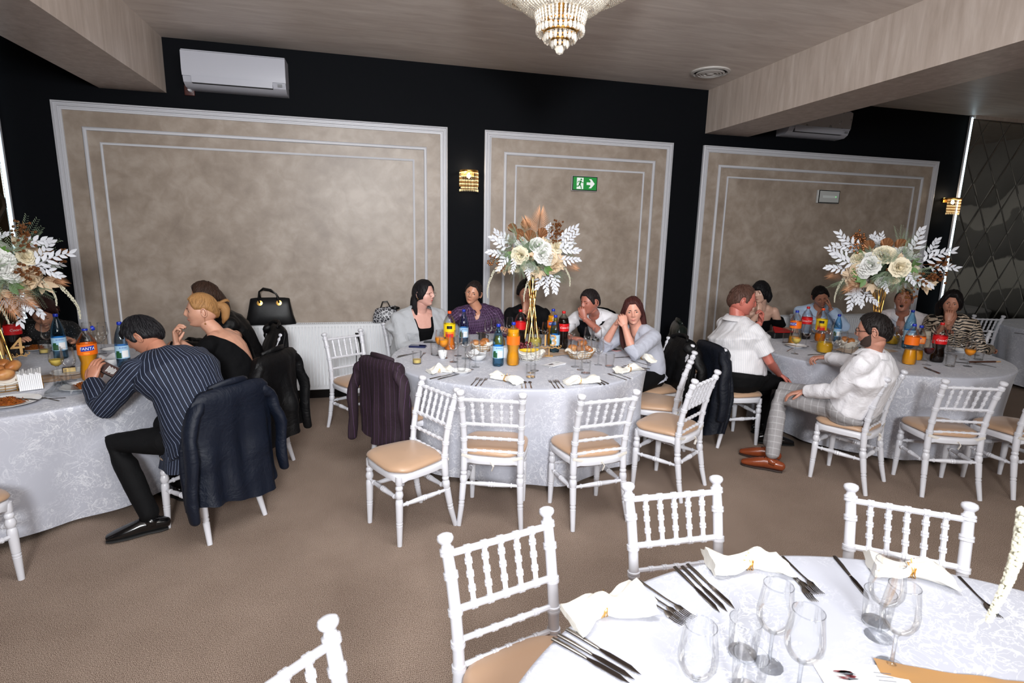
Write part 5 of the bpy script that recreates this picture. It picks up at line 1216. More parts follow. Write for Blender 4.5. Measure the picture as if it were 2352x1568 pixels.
# ================================================================ coats over the chair backs
def coat(cx_, cy_, th, label, mats, hem=.35, top=.93, wt=.225, wh=.27, dh=.09, sleeves=((-1, .35), (1, .45)), seed=1, name='jacket', collar=True, quilt=False, yoff=0, puff=0, lapel=None, xo=0):
    t = thing(name, label, 'jacket', (cx_, cy_, 0), th); rnd = random.Random(seed); n = 64; m = 26; V = []; F = []
    ph = [rnd.uniform(0, 6) for _ in range(4)]
    for k in range(m):
        u = k/(m-1); z = top-(top-hem)*u; yb, wb = back_xy(min(.88, max(.1, z)))
        w_ = wt+(wh-wt)*min(1, u*2.2)**.7; d = .03+(dh-.03)*min(1, u*1.6)**.8
        if k == 0: w_ *= .93; d *= .5
        if k == 1: w_ *= 1.0; d *= .9
        for i in range(n):
            a = 2*pi*i/n; f = (.26*sin(5*a+ph[0]+1.4*u)+.2*sin(9*a+ph[1]-2*u)+.12*sin(14*a+ph[2]+u))*min(1, u*1.8)
            rr = 1+f*.6+puff*.1*abs(sin(z*42)); 
            x = w_*cos(a)*(1+f*.12); y = yb-.012+yoff-u*.03+d*sin(a)*rr*(.75 if sin(a) > 0 else 1.1)+.012*noise.noise((cos(a)*3, z*7, seed))*u
            V.append((x+xo*u, y, z+.035*sin(a*2+ph[3])*u*u-(.02*abs(cos(a))**4 if k < 2 else 0)))
    for k in range(m-1):
        for i in range(n): F.append((k*n+i, k*n+(i+1) % n, (k+1)*n+(i+1) % n, (k+1)*n+i))
    F.append(tuple(range(n-1, -1, -1))); b = MB(); b.add(V, F); o = obj('jacket_body', b, mats[0], t, angle=180); guv_simple(o.data, 0)
    for s, hz in sleeves:
        b = MB(); y0 = back_xy(.8)[0]-.03+yoff; P = [(s*wt*.72, y0+.02, top-.055), (s*(wt+.03), y0-.005, top-.13), (s*(wt+.075), y0-.03, (top+hz)/2+.02), (s*(wt+.085), y0-.035, hz)]
        P2 = []; R = []
        for k in range(14):
            u = k/13*3; i = min(2, int(u)); q = Vector(P[i]).lerp(Vector(P[i+1]), u-i); P2.append(q+Vector((.006*sin(k*1.3+seed), .006*cos(k*1.1), 0))); R.append((.062-.02*k/13)*(1+.07*sin(k*2.1+seed)))
        b.loft(P2, [r*.6 for r in R], [r*.9 for r in R], side=(1, 0, 0), seg=16); sl = obj('sleeve', b, mats[0], t, angle=180); guv_simple(sl.data, 1)
    if collar:
        b = MB(); yb = back_xy(.88)[0]+yoff; b.loft([(-.12, yb+.015, top-.01), (-.07, yb-.02, top+.012), (0, yb-.03, top+.018), (.07, yb-.02, top+.012), (.12, yb+.015, top-.01)], [.02]*5, [.012]*5, side=(0, 0, 1), seg=10); obj('collar', b, mats[-1], t, angle=180)
    if lapel: b = MB(); b.box(lapel, (.045, .004, .07), rz=.2); obj('care_label', b, WHT, t, smooth=False)
    return t
def guv_simple(me, mode):
    co = np.empty(len(me.vertices)*3); me.vertices.foreach_get('co', co); co = co.reshape(-1, 3); g = np.zeros_like(co)
    g[:, 0] = co[:, 0]+co[:, 1]*.6; g[:, 1] = co[:, 2]; at = me.attributes.new('guv', 'FLOAT_VECTOR', 'POINT'); at.data.foreach_set('vector', g.ravel())
BURG = m_stripe('burgundy_pinstripe', (34, 15, 28), (78, 52, 84), .04, .0024, .8)
NAVY = m_fabric('navy_shell', (12, 19, 33), .5, .15, .9, .0, 5, .3); BLK2 = m_fabric('black_shell', (9, 9, 11), .5, .2, .6, .0, 9, .25); GRNL = m_fabric('dark_green_leather', (12, 22, 19), .35, .2, .5, 0, 10, .5); QUILT = m_fabric('navy_quilt', (11, 16, 27), .6, .15, .5, .0, 18, .3)
coat(.24, 4.07, -.94, 'burgundy pinstriped suit jacket hanging on a chair left of the middle table', [BURG], .33, .925, .225, .26, .10, ((1, .3), (-1, .26)), 1)
coat(-1.005, 3.519, .90, 'dark navy jacket hanging on the chair of the person in the striped jacket', [NAVY], .24, .925, .23, .30, .11, ((-1, .22), (1, .3)), 2)
coat(-.93, 4.32, 1.15, 'black crumpled jacket with a white care label on the chair behind the low-backed black top', [BLK2], .28, .935, .23, .29, .13, ((1, .25), (-1, .4)), 3, lapel=(.05, -.33, .52))
coat(-1.1, 5.25, 2.0, 'black jacket on the chair of the half-hidden person in the black jacket', [BLK2], .5, .95, .225, .26, .1, ((1, .5),), 4)
coat(3.33, 4.98, -2.0, 'dark green leather jacket on a chair behind the person in the short-sleeved shirt', [GRNL], .35, .95, .23, .3, .13, ((1, .35), (-1, .4)), 5)
coat(3.14, 4.16, -1.62, 'navy quilted jacket hanging low behind the person in the short-sleeved shirt', [QUILT], .12, .91, .225, .26, .09, ((1, .3),), 6, puff=.7, collar=False)
coat(2.47, 4.38, pi/2+.05, 'black quilted shiny jacket on the chair of the person in the pale grey shirt', [BLK2], .3, .915, .225, .26, .1, ((-1, .35),), 7, puff=1.0)

# ================================================================ bags on the radiator
t = thing('handbag', 'black handbag with two gold rings standing on the long radiator', 'bag', (-1.02, WY-.12, .842), .04)
b = MB(); V = []; F = []; n = 28
for z, w_, d in ((0, .235, .055), (.01, .24, .06), (.1, .215, .062), (.2, .195, .045), (.27, .185, .022), (.275, .18, .012)):
    for i in range(n): a = 2*pi*i/n; c, s = cos(a), sin(a); V.append((w_*(abs(c)**.5)*(1 if c > 0 else -1)+.01*noise.noise((c*3, s*3, z*9)), d*(abs(s)**.6)*(1 if s > 0 else -1)*(1+.1*sin(c*5+z*20)), z-.008*(z > .25)*c*c))
for k in range(5):
    for i in range(n): F.append((k*n+i, k*n+(i+1) % n, (k+1)*n+(i+1) % n, (k+1)*n+i))
F += [tuple(range(n-1, -1, -1)), tuple(5*n+i for i in range(n))]; b.add(V, F); obj('bag_body', b, m_fabric('black_grain_leather', (13, 13, 15), .45, .1, .03, 0, 30), t, angle=60)
for x in (-.09, .09):
    b = MB(); b.lathe([(.01, 0), (.026, .002), (.027, .006), (.01, .008)], 18, (x, -.05, .225), ax=Matrix.Rotation(pi/2-.2, 3, 'X')); obj('gold_ring', b, GOLD, t)
b = MB(); b.loft([(.09, -.055, .23), (.07, -.05, .31), (.02, -.045, .36), (-.05, -.045, .375), (-.09, -.05, .34), (-.1, -.055, .27), (-.09, -.055, .23)], .008, seg=8); obj('handle', b, BLACK, t)
b = MB(); b.loft([(-.09, .03, .25), (-.1, .02, .33), (-.06, .0, .355), (.0, .0, .345), (.06, .02, .31), (.09, .03, .25)], .008, seg=8); obj('handle', b, BLACK, t)
t = thing('handbag', 'small black and white leopard print handbag on the radiator by the grey cardigan', 'bag', (.13, WY-.12, .842), .0)
b = MB(); V = []
for z, w_, d in ((0, .135, .05), (.01, .14, .058), (.08, .13, .06), (.14, .115, .04), (.165, .105, .015)):
    for i in range(n): a = 2*pi*i/n; c, s = cos(a), sin(a); V.append((w_*(abs(c)**.5)*(1 if c > 0 else -1), d*(abs(s)**.6)*(1 if s > 0 else -1)*(1+.12*sin(c*7+z*30)), z+.02*(z > .1)*c))
b.add(V, [f for f in F[:4*n]]+[tuple(range(n-1, -1, -1)), tuple(4*n+i for i in range(n))]); obj('bag_body', b, m_leopard(), t, angle=60)
for y in (-.03, .03): b = MB(); b.loft([(-.05, y, .16), (-.03, y, .22), (.02, y, .225), (.05, y, .165)], .005, seg=8); obj('handle', b, BLACK, t)
b = MB(); b.ball((.1, -.04, .16), (.05, .03, .02)); obj('black_flap', b, BLACK, t)
t = thing('umbrella_strap', 'black cord looped over the empty chair at the radiator', 'cord', (-.122, 5.37, 0))
b = MB(); b.loft([(-.05, .02, .4), (-.045, .02, .7), (-.04, .0, .845), (-.03, -.025, .85), (-.01, -.03, .75), (.01, -.035, .45)], [.004, .004, .011, .011, .006, .003], seg=6); obj('cord', b, BLACK, t)

# ================================================================ people
SCL = plain('eye_white', (206, 200, 194), .25); IRI = plain('iris_dark', (34, 24, 20), .15); LIP = plain('lip', (164, 92, 84), .45)
def sm(a, b, x): t = np.clip((x-a)/(b-a), 0, 1); return t*t*(3-2*t)
def g2(x, z, cx_, cz_, sx, sz): return np.exp(-((x-cx_)/sx)**2-((z-cz_)/sz)**2)
def head_pts(d, open_mouth=0, nose=1.0, fat=0.0):
    """unit directions (n,3) -> head surface points; x right, y forward, z up"""
    x, y, z = d[:, 0], d[:, 1], d[:, 2]; fr = sm(0, .5, y)
    jaw = 1-.16*sm(.15, .95, -z)*(1-fat)+fat*.14*g2(z, z*0, -.45, 0, .4, 9)
    px = .0765*x*jaw*(1-.05*sm(.3, 1, z)); pz = .118*z
    py = np.where(y > 0, .094*np.abs(y)**.86, -.102*np.abs(y)**.95)
    py = py+.022*sm(.5, .95, -z)*sm(-.2, .4, y)+.03*sm(.35, .9, -z)*sm(0, .6, -y)+.006*fat*fr
    X = px/.076; Z = pz/.118; ax = np.abs(X)
    py = py+fr*(.006*g2(X, Z, 0, .1, .12, .2)+nose*(.019*g2(X, Z, 0, -.2, .15, .11)+.012*g2(X, Z, 0, -.04, .11, .14)+.008*g2(ax, Z, .15, -.25, .09, .06))
        +.0035*g2(ax, Z, .36, .17, .25, .06)-.009*g2(ax, Z, .40, .03, .17, .085)+.004*g2(ax, Z, .5, -.2, .22, .18)
        +.006*g2(X, Z, 0, -.49, .26, .035)+.006*g2(X, Z, 0, -.585, .22, .04)-.005*g2(X, Z, 0, -.535, .3, .018)+.006*g2(X, Z, 0, -.5, .35, .13)+.007*g2(X, Z, 0, -.86, .22, .13)
        -.003*g2(X, Z, 0, -.7, .3, .05)-open_mouth*.03*g2(X, Z, 0, -.55, .24, .1))
    if open_mouth: pz = pz-open_mouth*.02*sm(.5, .8, -Z)
    px = px+np.sign(px)*fat*.004*g2(ax, Z, .8, -.4, .4, .3)
    return np.stack([px, py, pz], 1)
NL, NT = 64, 52
_t = np.arange(NL)/NL*2*pi; _az = _t-.45*np.sin(_t)          # 0 = front, denser there
_po = np.linspace(.015, pi-.015, NT)
DIR = np.array([[sin(a)*sin(p), cos(a)*sin(p), cos(p)] for p in _po for a in _az]); AZ = np.tile(_az, NT)
HF = [(k*NL+i, (k+1)*NL+i, (k+1)*NL+(i+1) % NL, k*NL+(i+1) % NL) for k in range(NT-1) for i in range(NL)]+[tuple(range(NL)), tuple((NT-1)*NL+i for i in range(NL-1, -1, -1))]
def surf_y(x, z, **k):
    P = head_pts(DIR, **k); m = (DIR[:, 1] > 0); q = P[m]; i = np.argmin((q[:, 0]-x)**2+(q[:, 2]-z)**2); return q[i, 1]
def make_head(mb, R, c, s=1.0, eyes='open', mouth=0, nose=1.0, fat=0, lip=True, gaze=0):
    P = head_pts(DIR, mouth, nose, fat); X = P[:, 0]/.076; Z = P[:, 2]/.118
    T = lambda v: tuple(Vector(c)+R @ (Vector(v)*s))
    base = len(mb.v); mb.v += [T(p) for p in P]
    for f in HF:
        q = list(f); xm = X[q].mean(); zm = Z[q].mean(); ym = P[q, 1].mean(); mi = 0
        mb.f.append(tuple(base+v for v in f)); mb.m.append(mi)
    for z_, r_, o_ in ((-.0592, .0026, .0), (-.0672, .0034, .0)):
        if not mouth: mb.loft([T((x_*.0068, surf_y(x_*.0068, z_, nose=nose, fat=fat)-.0008-.0004*x_*x_, z_+(.0012*abs(x_)**1.5*(.5 if z_ > -.06 else .9) if z_ < -.06 else -.0009*abs(x_)+(.0012 if abs(x_) == 1 else 0)))) for x_ in (-3.2, -2, -1, 0, 1, 2, 3.2)], [r_*k_ for k_ in (.2, .75, 1, .95, 1, .75, .2)], seg=7, mi=3)
    if mouth: mb.ball(T((0, surf_y(0, -.065)-.004, -.068)), (.017*s, .009, .013*s), 2, 10, 6, ax=R)
    for sx in (-1, 1):
        ex = sx*.031; ey = surf_y(ex, .004, nose=nose, fat=fat)
        if eyes == 'open':
            mb.ball(T((ex, ey-.001, .003)), (.0125*s, .0055*s, .0052*s), 1, 12, 8, ax=R); mb.ball(T((ex+gaze, ey+.0022, .003)), (.0053*s, .0035*s, .005*s), 2, 10, 6, ax=R)
        P_ = [T((ex+sx*k*.0045, ey+.004-abs(k)*.0011+.001, .0085-.0009*k*k-(0 if eyes == 'open' else .007)+(0 if eyes == 'open' else .0016*k*k*.6))) for k in range(-3, 4)]; mb.loft(P_, [.0008, .0014, .0018, .002, .0019, .0016, .0008], seg=5, mi=2)
        for kk, r_ in ((0, .0055),):   # upper lid fold
            P_ = [T((ex+sx*k*.0045, ey+.0015-abs(k)*.0011, .0125-.0008*k*k-(0 if eyes == 'open' else .005))) for k in range(-3, 4)]; mb.loft(P_, [.002, .0032, .004, .0042, .004, .0032, .002], seg=6, mi=0)
        # ear
        e = [(sx*.078, -.004+.016*cos(a)+.004*sin(a), -.004+.03*sin(a)) for a in [2*pi*k/12 for k in range(13)]]
        mb.loft([T((p[0]+sx*.006*(1-cos(a_)) , p[1]-.006, p[2])) for p, a_ in zip(e, [2*pi*k/12 for k in range(13)])], [.0048*s]*13, seg=7, mi=0, rc=False)
        mb.ball(T((sx*.079, -.008, -.006)), (.006*s, .014*s, .026*s), 0, 8, 6, ax=R)
def hair_cap(mb, R, c, s, line, thick, seed=0, uv=None, puff=(0, 0, 0), nose=1.0, wave=.0):
    """line(az)->hairline height on the unit sphere"""
    P = head_pts(DIR, 0, 0.0, 0); z = DIR[:, 2]; h = np.array([line(abs(a if a <= pi else 2*pi-a)) for a in AZ]); t = sm(0, .16, z-h+.05)
    nz = np.array([noise.noise((d[0]*5+seed, d[1]*5, d[2]*9)) for d in DIR]); st = np.array([noise.noise((a*9+seed, d[2]*2, 0)) for a, d in zip(AZ, DIR)])
    k = -.006+(thick+.006)*t+t*(.15*thick*nz+wave*st)
    Nn = DIR*np.array([1, 1, 1]); Q = P+Nn*k[:, None]; Q[:, 2] += puff[2]*t*sm(0, 1, z); Q[:, 1] += -puff[1]*t*sm(0, 1, -DIR[:, 1])
    base = len(mb.v); mb.v += [tuple(Vector(c)+R @ (Vector(q)*s)) for q in Q]
    if uv is not None: uv += [(AZ[i]*.08, Q[i][1]*.6, Q[i][2]) for i in range(len(Q))]
    for f in HF:
        if max(t[list(f)]) > .02: mb.f.append(tuple(base+v for v in f)); mb.m.append(0)
def strands(mb, R, c, s, line, thick, n, L, uv, seed=0, lift=.004, rad=.0042, part=None, nose=1.0):
    rnd = random.Random(seed); crown = Vector((.15, -.35, .92)).normalized() if part is None else Vector(part).normalized()
    done = 0; tries = 0
    def sp(d): P = head_pts(np.array([d[:]]), 0, 0.0, 0)[0]; return Vector(P)
    while done < n and tries < n*9:
        tries += 1; z = rnd.uniform(-.7, 1); a = rnd.uniform(-pi, pi); q = sqrt(1-z*z); d = Vector((q*sin(a), q*cos(a), z)); h = line(abs(a))
        if z < h+.03: continue
        done += 1; t = d-crown; t = t-d*t.dot(d)
        if t.length < .05: t = Vector((rnd.uniform(-1, 1), rnd.uniform(-1, 1), 0)); t = t-d*t.dot(d)
        t.normalize(); t = (t+d.cross(t)*rnd.uniform(-.35, .35)).normalized(); P = []; k_ = L*rnd.uniform(.7, 1.3)/.1; ev = (d+t*k_).normalized()
        if ev.z < line(abs(atan2(ev.x, ev.y)))+.0: continue
        for j, (u, o) in enumerate(((0, .2), (.35, .9), (.7, 1.0), (1.0, .7))):
            v = (d+t*k_*u).normalized(); P.append(Vector(c)+R @ ((sp(v)+v*(thick*(.75+.3*o)+lift*(.2+u*rnd.uniform(-.2, 1))))*s))
        n0 = len(mb.v); mb.loft(P, [rad*.6, rad, rad*.85, rad*.15], [rad*.4, rad*.5, rad*.4, rad*.1], side=R @ t.cross(d), seg=5, rc=False); u0 = rnd.random()*9
        uv += [(u0, .02*(i//5), 0) for i in range(len(mb.v)-n0)]
LINES = {'short': lambda a: .60 if a < .5 else (.60-.35*(a-.5)/.5 if a < 1.0 else (.25-.42*(a-1.0)/.3 if a < 1.3 else (-.17 if a < 1.45 else (.25 if a < 1.75 else (-.2-.5*(a-1.75)/1.4))))),
         'receding': lambda a: .72 if a < .35 else (.72-.25*(a-.35)/.65 if a < 1.0 else (.45-.55*(a-1.0)/.3 if a < 1.3 else (-.15 if a < 1.45 else (.22 if a < 1.75 else -.2-.5*(a-1.75)/1.4)))),
         'long': lambda a: .62 if a < .45 else (.62-.9*(a-.45)/.75 if a < 1.2 else -.4-.5*(a-1.2)/1.9),
         'pulled': lambda a: .60 if a < .45 else (.60-.45*(a-.45)/.65 if a < 1.1 else (.15 if a < 1.75 else .15-.7*(a-1.75)/1.4)),
         'fringe': lambda a: .30 if a < .55 else (.30-.9*(a-.55)/.6 if a < 1.15 else -.6-.2*(a-1.15)/2)}
def ik(S, W, up_l, lo_l, pole):
    S = Vector(S); W = Vector(W); d = W-S; L = d.length; mx = (up_l+lo_l)*.985
    if L > mx: d *= mx/L; L = mx; W = S+d
    a = (up_l**2-lo_l**2+L*L)/(2*L); h = sqrt(max(0, up_l**2-a*a)); n = d.normalized(); p = Vector(pole); p = (p-n*p.dot(n)).normalized()
    return S+n*a+p*h, W
def hand(mb, W, d, n, side, curl=.4, s=1.0, mi=0, spread=.0):
    W = Vector(W); d = Vector(d).normalized(); n = Vector(n); n = (n-d*n.dot(d)).normalized(); t = d.cross(n).normalized()*side
    mb.loft([W-d*.02, W+d*.01, W+d*.04, W+d*.075, W+d*.092], [.024*s, .028*s, .036*s, .038*s, .034*s], [.018*s, .018*s, .017*s, .013*s, .009*s], side=t, seg=12, mi=mi)
    for k, (o, L) in enumerate(((.0275, .07), (.0095, .079), (-.0095, .073), (-.027, .057))):
        a = 0; P = [W+d*(.078 if k in (1, 2) else .072)+t*o*s]; dd = (d+t*(o*spread*8)).normalized()
        P.append(P[0]+dd*.014)
        for j, (f, b) in enumerate(((.45, .7), (.32, .95), (.25, .6))):
            a += curl*b*(1+.1*k); v = dd*cos(a)+n*sin(a); P.append(P[-1]+v*L*f*s)
        mb.loft(P, [.0092*s, .0095*s, .0088*s, .0078*s, .0062*s], seg=8, mi=mi)
    P = [W+d*.012+t*.02*s, W+d*.035+t*.036*s+n*.006]; v = (d*.75+t*(.6-.5*curl)+n*(.15+.5*curl)).normalized(); P.append(P[-1]+v*.034*s); v = (d*.85+t*(.25-.5*curl)+n*(.2+.5*curl)).normalized(); P.append(P[-1]+v*.028*s)
    mb.loft(P, [.013*s, .0125*s, .0105*s, .0075*s], seg=8, mi=mi)
def set_guv(me, bones):
    n = len(me.vertices); co = np.empty(n*3); me.vertices.foreach_get('co', co); co = co.reshape(-1, 3); best = np.full(n, 1e9); g = np.zeros((n, 3)); off = 0
    for a, b, sd, rad in bones:
        a = np.array(a); b = np.array(b); ab = b-a; L = np.linalg.norm(ab); t = ab/L; u = np.clip((co-a)@t, 0, L); pr = a+u[:, None]*t; v = co-pr; dist = np.linalg.norm(v, axis=1)/rad
        sd = np.array(sd, float); sd -= t*(sd@t); sd /= np.linalg.norm(sd); f = np.cross(t, sd); ang = np.arctan2(v@f, v@sd); m = dist < best
        g[m, 0] = ang[m]*rad*1.0+off; g[m, 1] = ((co-a)@t)[m]; best[m] = dist[m]; off += 1.37
    at = me.attributes.new('guv', 'FLOAT_VECTOR', 'POINT'); at.data.foreach_set('vector', g.ravel()); return co
def disp(me, amp, sc, seed):
    n = len(me.vertices); co = np.empty(n*3); no = np.empty(n*3); me.vertices.foreach_get('co', co); me.vertices.foreach_get('normal', no); co = co.reshape(-1, 3); no = no.reshape(-1, 3)
    # folds: two skewed ridged sine fields (cheap, vectorised)
    r = np.random.RandomState(seed); d = np.zeros(n)
    for k in range(5):
        v = r.normal(size=3)*[1, 1, .6]; v /= np.linalg.norm(v); w_ = r.normal(size=3); d += np.sin(co@v*sc*(1+.5*k)+2.2*np.sin(co@w_*sc*.35+k)+r.uniform(0, 6))*(1/(1+.5*k))
    co += no*(amp*.5*d)[:, None]; me.vertices.foreach_set('co', co.ravel()); me.update()
def person(label, hip, head, face, look=None, pitch=0, roll=0, skin=(198, 150, 126), b=1.0, sh=.17, R=None, L=None, hair=None, top=None, sleeve='long', trousers='black', legs=None, eyes='open', headkw=None, collar=None, cutf=None, brow=(30, 22, 18),
           inner=None, slouch=.04, vox=.0065, rcurl=.5, lcurl=.5, rdir=None, ldir=None, rn=None, ln=None, rpole=None, lpole=None, hs=1.0, beard=None, glasses=None, earr=None, neckr=.055, bd=1.0, apron=None, group=None, disp_a=.004, lipc=None, hipz=.57, gaze=0, uparm=.285, loarm=.25):
    rx, ry = hip; t = thing('person', label, 'person', (rx, ry, 0), 0, None); O = Vector((rx, ry, 0))
    f = Vector((-sin(face), cos(face), 0)); r = Vector((cos(face), sin(face), 0)); H = Vector((0, 0, hipz)); HD = Vector(head)-O
    lk = face if look is None else look; RM = (Euler((0, 0, lk)).to_matrix() @ Euler((-pitch, 0, 0)).to_matrix() @ Euler((0, roll, 0)).to_matrix())
    headbase = HD+RM @ Vector((0, -.018, -.08))*hs
    tdir = (HD-H).normalized(); NB = HD-tdir*.178-RM @ Vector((0, .03, 0)); tu = (NB-H).normalized()
    back = tu.cross(r).normalized()  # forward-ish
    if back.dot(f) < 0: back = -back
    fwd = back
    def tp(u, sl=slouch): q = H.lerp(NB, u); return q-fwd*sl*4*u*(1-u)
    us = [0, .12, .3, .5, .7, .84, .93, 1.0]; A = [.165, .168, .158, .155, .168, .166, .125, .066]; B = [.12, .125, .118, .116, .122, .108, .082, .062]
    A = [a*(b if u < .8 else 1+(b-1)*.4)*(sh/.17 if u > .6 and u < .99 else 1) for a, u in zip(A, us)]; B = [v*(b*bd if u < .8 else 1+(b-1)*.4) for v, u in zip(B, us)]
    SR = tp(.87)+r*sh*.98+fwd*.005; SL = tp(.87)-r*sh*.98+fwd*.005
    dn = Vector((0, 0, -1))
    def arm(S, tgt, s, pole):
        W = Vector(tgt)-O if tgt is not None else tp(.25)+r*s*.26+fwd*.26
        return ik(S, W, uparm, loarm, pole if pole is not None else dn*1.0+r*s*.5-fwd*.3)+(W,)
    ER, WR, _ = arm(SR, R, 1, rpole); EL, WL, _ = arm(SL, L, -1, lpole)
    # ---- body
    mb = MB(); mb.loft([tp(u) for u in us], [A[0]*.6]+[a-.012 for a in A[1:]], [B[0]*.5]+[v-.012 for v in B[1:]], side=r, seg=20)
    nk = [NB-tu*.04-fwd*.0, NB+(headbase-NB)*.4, headbase, headbase+RM @ Vector((0, .0, .06))]
    mb.loft(nk, [neckr+.012, neckr, neckr-.002, neckr-.006], [neckr+.01, neckr, neckr, neckr], side=r, seg=16)
    mb.loft([tp(.86)-r*sh*.8, tp(.93)-r*.08, tp(.93)+r*.08, tp(.86)+r*sh*.8], [.05, .055, .055, .05], seg=12)
    for S, E, W in ((SR, ER, WR), (SL, EL, WL)):
        mb.loft([S, S.lerp(E, .5), E, E.lerp(W, .35), W], [.05, .046, .038, .038, .025], seg=14)
    if legs is None: legs = 'hid'
    KR = KL = None
    if legs == 'hid':
        KR = H+r*.12+f*.42+Vector((0, 0, -.05)); KL = H-r*.12+f*.42+Vector((0, 0, -.05)); FR = KR+Vector((0, 0, -.42))+f*.0; FL = KL+Vector((0, 0, -.42)); FR.z = FL.z = .09
    else: KR, FR, KL, FL = [Vector(q)-O for q in legs]
    LG = ((H+r*.09, KR, FR), (H-r*.09, KL, FL))
    for h_, K, F_ in LG: mb.loft([h_, h_.lerp(K, .5), K, K.lerp(F_, .35), F_], [.075, .065, .05, .05, .035], seg=12)
    me = remesh(mb, vox, 2); body = MB(); body.v = [tuple(v.co) for v in me.vertices]; body.f = [tuple(p.vertices) for p in me.polygons]; body.m = [0]*len(body.f); bpy.data.meshes.remove(me)
    hk = dict(eyes=eyes, gaze=gaze); hk.update(headkw or {}); make_head(body, RM, HD, hs, **hk)
    dR = Vector(rdir) if rdir is not None else (WR-ER); dL = Vector(ldir) if ldir is not None else (WL-EL)
    hand(body, WR, dR, rn if rn is not None else dn*1.0-r*.3, -1, rcurl); hand(body, WL, dL, ln if ln is not None else dn*1.0+r*.3, 1, lcurl)
    sk = m_skin('skin_%d_%d_%d' % skin, skin); lp = plain('lip%d%d%d' % lipc, lipc, .4) if lipc else plain('lip_%d' % skin[0], tuple(int(v*k) for v, k in zip(skin, (.82, .62, .62))), .45)
    obj('body', body, [sk, SCL, IRI, lp], t, angle=180)
    T = lambda v: HD+RM @ (Vector(v)*hs)
    # brows
    hc = hair['col'] if hair else brow; mb = MB()
    for sx in (-1, 1):
        P = [(sx*(.013+.006*k), 0, .021+.004*sin(k*.8)) for k in range(5)]; P = [T((x, surf_y(x, z)+.001, z)) for x, _, z in P]; mb.loft(P, [.001, .0022, .0022, .0018, .0008], [.0018, .0036, .0032, .0024, .001], side=RM @ Vector((0, 1, 0)), seg=6)
    br = obj('eyebrows', mb, plain('brow%d%d%d' % brow, brow, .7), t); 
    if hair:
        mb = MB(); uv = []; hair_cap(mb, RM, HD, hs, LINES[hair['line']], hair.get('t', .012), hair.get('seed', 1), uv, hair.get('puff', (0, 0, 0)), wave=hair.get('wave', .0015))
        strands(mb, RM, HD, hs, LINES[hair['line']], hair.get('t', .012), hair.get('n', 330), hair.get('L', .04 if hair['line'] in ('short', 'receding') else .06), uv, len(label), hair.get('lift', .004), hair.get('rad', .0045), hair.get('part'))
        for lk_ in hair.get('locks', ()):
            P, ra, rb = lk_; P = [Vector(T(p)) if hair.get('loc', True) else Vector(p) for p in P]; 
            # smooth the path
            Q = []; RA = []; RB = []
            for k in range(len(P)-1):
                for q in range(4):
                    u = q/4; p0 = P[max(k-1, 0)]; p1 = P[k]; p2 = P[k+1]; p3 = P[min(k+2, len(P)-1)]
                    Q.append(.5*((2*p1)+(p2-p0)*u+(2*p0-5*p1+4*p2-p3)*u*u+(3*p1-p0-3*p2+p3)*u**3)); RA.append(ra[k]+(ra[k+1]-ra[k])*u); RB.append(rb[k]+(rb[k+1]-rb[k])*u)
            Q.append(P[-1]); RA.append(ra[-1]); RB.append(rb[-1]); n0 = len(mb.v); mb.loft(Q, RA, RB, side=RM @ Vector((1, 0, 0)), seg=14); n1 = len(mb.v)
            c0 = Q[0]
            for i in range(n0, n1):
                k = (i-n0) % 14; v = Vector(mb.v[i]); j = (i-n0)//14
                v += (noise.noise_vector((k*1.1, j*.25, 2.2)))*.006; mb.v[i] = tuple(v); uv.append((k*.03, j*.02, 0))
        ho = obj('hair', mb, m_hair('hair_%d_%d_%d' % hair['col'], hair['col'], hair.get('hi', 2.0)), t, angle=180)
        at = ho.data.attributes.new('guv', 'FLOAT_VECTOR', 'POINT'); uvv = np.array([(u_[0], u_[1]+u_[2], 0) for u_ in uv]); at.data.foreach_set('vector', uvv.ravel())
    if beard:
        mb = MB(); P = head_pts(DIR, 0, 1, (headkw or {}).get('fat', 0)); z = DIR[:, 2]; a = np.where(AZ > pi, 2*pi-AZ, AZ); X = np.abs(P[:, 0]/.076); Z = P[:, 2]/.118
        t_ = sm(0, .16, np.minimum(-.42+.30*sm(.5, 1.3, a)+.2*sm(1.25, 1.5, a)-Z, 1.62-a)); t_ = np.maximum(t_, sm(0, .1, .07-np.abs(Z+.4))*(X < .35)*(DIR[:, 1] > 0)); t_ *= 1-np.exp(-((X)/.26)**4-((Z+.54)/.07)**4); Q = P+DIR*(-.002+beard[1]*t_)[:, None]
        mb.v = [tuple(T(q)) for q in Q]
        for f_ in HF:
            if min(t_[list(f_)]) > .15: mb.f.append(f_); mb.m.append(0)
        bo = obj('beard', mb, plain('beard%d' % beard[0][0], beard[0], .8, bump=.6, bs=500), t, angle=180)
    if glasses:
        mb = MB()
        for sx in (-1, 1):
            cx_ = sx*.033; P = [T((cx_+.026*cos(a)*(1), surf_y(.0, .02)+.004-.0*abs(cos(a)), -.001+.019*sin(a))) for a in [2*pi*k/20 for k in range(21)]]; mb.loft(P, glasses[1], seg=5, rc=False)
            mb.loft([T((sx*.059, surf_y(0, .02)+.003, .006)), T((sx*.078, .04, .006)), T((sx*.083, -.01, .004)), T((sx*.08, -.025, -.008))], glasses[1], seg=5)
        mb.loft([T((-.008, surf_y(0, .02)+.005, .004)), T((.008, surf_y(0, .02)+.005, .004))], glasses[1], seg=5); go = obj('glasses', mb, glasses[0], t)
        go['label'] = glasses[2]
    if earr:
        mb = MB()
        for sx in (-1, 1): mb.loft([T((sx*.084, -.012, -.036)), T((sx*.086, -.012, -.036-earr))], .0009, seg=4); mb.ball(T((sx*.086, -.012, -.04-earr)), .0055, 0, 8, 6)
        obj('earring', mb, GOLD, t)
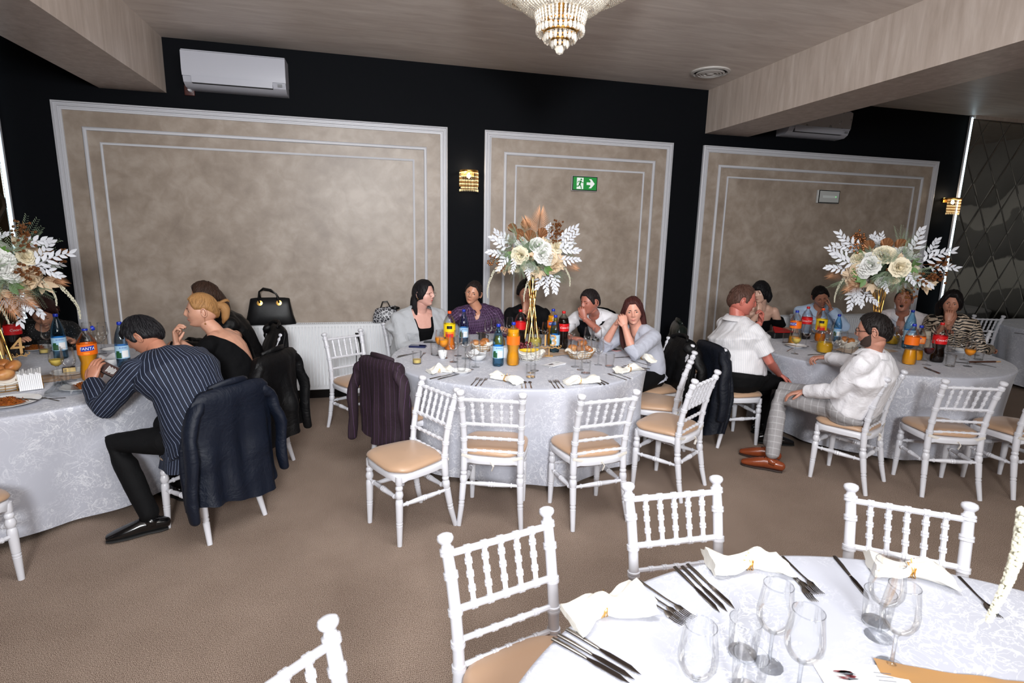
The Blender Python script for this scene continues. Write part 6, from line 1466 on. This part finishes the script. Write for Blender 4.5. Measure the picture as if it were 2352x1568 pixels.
    # ---- garments
    bones = [(tp(0), NB, -fwd, .16), (SR, ER, r, .055), (ER, WR, r, .045), (SL, EL, -r, .055), (EL, WL, -r, .045)]
    def garment(name, mat, ex, slv, cf=None, lo=0, hemdrop=0, v=.009, coll=None, pullneck=0, da=disp_a):
        mb = MB(); P = [tp(u) for u in us]; a_ = [a+ex for a in A]; b_ = [q+ex for q in B]; a_[-1] -= .0; 
        if hemdrop: P = [H-tu*hemdrop+fwd*.0]+P; a_ = [a_[0]+.02]+a_; b_ = [b_[0]+.02]+b_
        tuck = 0 if hemdrop else 1
        if tuck: a_[0] *= .9; b_[0] *= .9
        if tuck: P = [tp(.05)]+P[1:]+[NB+tu*.02, NB+tu*.035]; a_ += [.05, .01]; b_ += [.05, .01]
        mb.loft(P+([] if tuck else [NB+tu*.02, NB+tu*.035]), a_+([] if tuck else [.05, .01]), b_+([] if tuck else [.05, .01]), side=r, seg=24, rc=False); mb.loft([tp(.86)-r*sh*.85, tp(.93)-r*.08, tp(.93)+r*.08, tp(.86)+r*sh*.85], [.055+ex, .062+ex, .062+ex, .055+ex], seg=12)
        for S, E, W in ((SR, ER, WR), (SL, EL, WL)):
            if slv == 'long': Q = [S, S.lerp(E, .5), E, E.lerp(W, .4), E.lerp(W, .93)]; ra = [.056, .052, .046, .044, .034]
            elif slv == 'rolled': Q = [S, S.lerp(E, .5), E, E.lerp(W, .28)]; ra = [.056, .054, .052, .05]
            elif slv == 'short': Q = [S, S.lerp(E, .4), S.lerp(E, .78)]; ra = [.058, .06, .06]
            elif slv == 'cap': Q = [S, S.lerp(E, .3)]; ra = [.056, .055]
            else: Q = None
            if Q: mb.loft([S+(S-E).normalized()*.05, S+(S-E).normalized()*.03]+Q, [.03+ex, .047+ex]+[q+ex for q in ra], seg=14, rc=False)
        me = remesh(mb, v, 3); disp(me, da, 38, len(label)); co = set_guv(me, bones)
        if cf:
            bmx = bmesh.new(); bmx.from_mesh(me); kill = []
            for fc in bmx.faces:
                d_ = fc.calc_center_median()-NB
                if cf(d_.dot(r), d_.dot(fwd), d_.dot(tu), fc.normal.dot(fwd)): kill.append(fc)
            bmesh.ops.delete(bmx, geom=kill, context='FACES')
            for it in range(9):
                nw = {}
                for v_ in bmx.verts:
                    nb = [e.other_vert(v_).co for e in v_.link_edges if e.is_boundary]
                    if len(nb) == 2: nw[v_] = v_.co*.4+(nb[0]+nb[1])*.3
                for v_, c_ in nw.items(): v_.co = c_
            bmx.to_mesh(me); bmx.free()
        me.polygons.foreach_set('use_smooth', [True]*len(me.polygons)); o = bpy.data.objects.new(name, me); me.materials.clear(); me.materials.append(mat); SC.collection.objects.link(o); o.parent = t; return o
    if inner: garment(inner[0], inner[1], .004, 'none', inner[2] if len(inner) > 2 else None, v=.008, da=.001)
    if top: tgo = garment(top[0], top[1], top[2] if len(top) > 2 else .012, sleeve, cutf, hemdrop=(top[3] if len(top) > 3 else 0))
    for ly in (apron or ()): garment(ly[0], ly[1], ly[2], ly[3], ly[4])
    if collar:
        mb = MB(); nd = (headbase-NB).normalized(); n = 24; V = []; rr = neckr+.014
        op = .32
        for k, (q, z_) in enumerate(((1.0, -.02), (1.02, .022), (1.12, .03), (1.42, .004), (1.62, -.018))):
            for i in range(n):
                a = op+(2*pi-2*op)*i/(n-1); c_ = Vector((0, 0, 0))+fwd*cos(a)*rr*q+r*sin(a)*rr*q; fr = max(0, cos(a)); V.append(NB+nd*(z_+.012-.045*fr*fr)+c_+fwd*.012*fr+Vector((0, 0, -.018*(k > 2)*fr)))
        mb.add(V, [(k*n+i, k*n+i+1, (k+1)*n+i+1, (k+1)*n+i) for k in range(4) for i in range(n-1)]); co_ = obj('collar', mb, collar, tgo, angle=180); guv_simple(co_.data, 0)
    if trousers:
        mb = MB()
        for h_, K, F_ in LG: mb.loft([h_, h_.lerp(K, .5), K, K.lerp(F_, .3), K.lerp(F_, .96)], [.092*b**.5, .083, .066, .062, .054], seg=16)
        tk = .034 if not (top and len(top) > 3) else .012; mb.loft([H-tu*.13, H-tu*.11, H-tu*.05, H, tp(.04), tp(.11)], [A[0]*.4, A[0]*.75, A[0]*.95+tk*.5, A[0]+tk-.006, A[1]+tk, A[1]+tk-.004], [B[0]*.4, B[0]*.75, B[0]*.95+tk*.5, B[0]+tk-.006, B[1]+tk, B[1]+tk-.004], side=r, seg=20, rc=False)
        me = remesh(mb, .011 if legs == 'hid' else .009, 3); disp(me, .003, 30, 3); set_guv(me, [(h_, K, r, .08) for h_, K, F_ in LG]+[(K, F_, r, .06) for h_, K, F_ in LG]); me.materials.append(trousers if not isinstance(trousers, str) else TRB)
        me.polygons.foreach_set('use_smooth', [True]*len(me.polygons)); obj('trousers', me, None, t)
    return dict(t=t, O=O, H=H, KR=KR, KL=KL, FR=FR, FL=FL, f=f, r=r, tp=tp, NB=NB, fwd=fwd, tu=tu, WR=WR, WL=WL, ER=ER, EL=EL, HD=HD, RM=RM, T=T)
TRB = m_fabric('black_trouser_cloth', (9, 9, 11), .8, .15, .35, .0, 14, .2)
def shoe(pp, F_, d, mat, sole, nm='shoe'):
    """F_ = ankle point local, d = toe direction"""
    d = Vector(d).normalized(); s = d.cross(Vector((0, 0, 1))); base = Vector((F_[0], F_[1], 0)); mb = MB()
    mb.loft([base-d*.07+Vector((0, 0, .05)), base-d*.03+Vector((0, 0, .058)), base+d*.05+Vector((0, 0, .058)), base+d*.12+Vector((0, 0, .045)), base+d*.175+Vector((0, 0, .036)), base+d*.205+Vector((0, 0, .03))], [.032, .038, .042, .047, .045, .034], [.036, .042, .044, .036, .027, .02], side=s, seg=16)
    mb.loft([base+Vector((0, 0, .06)), base+Vector((0, 0, .1))-d*.01], [.044, .042], [.05, .046], side=s, seg=14, rc=False)
    u = obj(nm, mb, mat, pp['t'], angle=180)
    mb = MB(); mb.loft([base-d*.085+Vector((0, 0, .012)), base-d*.05+Vector((0, 0, .012)), base+d*.02+Vector((0, 0, .013)), base+d*.12+Vector((0, 0, .012)), base+d*.19+Vector((0, 0, .012)), base+d*.222+Vector((0, 0, .013))], [.024, .036, .034, .05, .046, .03], [.011]*6, side=s, seg=14, rc=False); obj('sole', mb, sole, u)
    mb = MB()
    for k in range(3): c = base+d*(.055+.022*k)+Vector((0, 0, .1-.008*k-.004*k*k)); mb.loft([c-s*.018, c+Vector((0, 0, .006)), c+s*.018], .0022, seg=5)
    obj('laces', mb, BLK, u)
WSH = m_fabric('white_shirt', (228, 226, 230), .7, .04, .55, .15, 13); 
# striped jacket
STR = m_stripe('navy_chalk_stripe', (9, 19, 40), (140, 154, 182), .0165, .0015, .8, wob=.006)
X = Vector
p = person('person in navy chalk-striped jacket and black trousers leaning on the left table over a phone', (-1.02, 3.52), (-1.385, 3.80, 1.14), .88, 1.45, .55, -.05, (182, 128, 104), 1.2, .2, L=(-1.659, 3.718, .875), R=(-1.60, 4.00, .86),
    hair=dict(col=(12, 11, 13), line='short', t=.014, hi=5.0, wave=.003, L=.06, n=420, locks=(((( .02, .085, .085), (.03, .12, .075), (.035, .13, .045)), (.02, .016, .004), (.012, .009, .003)),)), top=('striped_jacket', STR, .022, .09), collar=None,
    legs=((-1.40, 3.95, .52), (-1.30, 3.88, .12), (-1.50, 3.55, .54), (-1.32, 3.44, .11)), eyes='down', beard=((74, 54, 44), .0012), slouch=.08, vox=.0055, lcurl=.45, rcurl=.55, ldir=(.1, .25, .6), ln=(.2, .9, .1), rdir=(-.8, -.3, .25), rn=(0, 0, -1), lpole=(-.1, -.6, -1), rpole=(.3, .6, -1), inner=('shirt', WSH))
shoe(p, p['FL'], (-.93, -.3, 0), plain('black_shoe_leather', (10, 10, 12), .18, coat=.5), plain('shoe_sole', (14, 13, 13), .6)); shoe(p, p['FR'], (-.7, .6, 0), plain('black_shoe_leather', (10, 10, 12), .18), plain('shoe_sole', (14, 13, 13), .6))
b = MB(); b.loft([p['EL'].lerp(p['WL'], .86), p['EL'].lerp(p['WL'], .99)], [.042, .038], seg=16, rc=False); obj('shirt_cuff', b, WSH, p['t'])
b = MB(); b.loft([p['NB']-p['tu']*.03, p['NB']+p['tu']*.035-p['fwd']*.005], [.083, .078], [.083, .075], side=p['r'], seg=20, rc=False); c = obj('jacket_collar', b, STR, p['t']); guv_simple(c.data, 0)
b = MB(); q = p['tp'](.08)-p['r']*.2; b.loft([q-p['fwd']*.02+p['tu']*.02, q+p['fwd']*.1+p['tu']*.04], [.004, .004], [.028, .028], side=p['r'], seg=8); c = obj('pocket_flap', b, STR, p['t']); guv_simple(c.data, 0)
# flared skirt of the jacket
def skirt(p, mat, drop, name='jacket_skirt', back=.2):
    b = MB(); n = 40; V = []; H = p['tp'](.12)
    for k in range(9):
        u = k/8
        for i in range(n):
            a = .9+(2*pi-1.8)*i/(n-1); w_ = (.2+.03*u)*(1+.05*sin(a*7+k*.2)); d = (.15+.05*u)*(1+.04*sin(a*9))
            V.append(H+p['r']*sin(a)*w_+p['f']*(cos(a)*d+.02*u)+Vector((0, 0, -drop*u-.0)))
    b.add(V, [(k*n+i, k*n+i+1, (k+1)*n+i+1, (k+1)*n+i) for k in range(8) for i in range(n-1)]); o = obj(name, b, mat, p['t'], angle=180)
    co = np.array(V); g = np.zeros_like(co); g[:, 0] = np.tile(np.linspace(0, 1.1, n), 9); g[:, 1] = co[:, 2]; at = o.data.attributes.new('guv', 'FLOAT_VECTOR', 'POINT'); at.data.foreach_set('vector', g.ravel())
skirt(p, STR, .24)
ph = phone((-1.620, 3.823), 0, 'black smartphone held by the person in the striped jacket', (16, 16, 18), z=.16, screen=(70, 52, 50))
nrm = Vector((.45, -.7, .6)).normalized(); lg = Vector((-.75, -.1, .6)); lg = (lg-nrm*lg.dot(nrm)).normalized(); ph.rotation_mode = 'QUATERNION'; ph.rotation_quaternion = Matrix((lg.cross(nrm), lg, nrm)).transposed().to_quaternion()
b = MB()
for k in range(9): b.box((.0, -.012-.0055*k, .0112), (.045-.006*(k % 3), .0022, .0004))
obj('screen_text', b, WHT, ph, smooth=False); b = MB(); b.box((0, .035, .0112), (.05, .04, .0004)); obj('screen_picture', b, plain('dim_picture', (96, 70, 62), .3), ph, smooth=False)
# 2 blonde
BLKV = m_fabric('black_jersey', (7, 7, 9), .85, .1, .25, .0, 18, .15)
p = person('person in low-backed black top with gold earrings, seated sideways, hands raised at the left table', (-.95, 4.31), (-1.215, 4.41, 1.205), 1.25, 1.88, .0, .0, (200, 152, 128), .98, .165, L=(-1.36, 4.28, .985), R=(-1.40, 4.42, .99), lipc=(170, 74, 70),
    hair=dict(col=(150, 110, 68), line='pulled', t=.013, hi=1.7, puff=(0, .0, .004), locks=(((( 0, -.1, .035), (0, -.135, .03), (0, -.155, -.005), (.0, -.15, -.06), (.01, -.135, -.1)), (.028, .03, .036, .03, .006), (.026, .03, .032, .024, .005)), (((0, -.12, .05), (.0, -.16, .07), (.01, -.185, .06)), (.012, .012, .003), (.01, .01, .003)))), brow=(60, 38, 26),
    top=('black_top', BLKV, .011, .05), sleeve='cap', cutf=lambda l, f, u, n: (u > -.30+abs(l)*1.9 and f < 0.03 and abs(l) < .16) or (u > -.07 and abs(l) < .11), trousers='black', earr=.045, slouch=.05, rcurl=.9, lcurl=.8, ldir=(-.1, .3, .9), rdir=(.1, -.1, 1), ln=(1, 0, .2), rn=(1, 0, 0), lpole=(-.2, -.3, -1), rpole=(-.2, .3, -1), hs=1.0)
b = MB(); rnd = random.Random(2); S_ = p['tp'](.87)-p['r']*.17; 
for k in range(46): a = -1.6+3.2*k/45; d = p['fwd']*cos(a+1.57)*.062-p['r']*(.05+.02*abs(sin(a))); q = S_+(p['EL']-S_)*.25+d; b.loft([q, q+(p['EL']-S_)*.3+Vector((rnd.uniform(-.012, .012), rnd.uniform(-.012, .012), -.05))], .0016, seg=4, rc=False)
obj('sleeve_fringe', b, BLK, p['t']); b = MB(); b.loft([p['WL']+(p['EL']-p['WL']).normalized()*(.02+.001*k) for k in (0, 12)], .031, seg=14, rc=False); b.ball(p['WL']+(p['EL']-p['WL']).normalized()*.03+Vector((.0, -.03, 0)), (.017, .006, .017), 0, 12, 6); obj('wristwatch', b, plain('watch_silver', (210, 208, 204), .2, .8), p['t'])
# 3 dark-haired woman behind
person('person in black jacket mostly hidden behind the one in the low-backed top', (-1.08, 5.2), (-1.35, 5.02, 1.235), 2.0, 1.9, .1, 0, (200, 148, 120), 1.0, .17, L=(-1.6, 4.85, .85), R=(-1.55, 5.1, .84),
    hair=dict(col=(50, 34, 26), line='long', t=.02, locks=((((.02, -.09, .02), (.05, -.13, -.08), (.08, -.14, -.18), (.1, -.16, -.26)), (.05, .055, .05, .01), (.04, .045, .035, .01)),)), top=('black_jacket', BLK2, .02, .05))
# 4 cardigan woman
GREY = m_fabric('grey_knit', (176, 178, 182), .95, .14, .7, .3, 10)
p = person('person in round glasses and light grey cardigan over a black top, turned to the right', (.42, 5.56), (.485, 5.40, 1.215), pi+.35, pi+.9, -.03, -.03, (216, 168, 154), 1.5, .225, R=(.45, 5.10, .70), L=(.85, 5.28, .68), lipc=(176, 50, 62), headkw=dict(fat=.75), gaze=.003,
    hair=dict(col=(13, 11, 13), line='long', t=.017, hi=4, puff=(0, .008, .008), locks=((((-.03, -.07, .03), (-.03, -.12, -.06), (-.02, -.13, -.16), (-.03, -.14, -.26)), (.05, .055, .05, .012), (.04, .045, .04, .012)), (((.055, -.05, .0), (.06, -.07, -.1), (.05, -.06, -.2)), (.025, .03, .01), (.025, .03, .01)), (((-.06, -.04, .02), (-.07, -.07, -.08), (-.07, -.08, -.17)), (.025, .03, .01), (.03, .03, .01)))),
    top=('grey_cardigan', GREY, .024, .06), sleeve='long', cutf=lambda l, f, u, n: f > .02 and abs(l) < .105+.17*max(-.5, min(0, u))*1.0 and u > -.5, inner=('black_top', BLKV, lambda l, f, u, n: u > -.125 and f > 0 and abs(l) < .09+u*.2 or u > -.04), glasses=(plain('thin_gold_wire', (150, 110, 96), .3, .8), .0012, 'thin round metal glasses'), earr=.004, slouch=.0, neckr=.062)
# 5 plaid man
PLAID = m_stripe('plum_check', (52, 24, 58), (140, 112, 146), .024, .0022, .75, period2=.03, fg2=(110, 80, 120))
person('person in plum checked shirt, head tilted, one arm stretched behind the grey cardigan', (1.15, 5.74), (1.01, 5.60, 1.205), pi-.1, pi-.45, .08, -.28, (206, 150, 122), 1.12, .195, R=(.36, 5.62, .93), L=(1.3, 5.32, .84), uparm=.36, loarm=.34, rpole=(0, .3, -.6),
    hair=dict(col=(34, 26, 24), line='short', t=.009), top=('checked_shirt', PLAID, .014), collar=PLAID, cutf=lambda l, f, u, n: f > 0 and u > -.10 and abs(l) < .045+u*.3, gaze=-.003)
# 6 young man
DBLK = m_fabric('charcoal_shirt', (13, 13, 16), .8, .1, .35, .0, 12, .2)
person('person in black shirt behind the gold flower stand, one hand over the mouth', (1.66, 5.68), (1.565, 5.55, 1.2), pi-.1, pi-.25, .1, 0, (186, 132, 108), 1.0, .185, R=(1.51, 5.40, 1.025), L=(1.8, 5.35, .82), rdir=(.25, .12, .85), rn=(0, 1, .1), rcurl=.35, rpole=(-.6, -.2, -1),
    hair=dict(col=(20, 15, 14), line='short', t=.026, puff=(0, .0, .012), wave=.004), top=('black_shirt', DBLK, .014), collar=DBLK, cutf=lambda l, f, u, n: f > 0 and u > -.10 and abs(l) < .045+u*.3)
# 7 waistcoat man
VEST = m_fabric('black_waistcoat', (13, 14, 19), .5, .1, .25, .0, 10, .3)
person('person in white shirt and black waistcoat with a fist held before the mouth', (2.36, 5.36), (2.085, 5.06, 1.165), pi-.6, 1.98, .15, .05, (178, 114, 96), 1.12, .195, L=(1.985, 4.93, 1.02), R=(1.86, 4.92, .83), ldir=(-.25, .1, .7), ln=(.4, .8, .1), lcurl=1.1, lpole=(.8, -.3, -1), rdir=(1, -.2, 0), rn=(0, 0, -1), rpole=(-1, .2, -.5), eyes='down', slouch=.07, sleeve='rolled',
    hair=dict(col=(30, 24, 24), line='short', t=.012), top=('white_shirt', WSH, .014), collar=WSH, cutf=lambda l, f, u, n: f > 0 and u > -.14 and abs(l) < .05+u*.25,
    apron=(('waistcoat', VEST, .036, 'none', lambda l, f, u, n: (f > 0 and u > -.26 and abs(l) < .085+u*.28) or abs(l) > .185 or u > -.025),))
# 8 red-haired
LGR = m_fabric('pale_grey_shirt', (176, 178, 190), .7, .05, .5, .15, 13)
p = person('person in pale grey shirt with both elbows on the middle table, hands clasped', (2.42, 4.40), (2.225, 4.40, 1.165), pi/2+.3, pi-.45, .1, .12, (214, 158, 138), .92, .165, R=(2.08, 4.42, 1.045), L=(2.10, 4.29, 1.045), rdir=(.1, -.35, .55), ldir=(-.05, .3, .6), rn=(.5, -.6, .2), ln=(.2, .8, .1), rcurl=1.0, lcurl=1.0, rpole=(-.3, .5, -1), lpole=(-.1, -.6, -1), sleeve='rolled', slouch=.05,
    hair=dict(col=(58, 28, 26), line='long', t=.014, hi=2.2, locks=((((.05, -.03, .06), (.085, -.02, -.03), (.095, .0, -.14), (.1, .03, -.26), (.1, .06, -.33)), (.028, .03, .034, .03, .008), (.035, .035, .03, .022, .006)), (((-.05, -.03, .06), (-.078, -.03, -.04), (-.085, -.03, -.16), (-.07, -.04, -.28), (-.06, -.04, -.36)), (.02, .024, .03, .026, .006), (.035, .035, .03, .022, .006)), (((0, -.09, .02), (.0, -.11, -.1), (.0, -.1, -.25)), (.06, .07, .02), (.03, .03, .01)))),
    top=('grey_shirt', LGR, .016, .05), cutf=lambda l, f, u, n: f > 0 and u > -.16 and abs(l) < .05+u*.22, lipc=(190, 110, 104))
# 9 big man short sleeves
SSH = m_stripe('white_fine_shirt', (222, 220, 222), (206, 206, 212), .012, .003, .7, period2=.012)
p = person('person in short-sleeved white shirt and black trousers seated sideways at the right-hand table', (3.16, 4.16), (3.21, 4.25, 1.27), -1.55, -2.0, .18, 0, (188, 110, 96), 1.42, .205, bd=1.3, R=(3.50, 4.02, .63), L=(3.50, 4.34, 1.05), rdir=(.5, -.15, -.3), rn=(-.1, 0, -1), ldir=(-.05, -.1, .9), ln=(-1, 0, 0), lcurl=1.0, lpole=(.5, .4, -1), rpole=(-.1, -.5, -.4), sleeve='short', slouch=-.02, headkw=dict(fat=.6), neckr=.066, vox=.006, hs=1.12,
    hair=dict(col=(70, 48, 40), line='receding', t=.009), top=('short_sleeved_shirt', SSH, .018), collar=SSH, legs=((3.62, 4.10, .53), (3.42, 3.98, .12), (3.62, 4.32, .53), (3.55, 4.25, .12)), eyes='open', uparm=.30, loarm=.27)
shoe(p, p['FR'], (.8, -.35, 0), plain('black_shoe_leather', (10, 10, 12), .18), plain('shoe_sole', (14, 13, 13), .6)); shoe(p, p['FL'], (.9, .1, 0), plain('black_shoe_leather', (10, 10, 12), .18), plain('shoe_sole', (14, 13, 13), .6))
# 10 off shoulder
person('person in black off-shoulder top behind the short-sleeved white shirt', (4.48, 5.62), (4.37, 5.46, 1.205), pi-.3, 1.95, .1, .1, (208, 170, 150), .95, .175, R=(4.22, 5.27, 1.0), L=(4.68, 5.28, .8), rdir=(.2, .15, .8), rn=(0, 1, 0), rcurl=.9, rpole=(-.4, -.3, -1), sleeve='short',
    hair=dict(col=(10, 9, 11), line='fringe', t=.02, hi=4, puff=(0, .01, .006), locks=((((.06, -.03, .03), (.08, -.03, -.05), (.072, -.02, -.11)), (.028, .034, .01), (.045, .045, .02)), (((-.06, -.03, .03), (-.08, -.03, -.05), (-.072, -.02, -.11)), (.028, .034, .01), (.045, .045, .02)))), top=('off_shoulder_top', BLKV, .012), cutf=lambda l, f, u, n: u > -.15)
# 11 pale blue
PBL = m_fabric('pale_blue_shirt', (176, 196, 222), .7, .05, .5, .15, 13)
person('person in pale blue shirt looking down, one hand at the cheek', (5.25, 5.52), (5.06, 5.31, 1.175), pi-.45, 2.7, .42, .28, (182, 128, 104), 1.15, .2, L=(5.12, 5.20, 1.04), R=(4.85, 5.05, .84), ldir=(-.1, .25, .8), ln=(-.6, .6, .2), lcurl=.4, lpole=(.7, -.5, -1), eyes='down',
    hair=dict(col=(22, 18, 18), line='short', t=.012), top=('blue_shirt', PBL, .014), collar=PBL, cutf=lambda l, f, u, n: f > 0 and u > -.12 and abs(l) < .05+u*.3)
# 12 bearded man
GRC = m_stripe('grey_glen_check', (146, 143, 144), (178, 176, 178), .05, .002, .8, period2=.05, fg2=(180, 178, 180))
p = person('person in dark glasses, white long-sleeved shirt and grey checked trousers, legs stretched out', (3.50, 3.24), (3.405, 3.06, 1.195), .50, .72, .12, .0, (184, 132, 112), 1.28, .195, L=(3.235, 3.43, .655), R=(3.70, 3.80, .83), ldir=(-.6, .5, -.25), ln=(0, 0, -1), rdir=(-.6, .25, -.05), rn=(0, 0, -1), lpole=(.1, -.7, -.8), rpole=(.4, -.3, -.8), slouch=.03, vox=.0055, rcurl=.8, uparm=.29, loarm=.27,
    hair=dict(col=(22, 17, 16), line='short', t=.012), beard=((58, 42, 36), .0024), top=('white_shirt', WSH, .016), collar=WSH, glasses=(BLACK, .0022, 'dark-rimmed glasses'), trousers=GRC, legs=((3.36, 3.80, .57), (3.17, 3.66, .13), (3.18, 3.62, .56), (3.045, 3.47, .13)))
BR = plain('tan_shoe_leather', (126, 58, 28), .25, coat=.4, var=.2); BRS = plain('brown_sole', (40, 22, 16), .5)
shoe(p, p['FL'], (-.72, .69, 0), BR, BRS); shoe(p, p['FR'], (-.7, .7, 0), BR, BRS)
b = MB(); b.loft([p['tp'](.12), p['tp'](.17)], [.168*1.2+.012, .166*1.2+.012], [.125*1.2+.012, .123*1.2+.012], side=p['r'], seg=32, rc=False); obj('belt', b, plain('brown_belt', (84, 34, 22), .4), p['t'])
# 13 open mouth
person('person in open white shirt with mouth wide open under the right flowers', (6.05, 5.08), (5.84, 4.93, 1.175), pi-.9, 2.15, -.02, 0, (168, 114, 94), 1.3, .205, R=(5.55, 4.65, .84), L=(6.1, 4.6, .84), headkw=dict(mouth=1.0, fat=.4), eyes='down', neckr=.064,
    hair=dict(col=(40, 32, 30), line='receding', t=.006), top=('white_shirt', m_fabric('dim_white_shirt', (214, 206, 208), .7, .04, .5, .15, 13), .016), collar=WSH, cutf=lambda l, f, u, n: f > 0 and u > -.2 and abs(l) < .06+u*.22)
# 14 zebra
ZEB = m_zebra()
p = person('person in zebra-print blouse with one hand at the face', (6.25, 4.62), (6.02, 4.53, 1.18), pi/2+.45, 2.2, .05, -.05, (192, 136, 112), 1.12, .18, R=(5.885, 4.43, 1.0), L=(6.45, 4.36, .70), rdir=(.1, .1, .8), rn=(.6, .5, 0), rcurl=.7, rpole=(-.5, .0, -1),
    hair=dict(col=(18, 13, 14), line='long', t=.024, puff=(0, .014, .012), wave=.005, locks=((((.05, -.05, .05), (.09, -.06, -.04), (.09, -.08, -.14)), (.03, .045, .03), (.04, .05, .03)), (((.02, -.1, .0), (.04, -.13, -.1), (.06, -.14, -.2)), (.06, .065, .03), (.045, .05, .03)))), top=('zebra_blouse', ZEB, .02), cutf=lambda l, f, u, n: f > 0 and u > -.14 and abs(l) < .055+u*.25, earr=.02, lipc=(120, 40, 44))
# 15 sequin woman
person('person in black sequinned top bent over a plate at the left table', (-2.88, 5.62), (-2.68, 5.38, 1.07), pi+.3, pi+.32, .55, .1, (196, 146, 120), 1.2, .185, R=(-2.75, 5.12, .86), L=(-2.42, 5.2, .86), lipc=(120, 40, 50), eyes='down', slouch=.10,
    hair=dict(col=(42, 18, 18), line='short', t=.03, puff=(0, .01, .02), wave=.004), top=('sequinned_top', m_sequin(), .018), earr=.006, hipz=.55)
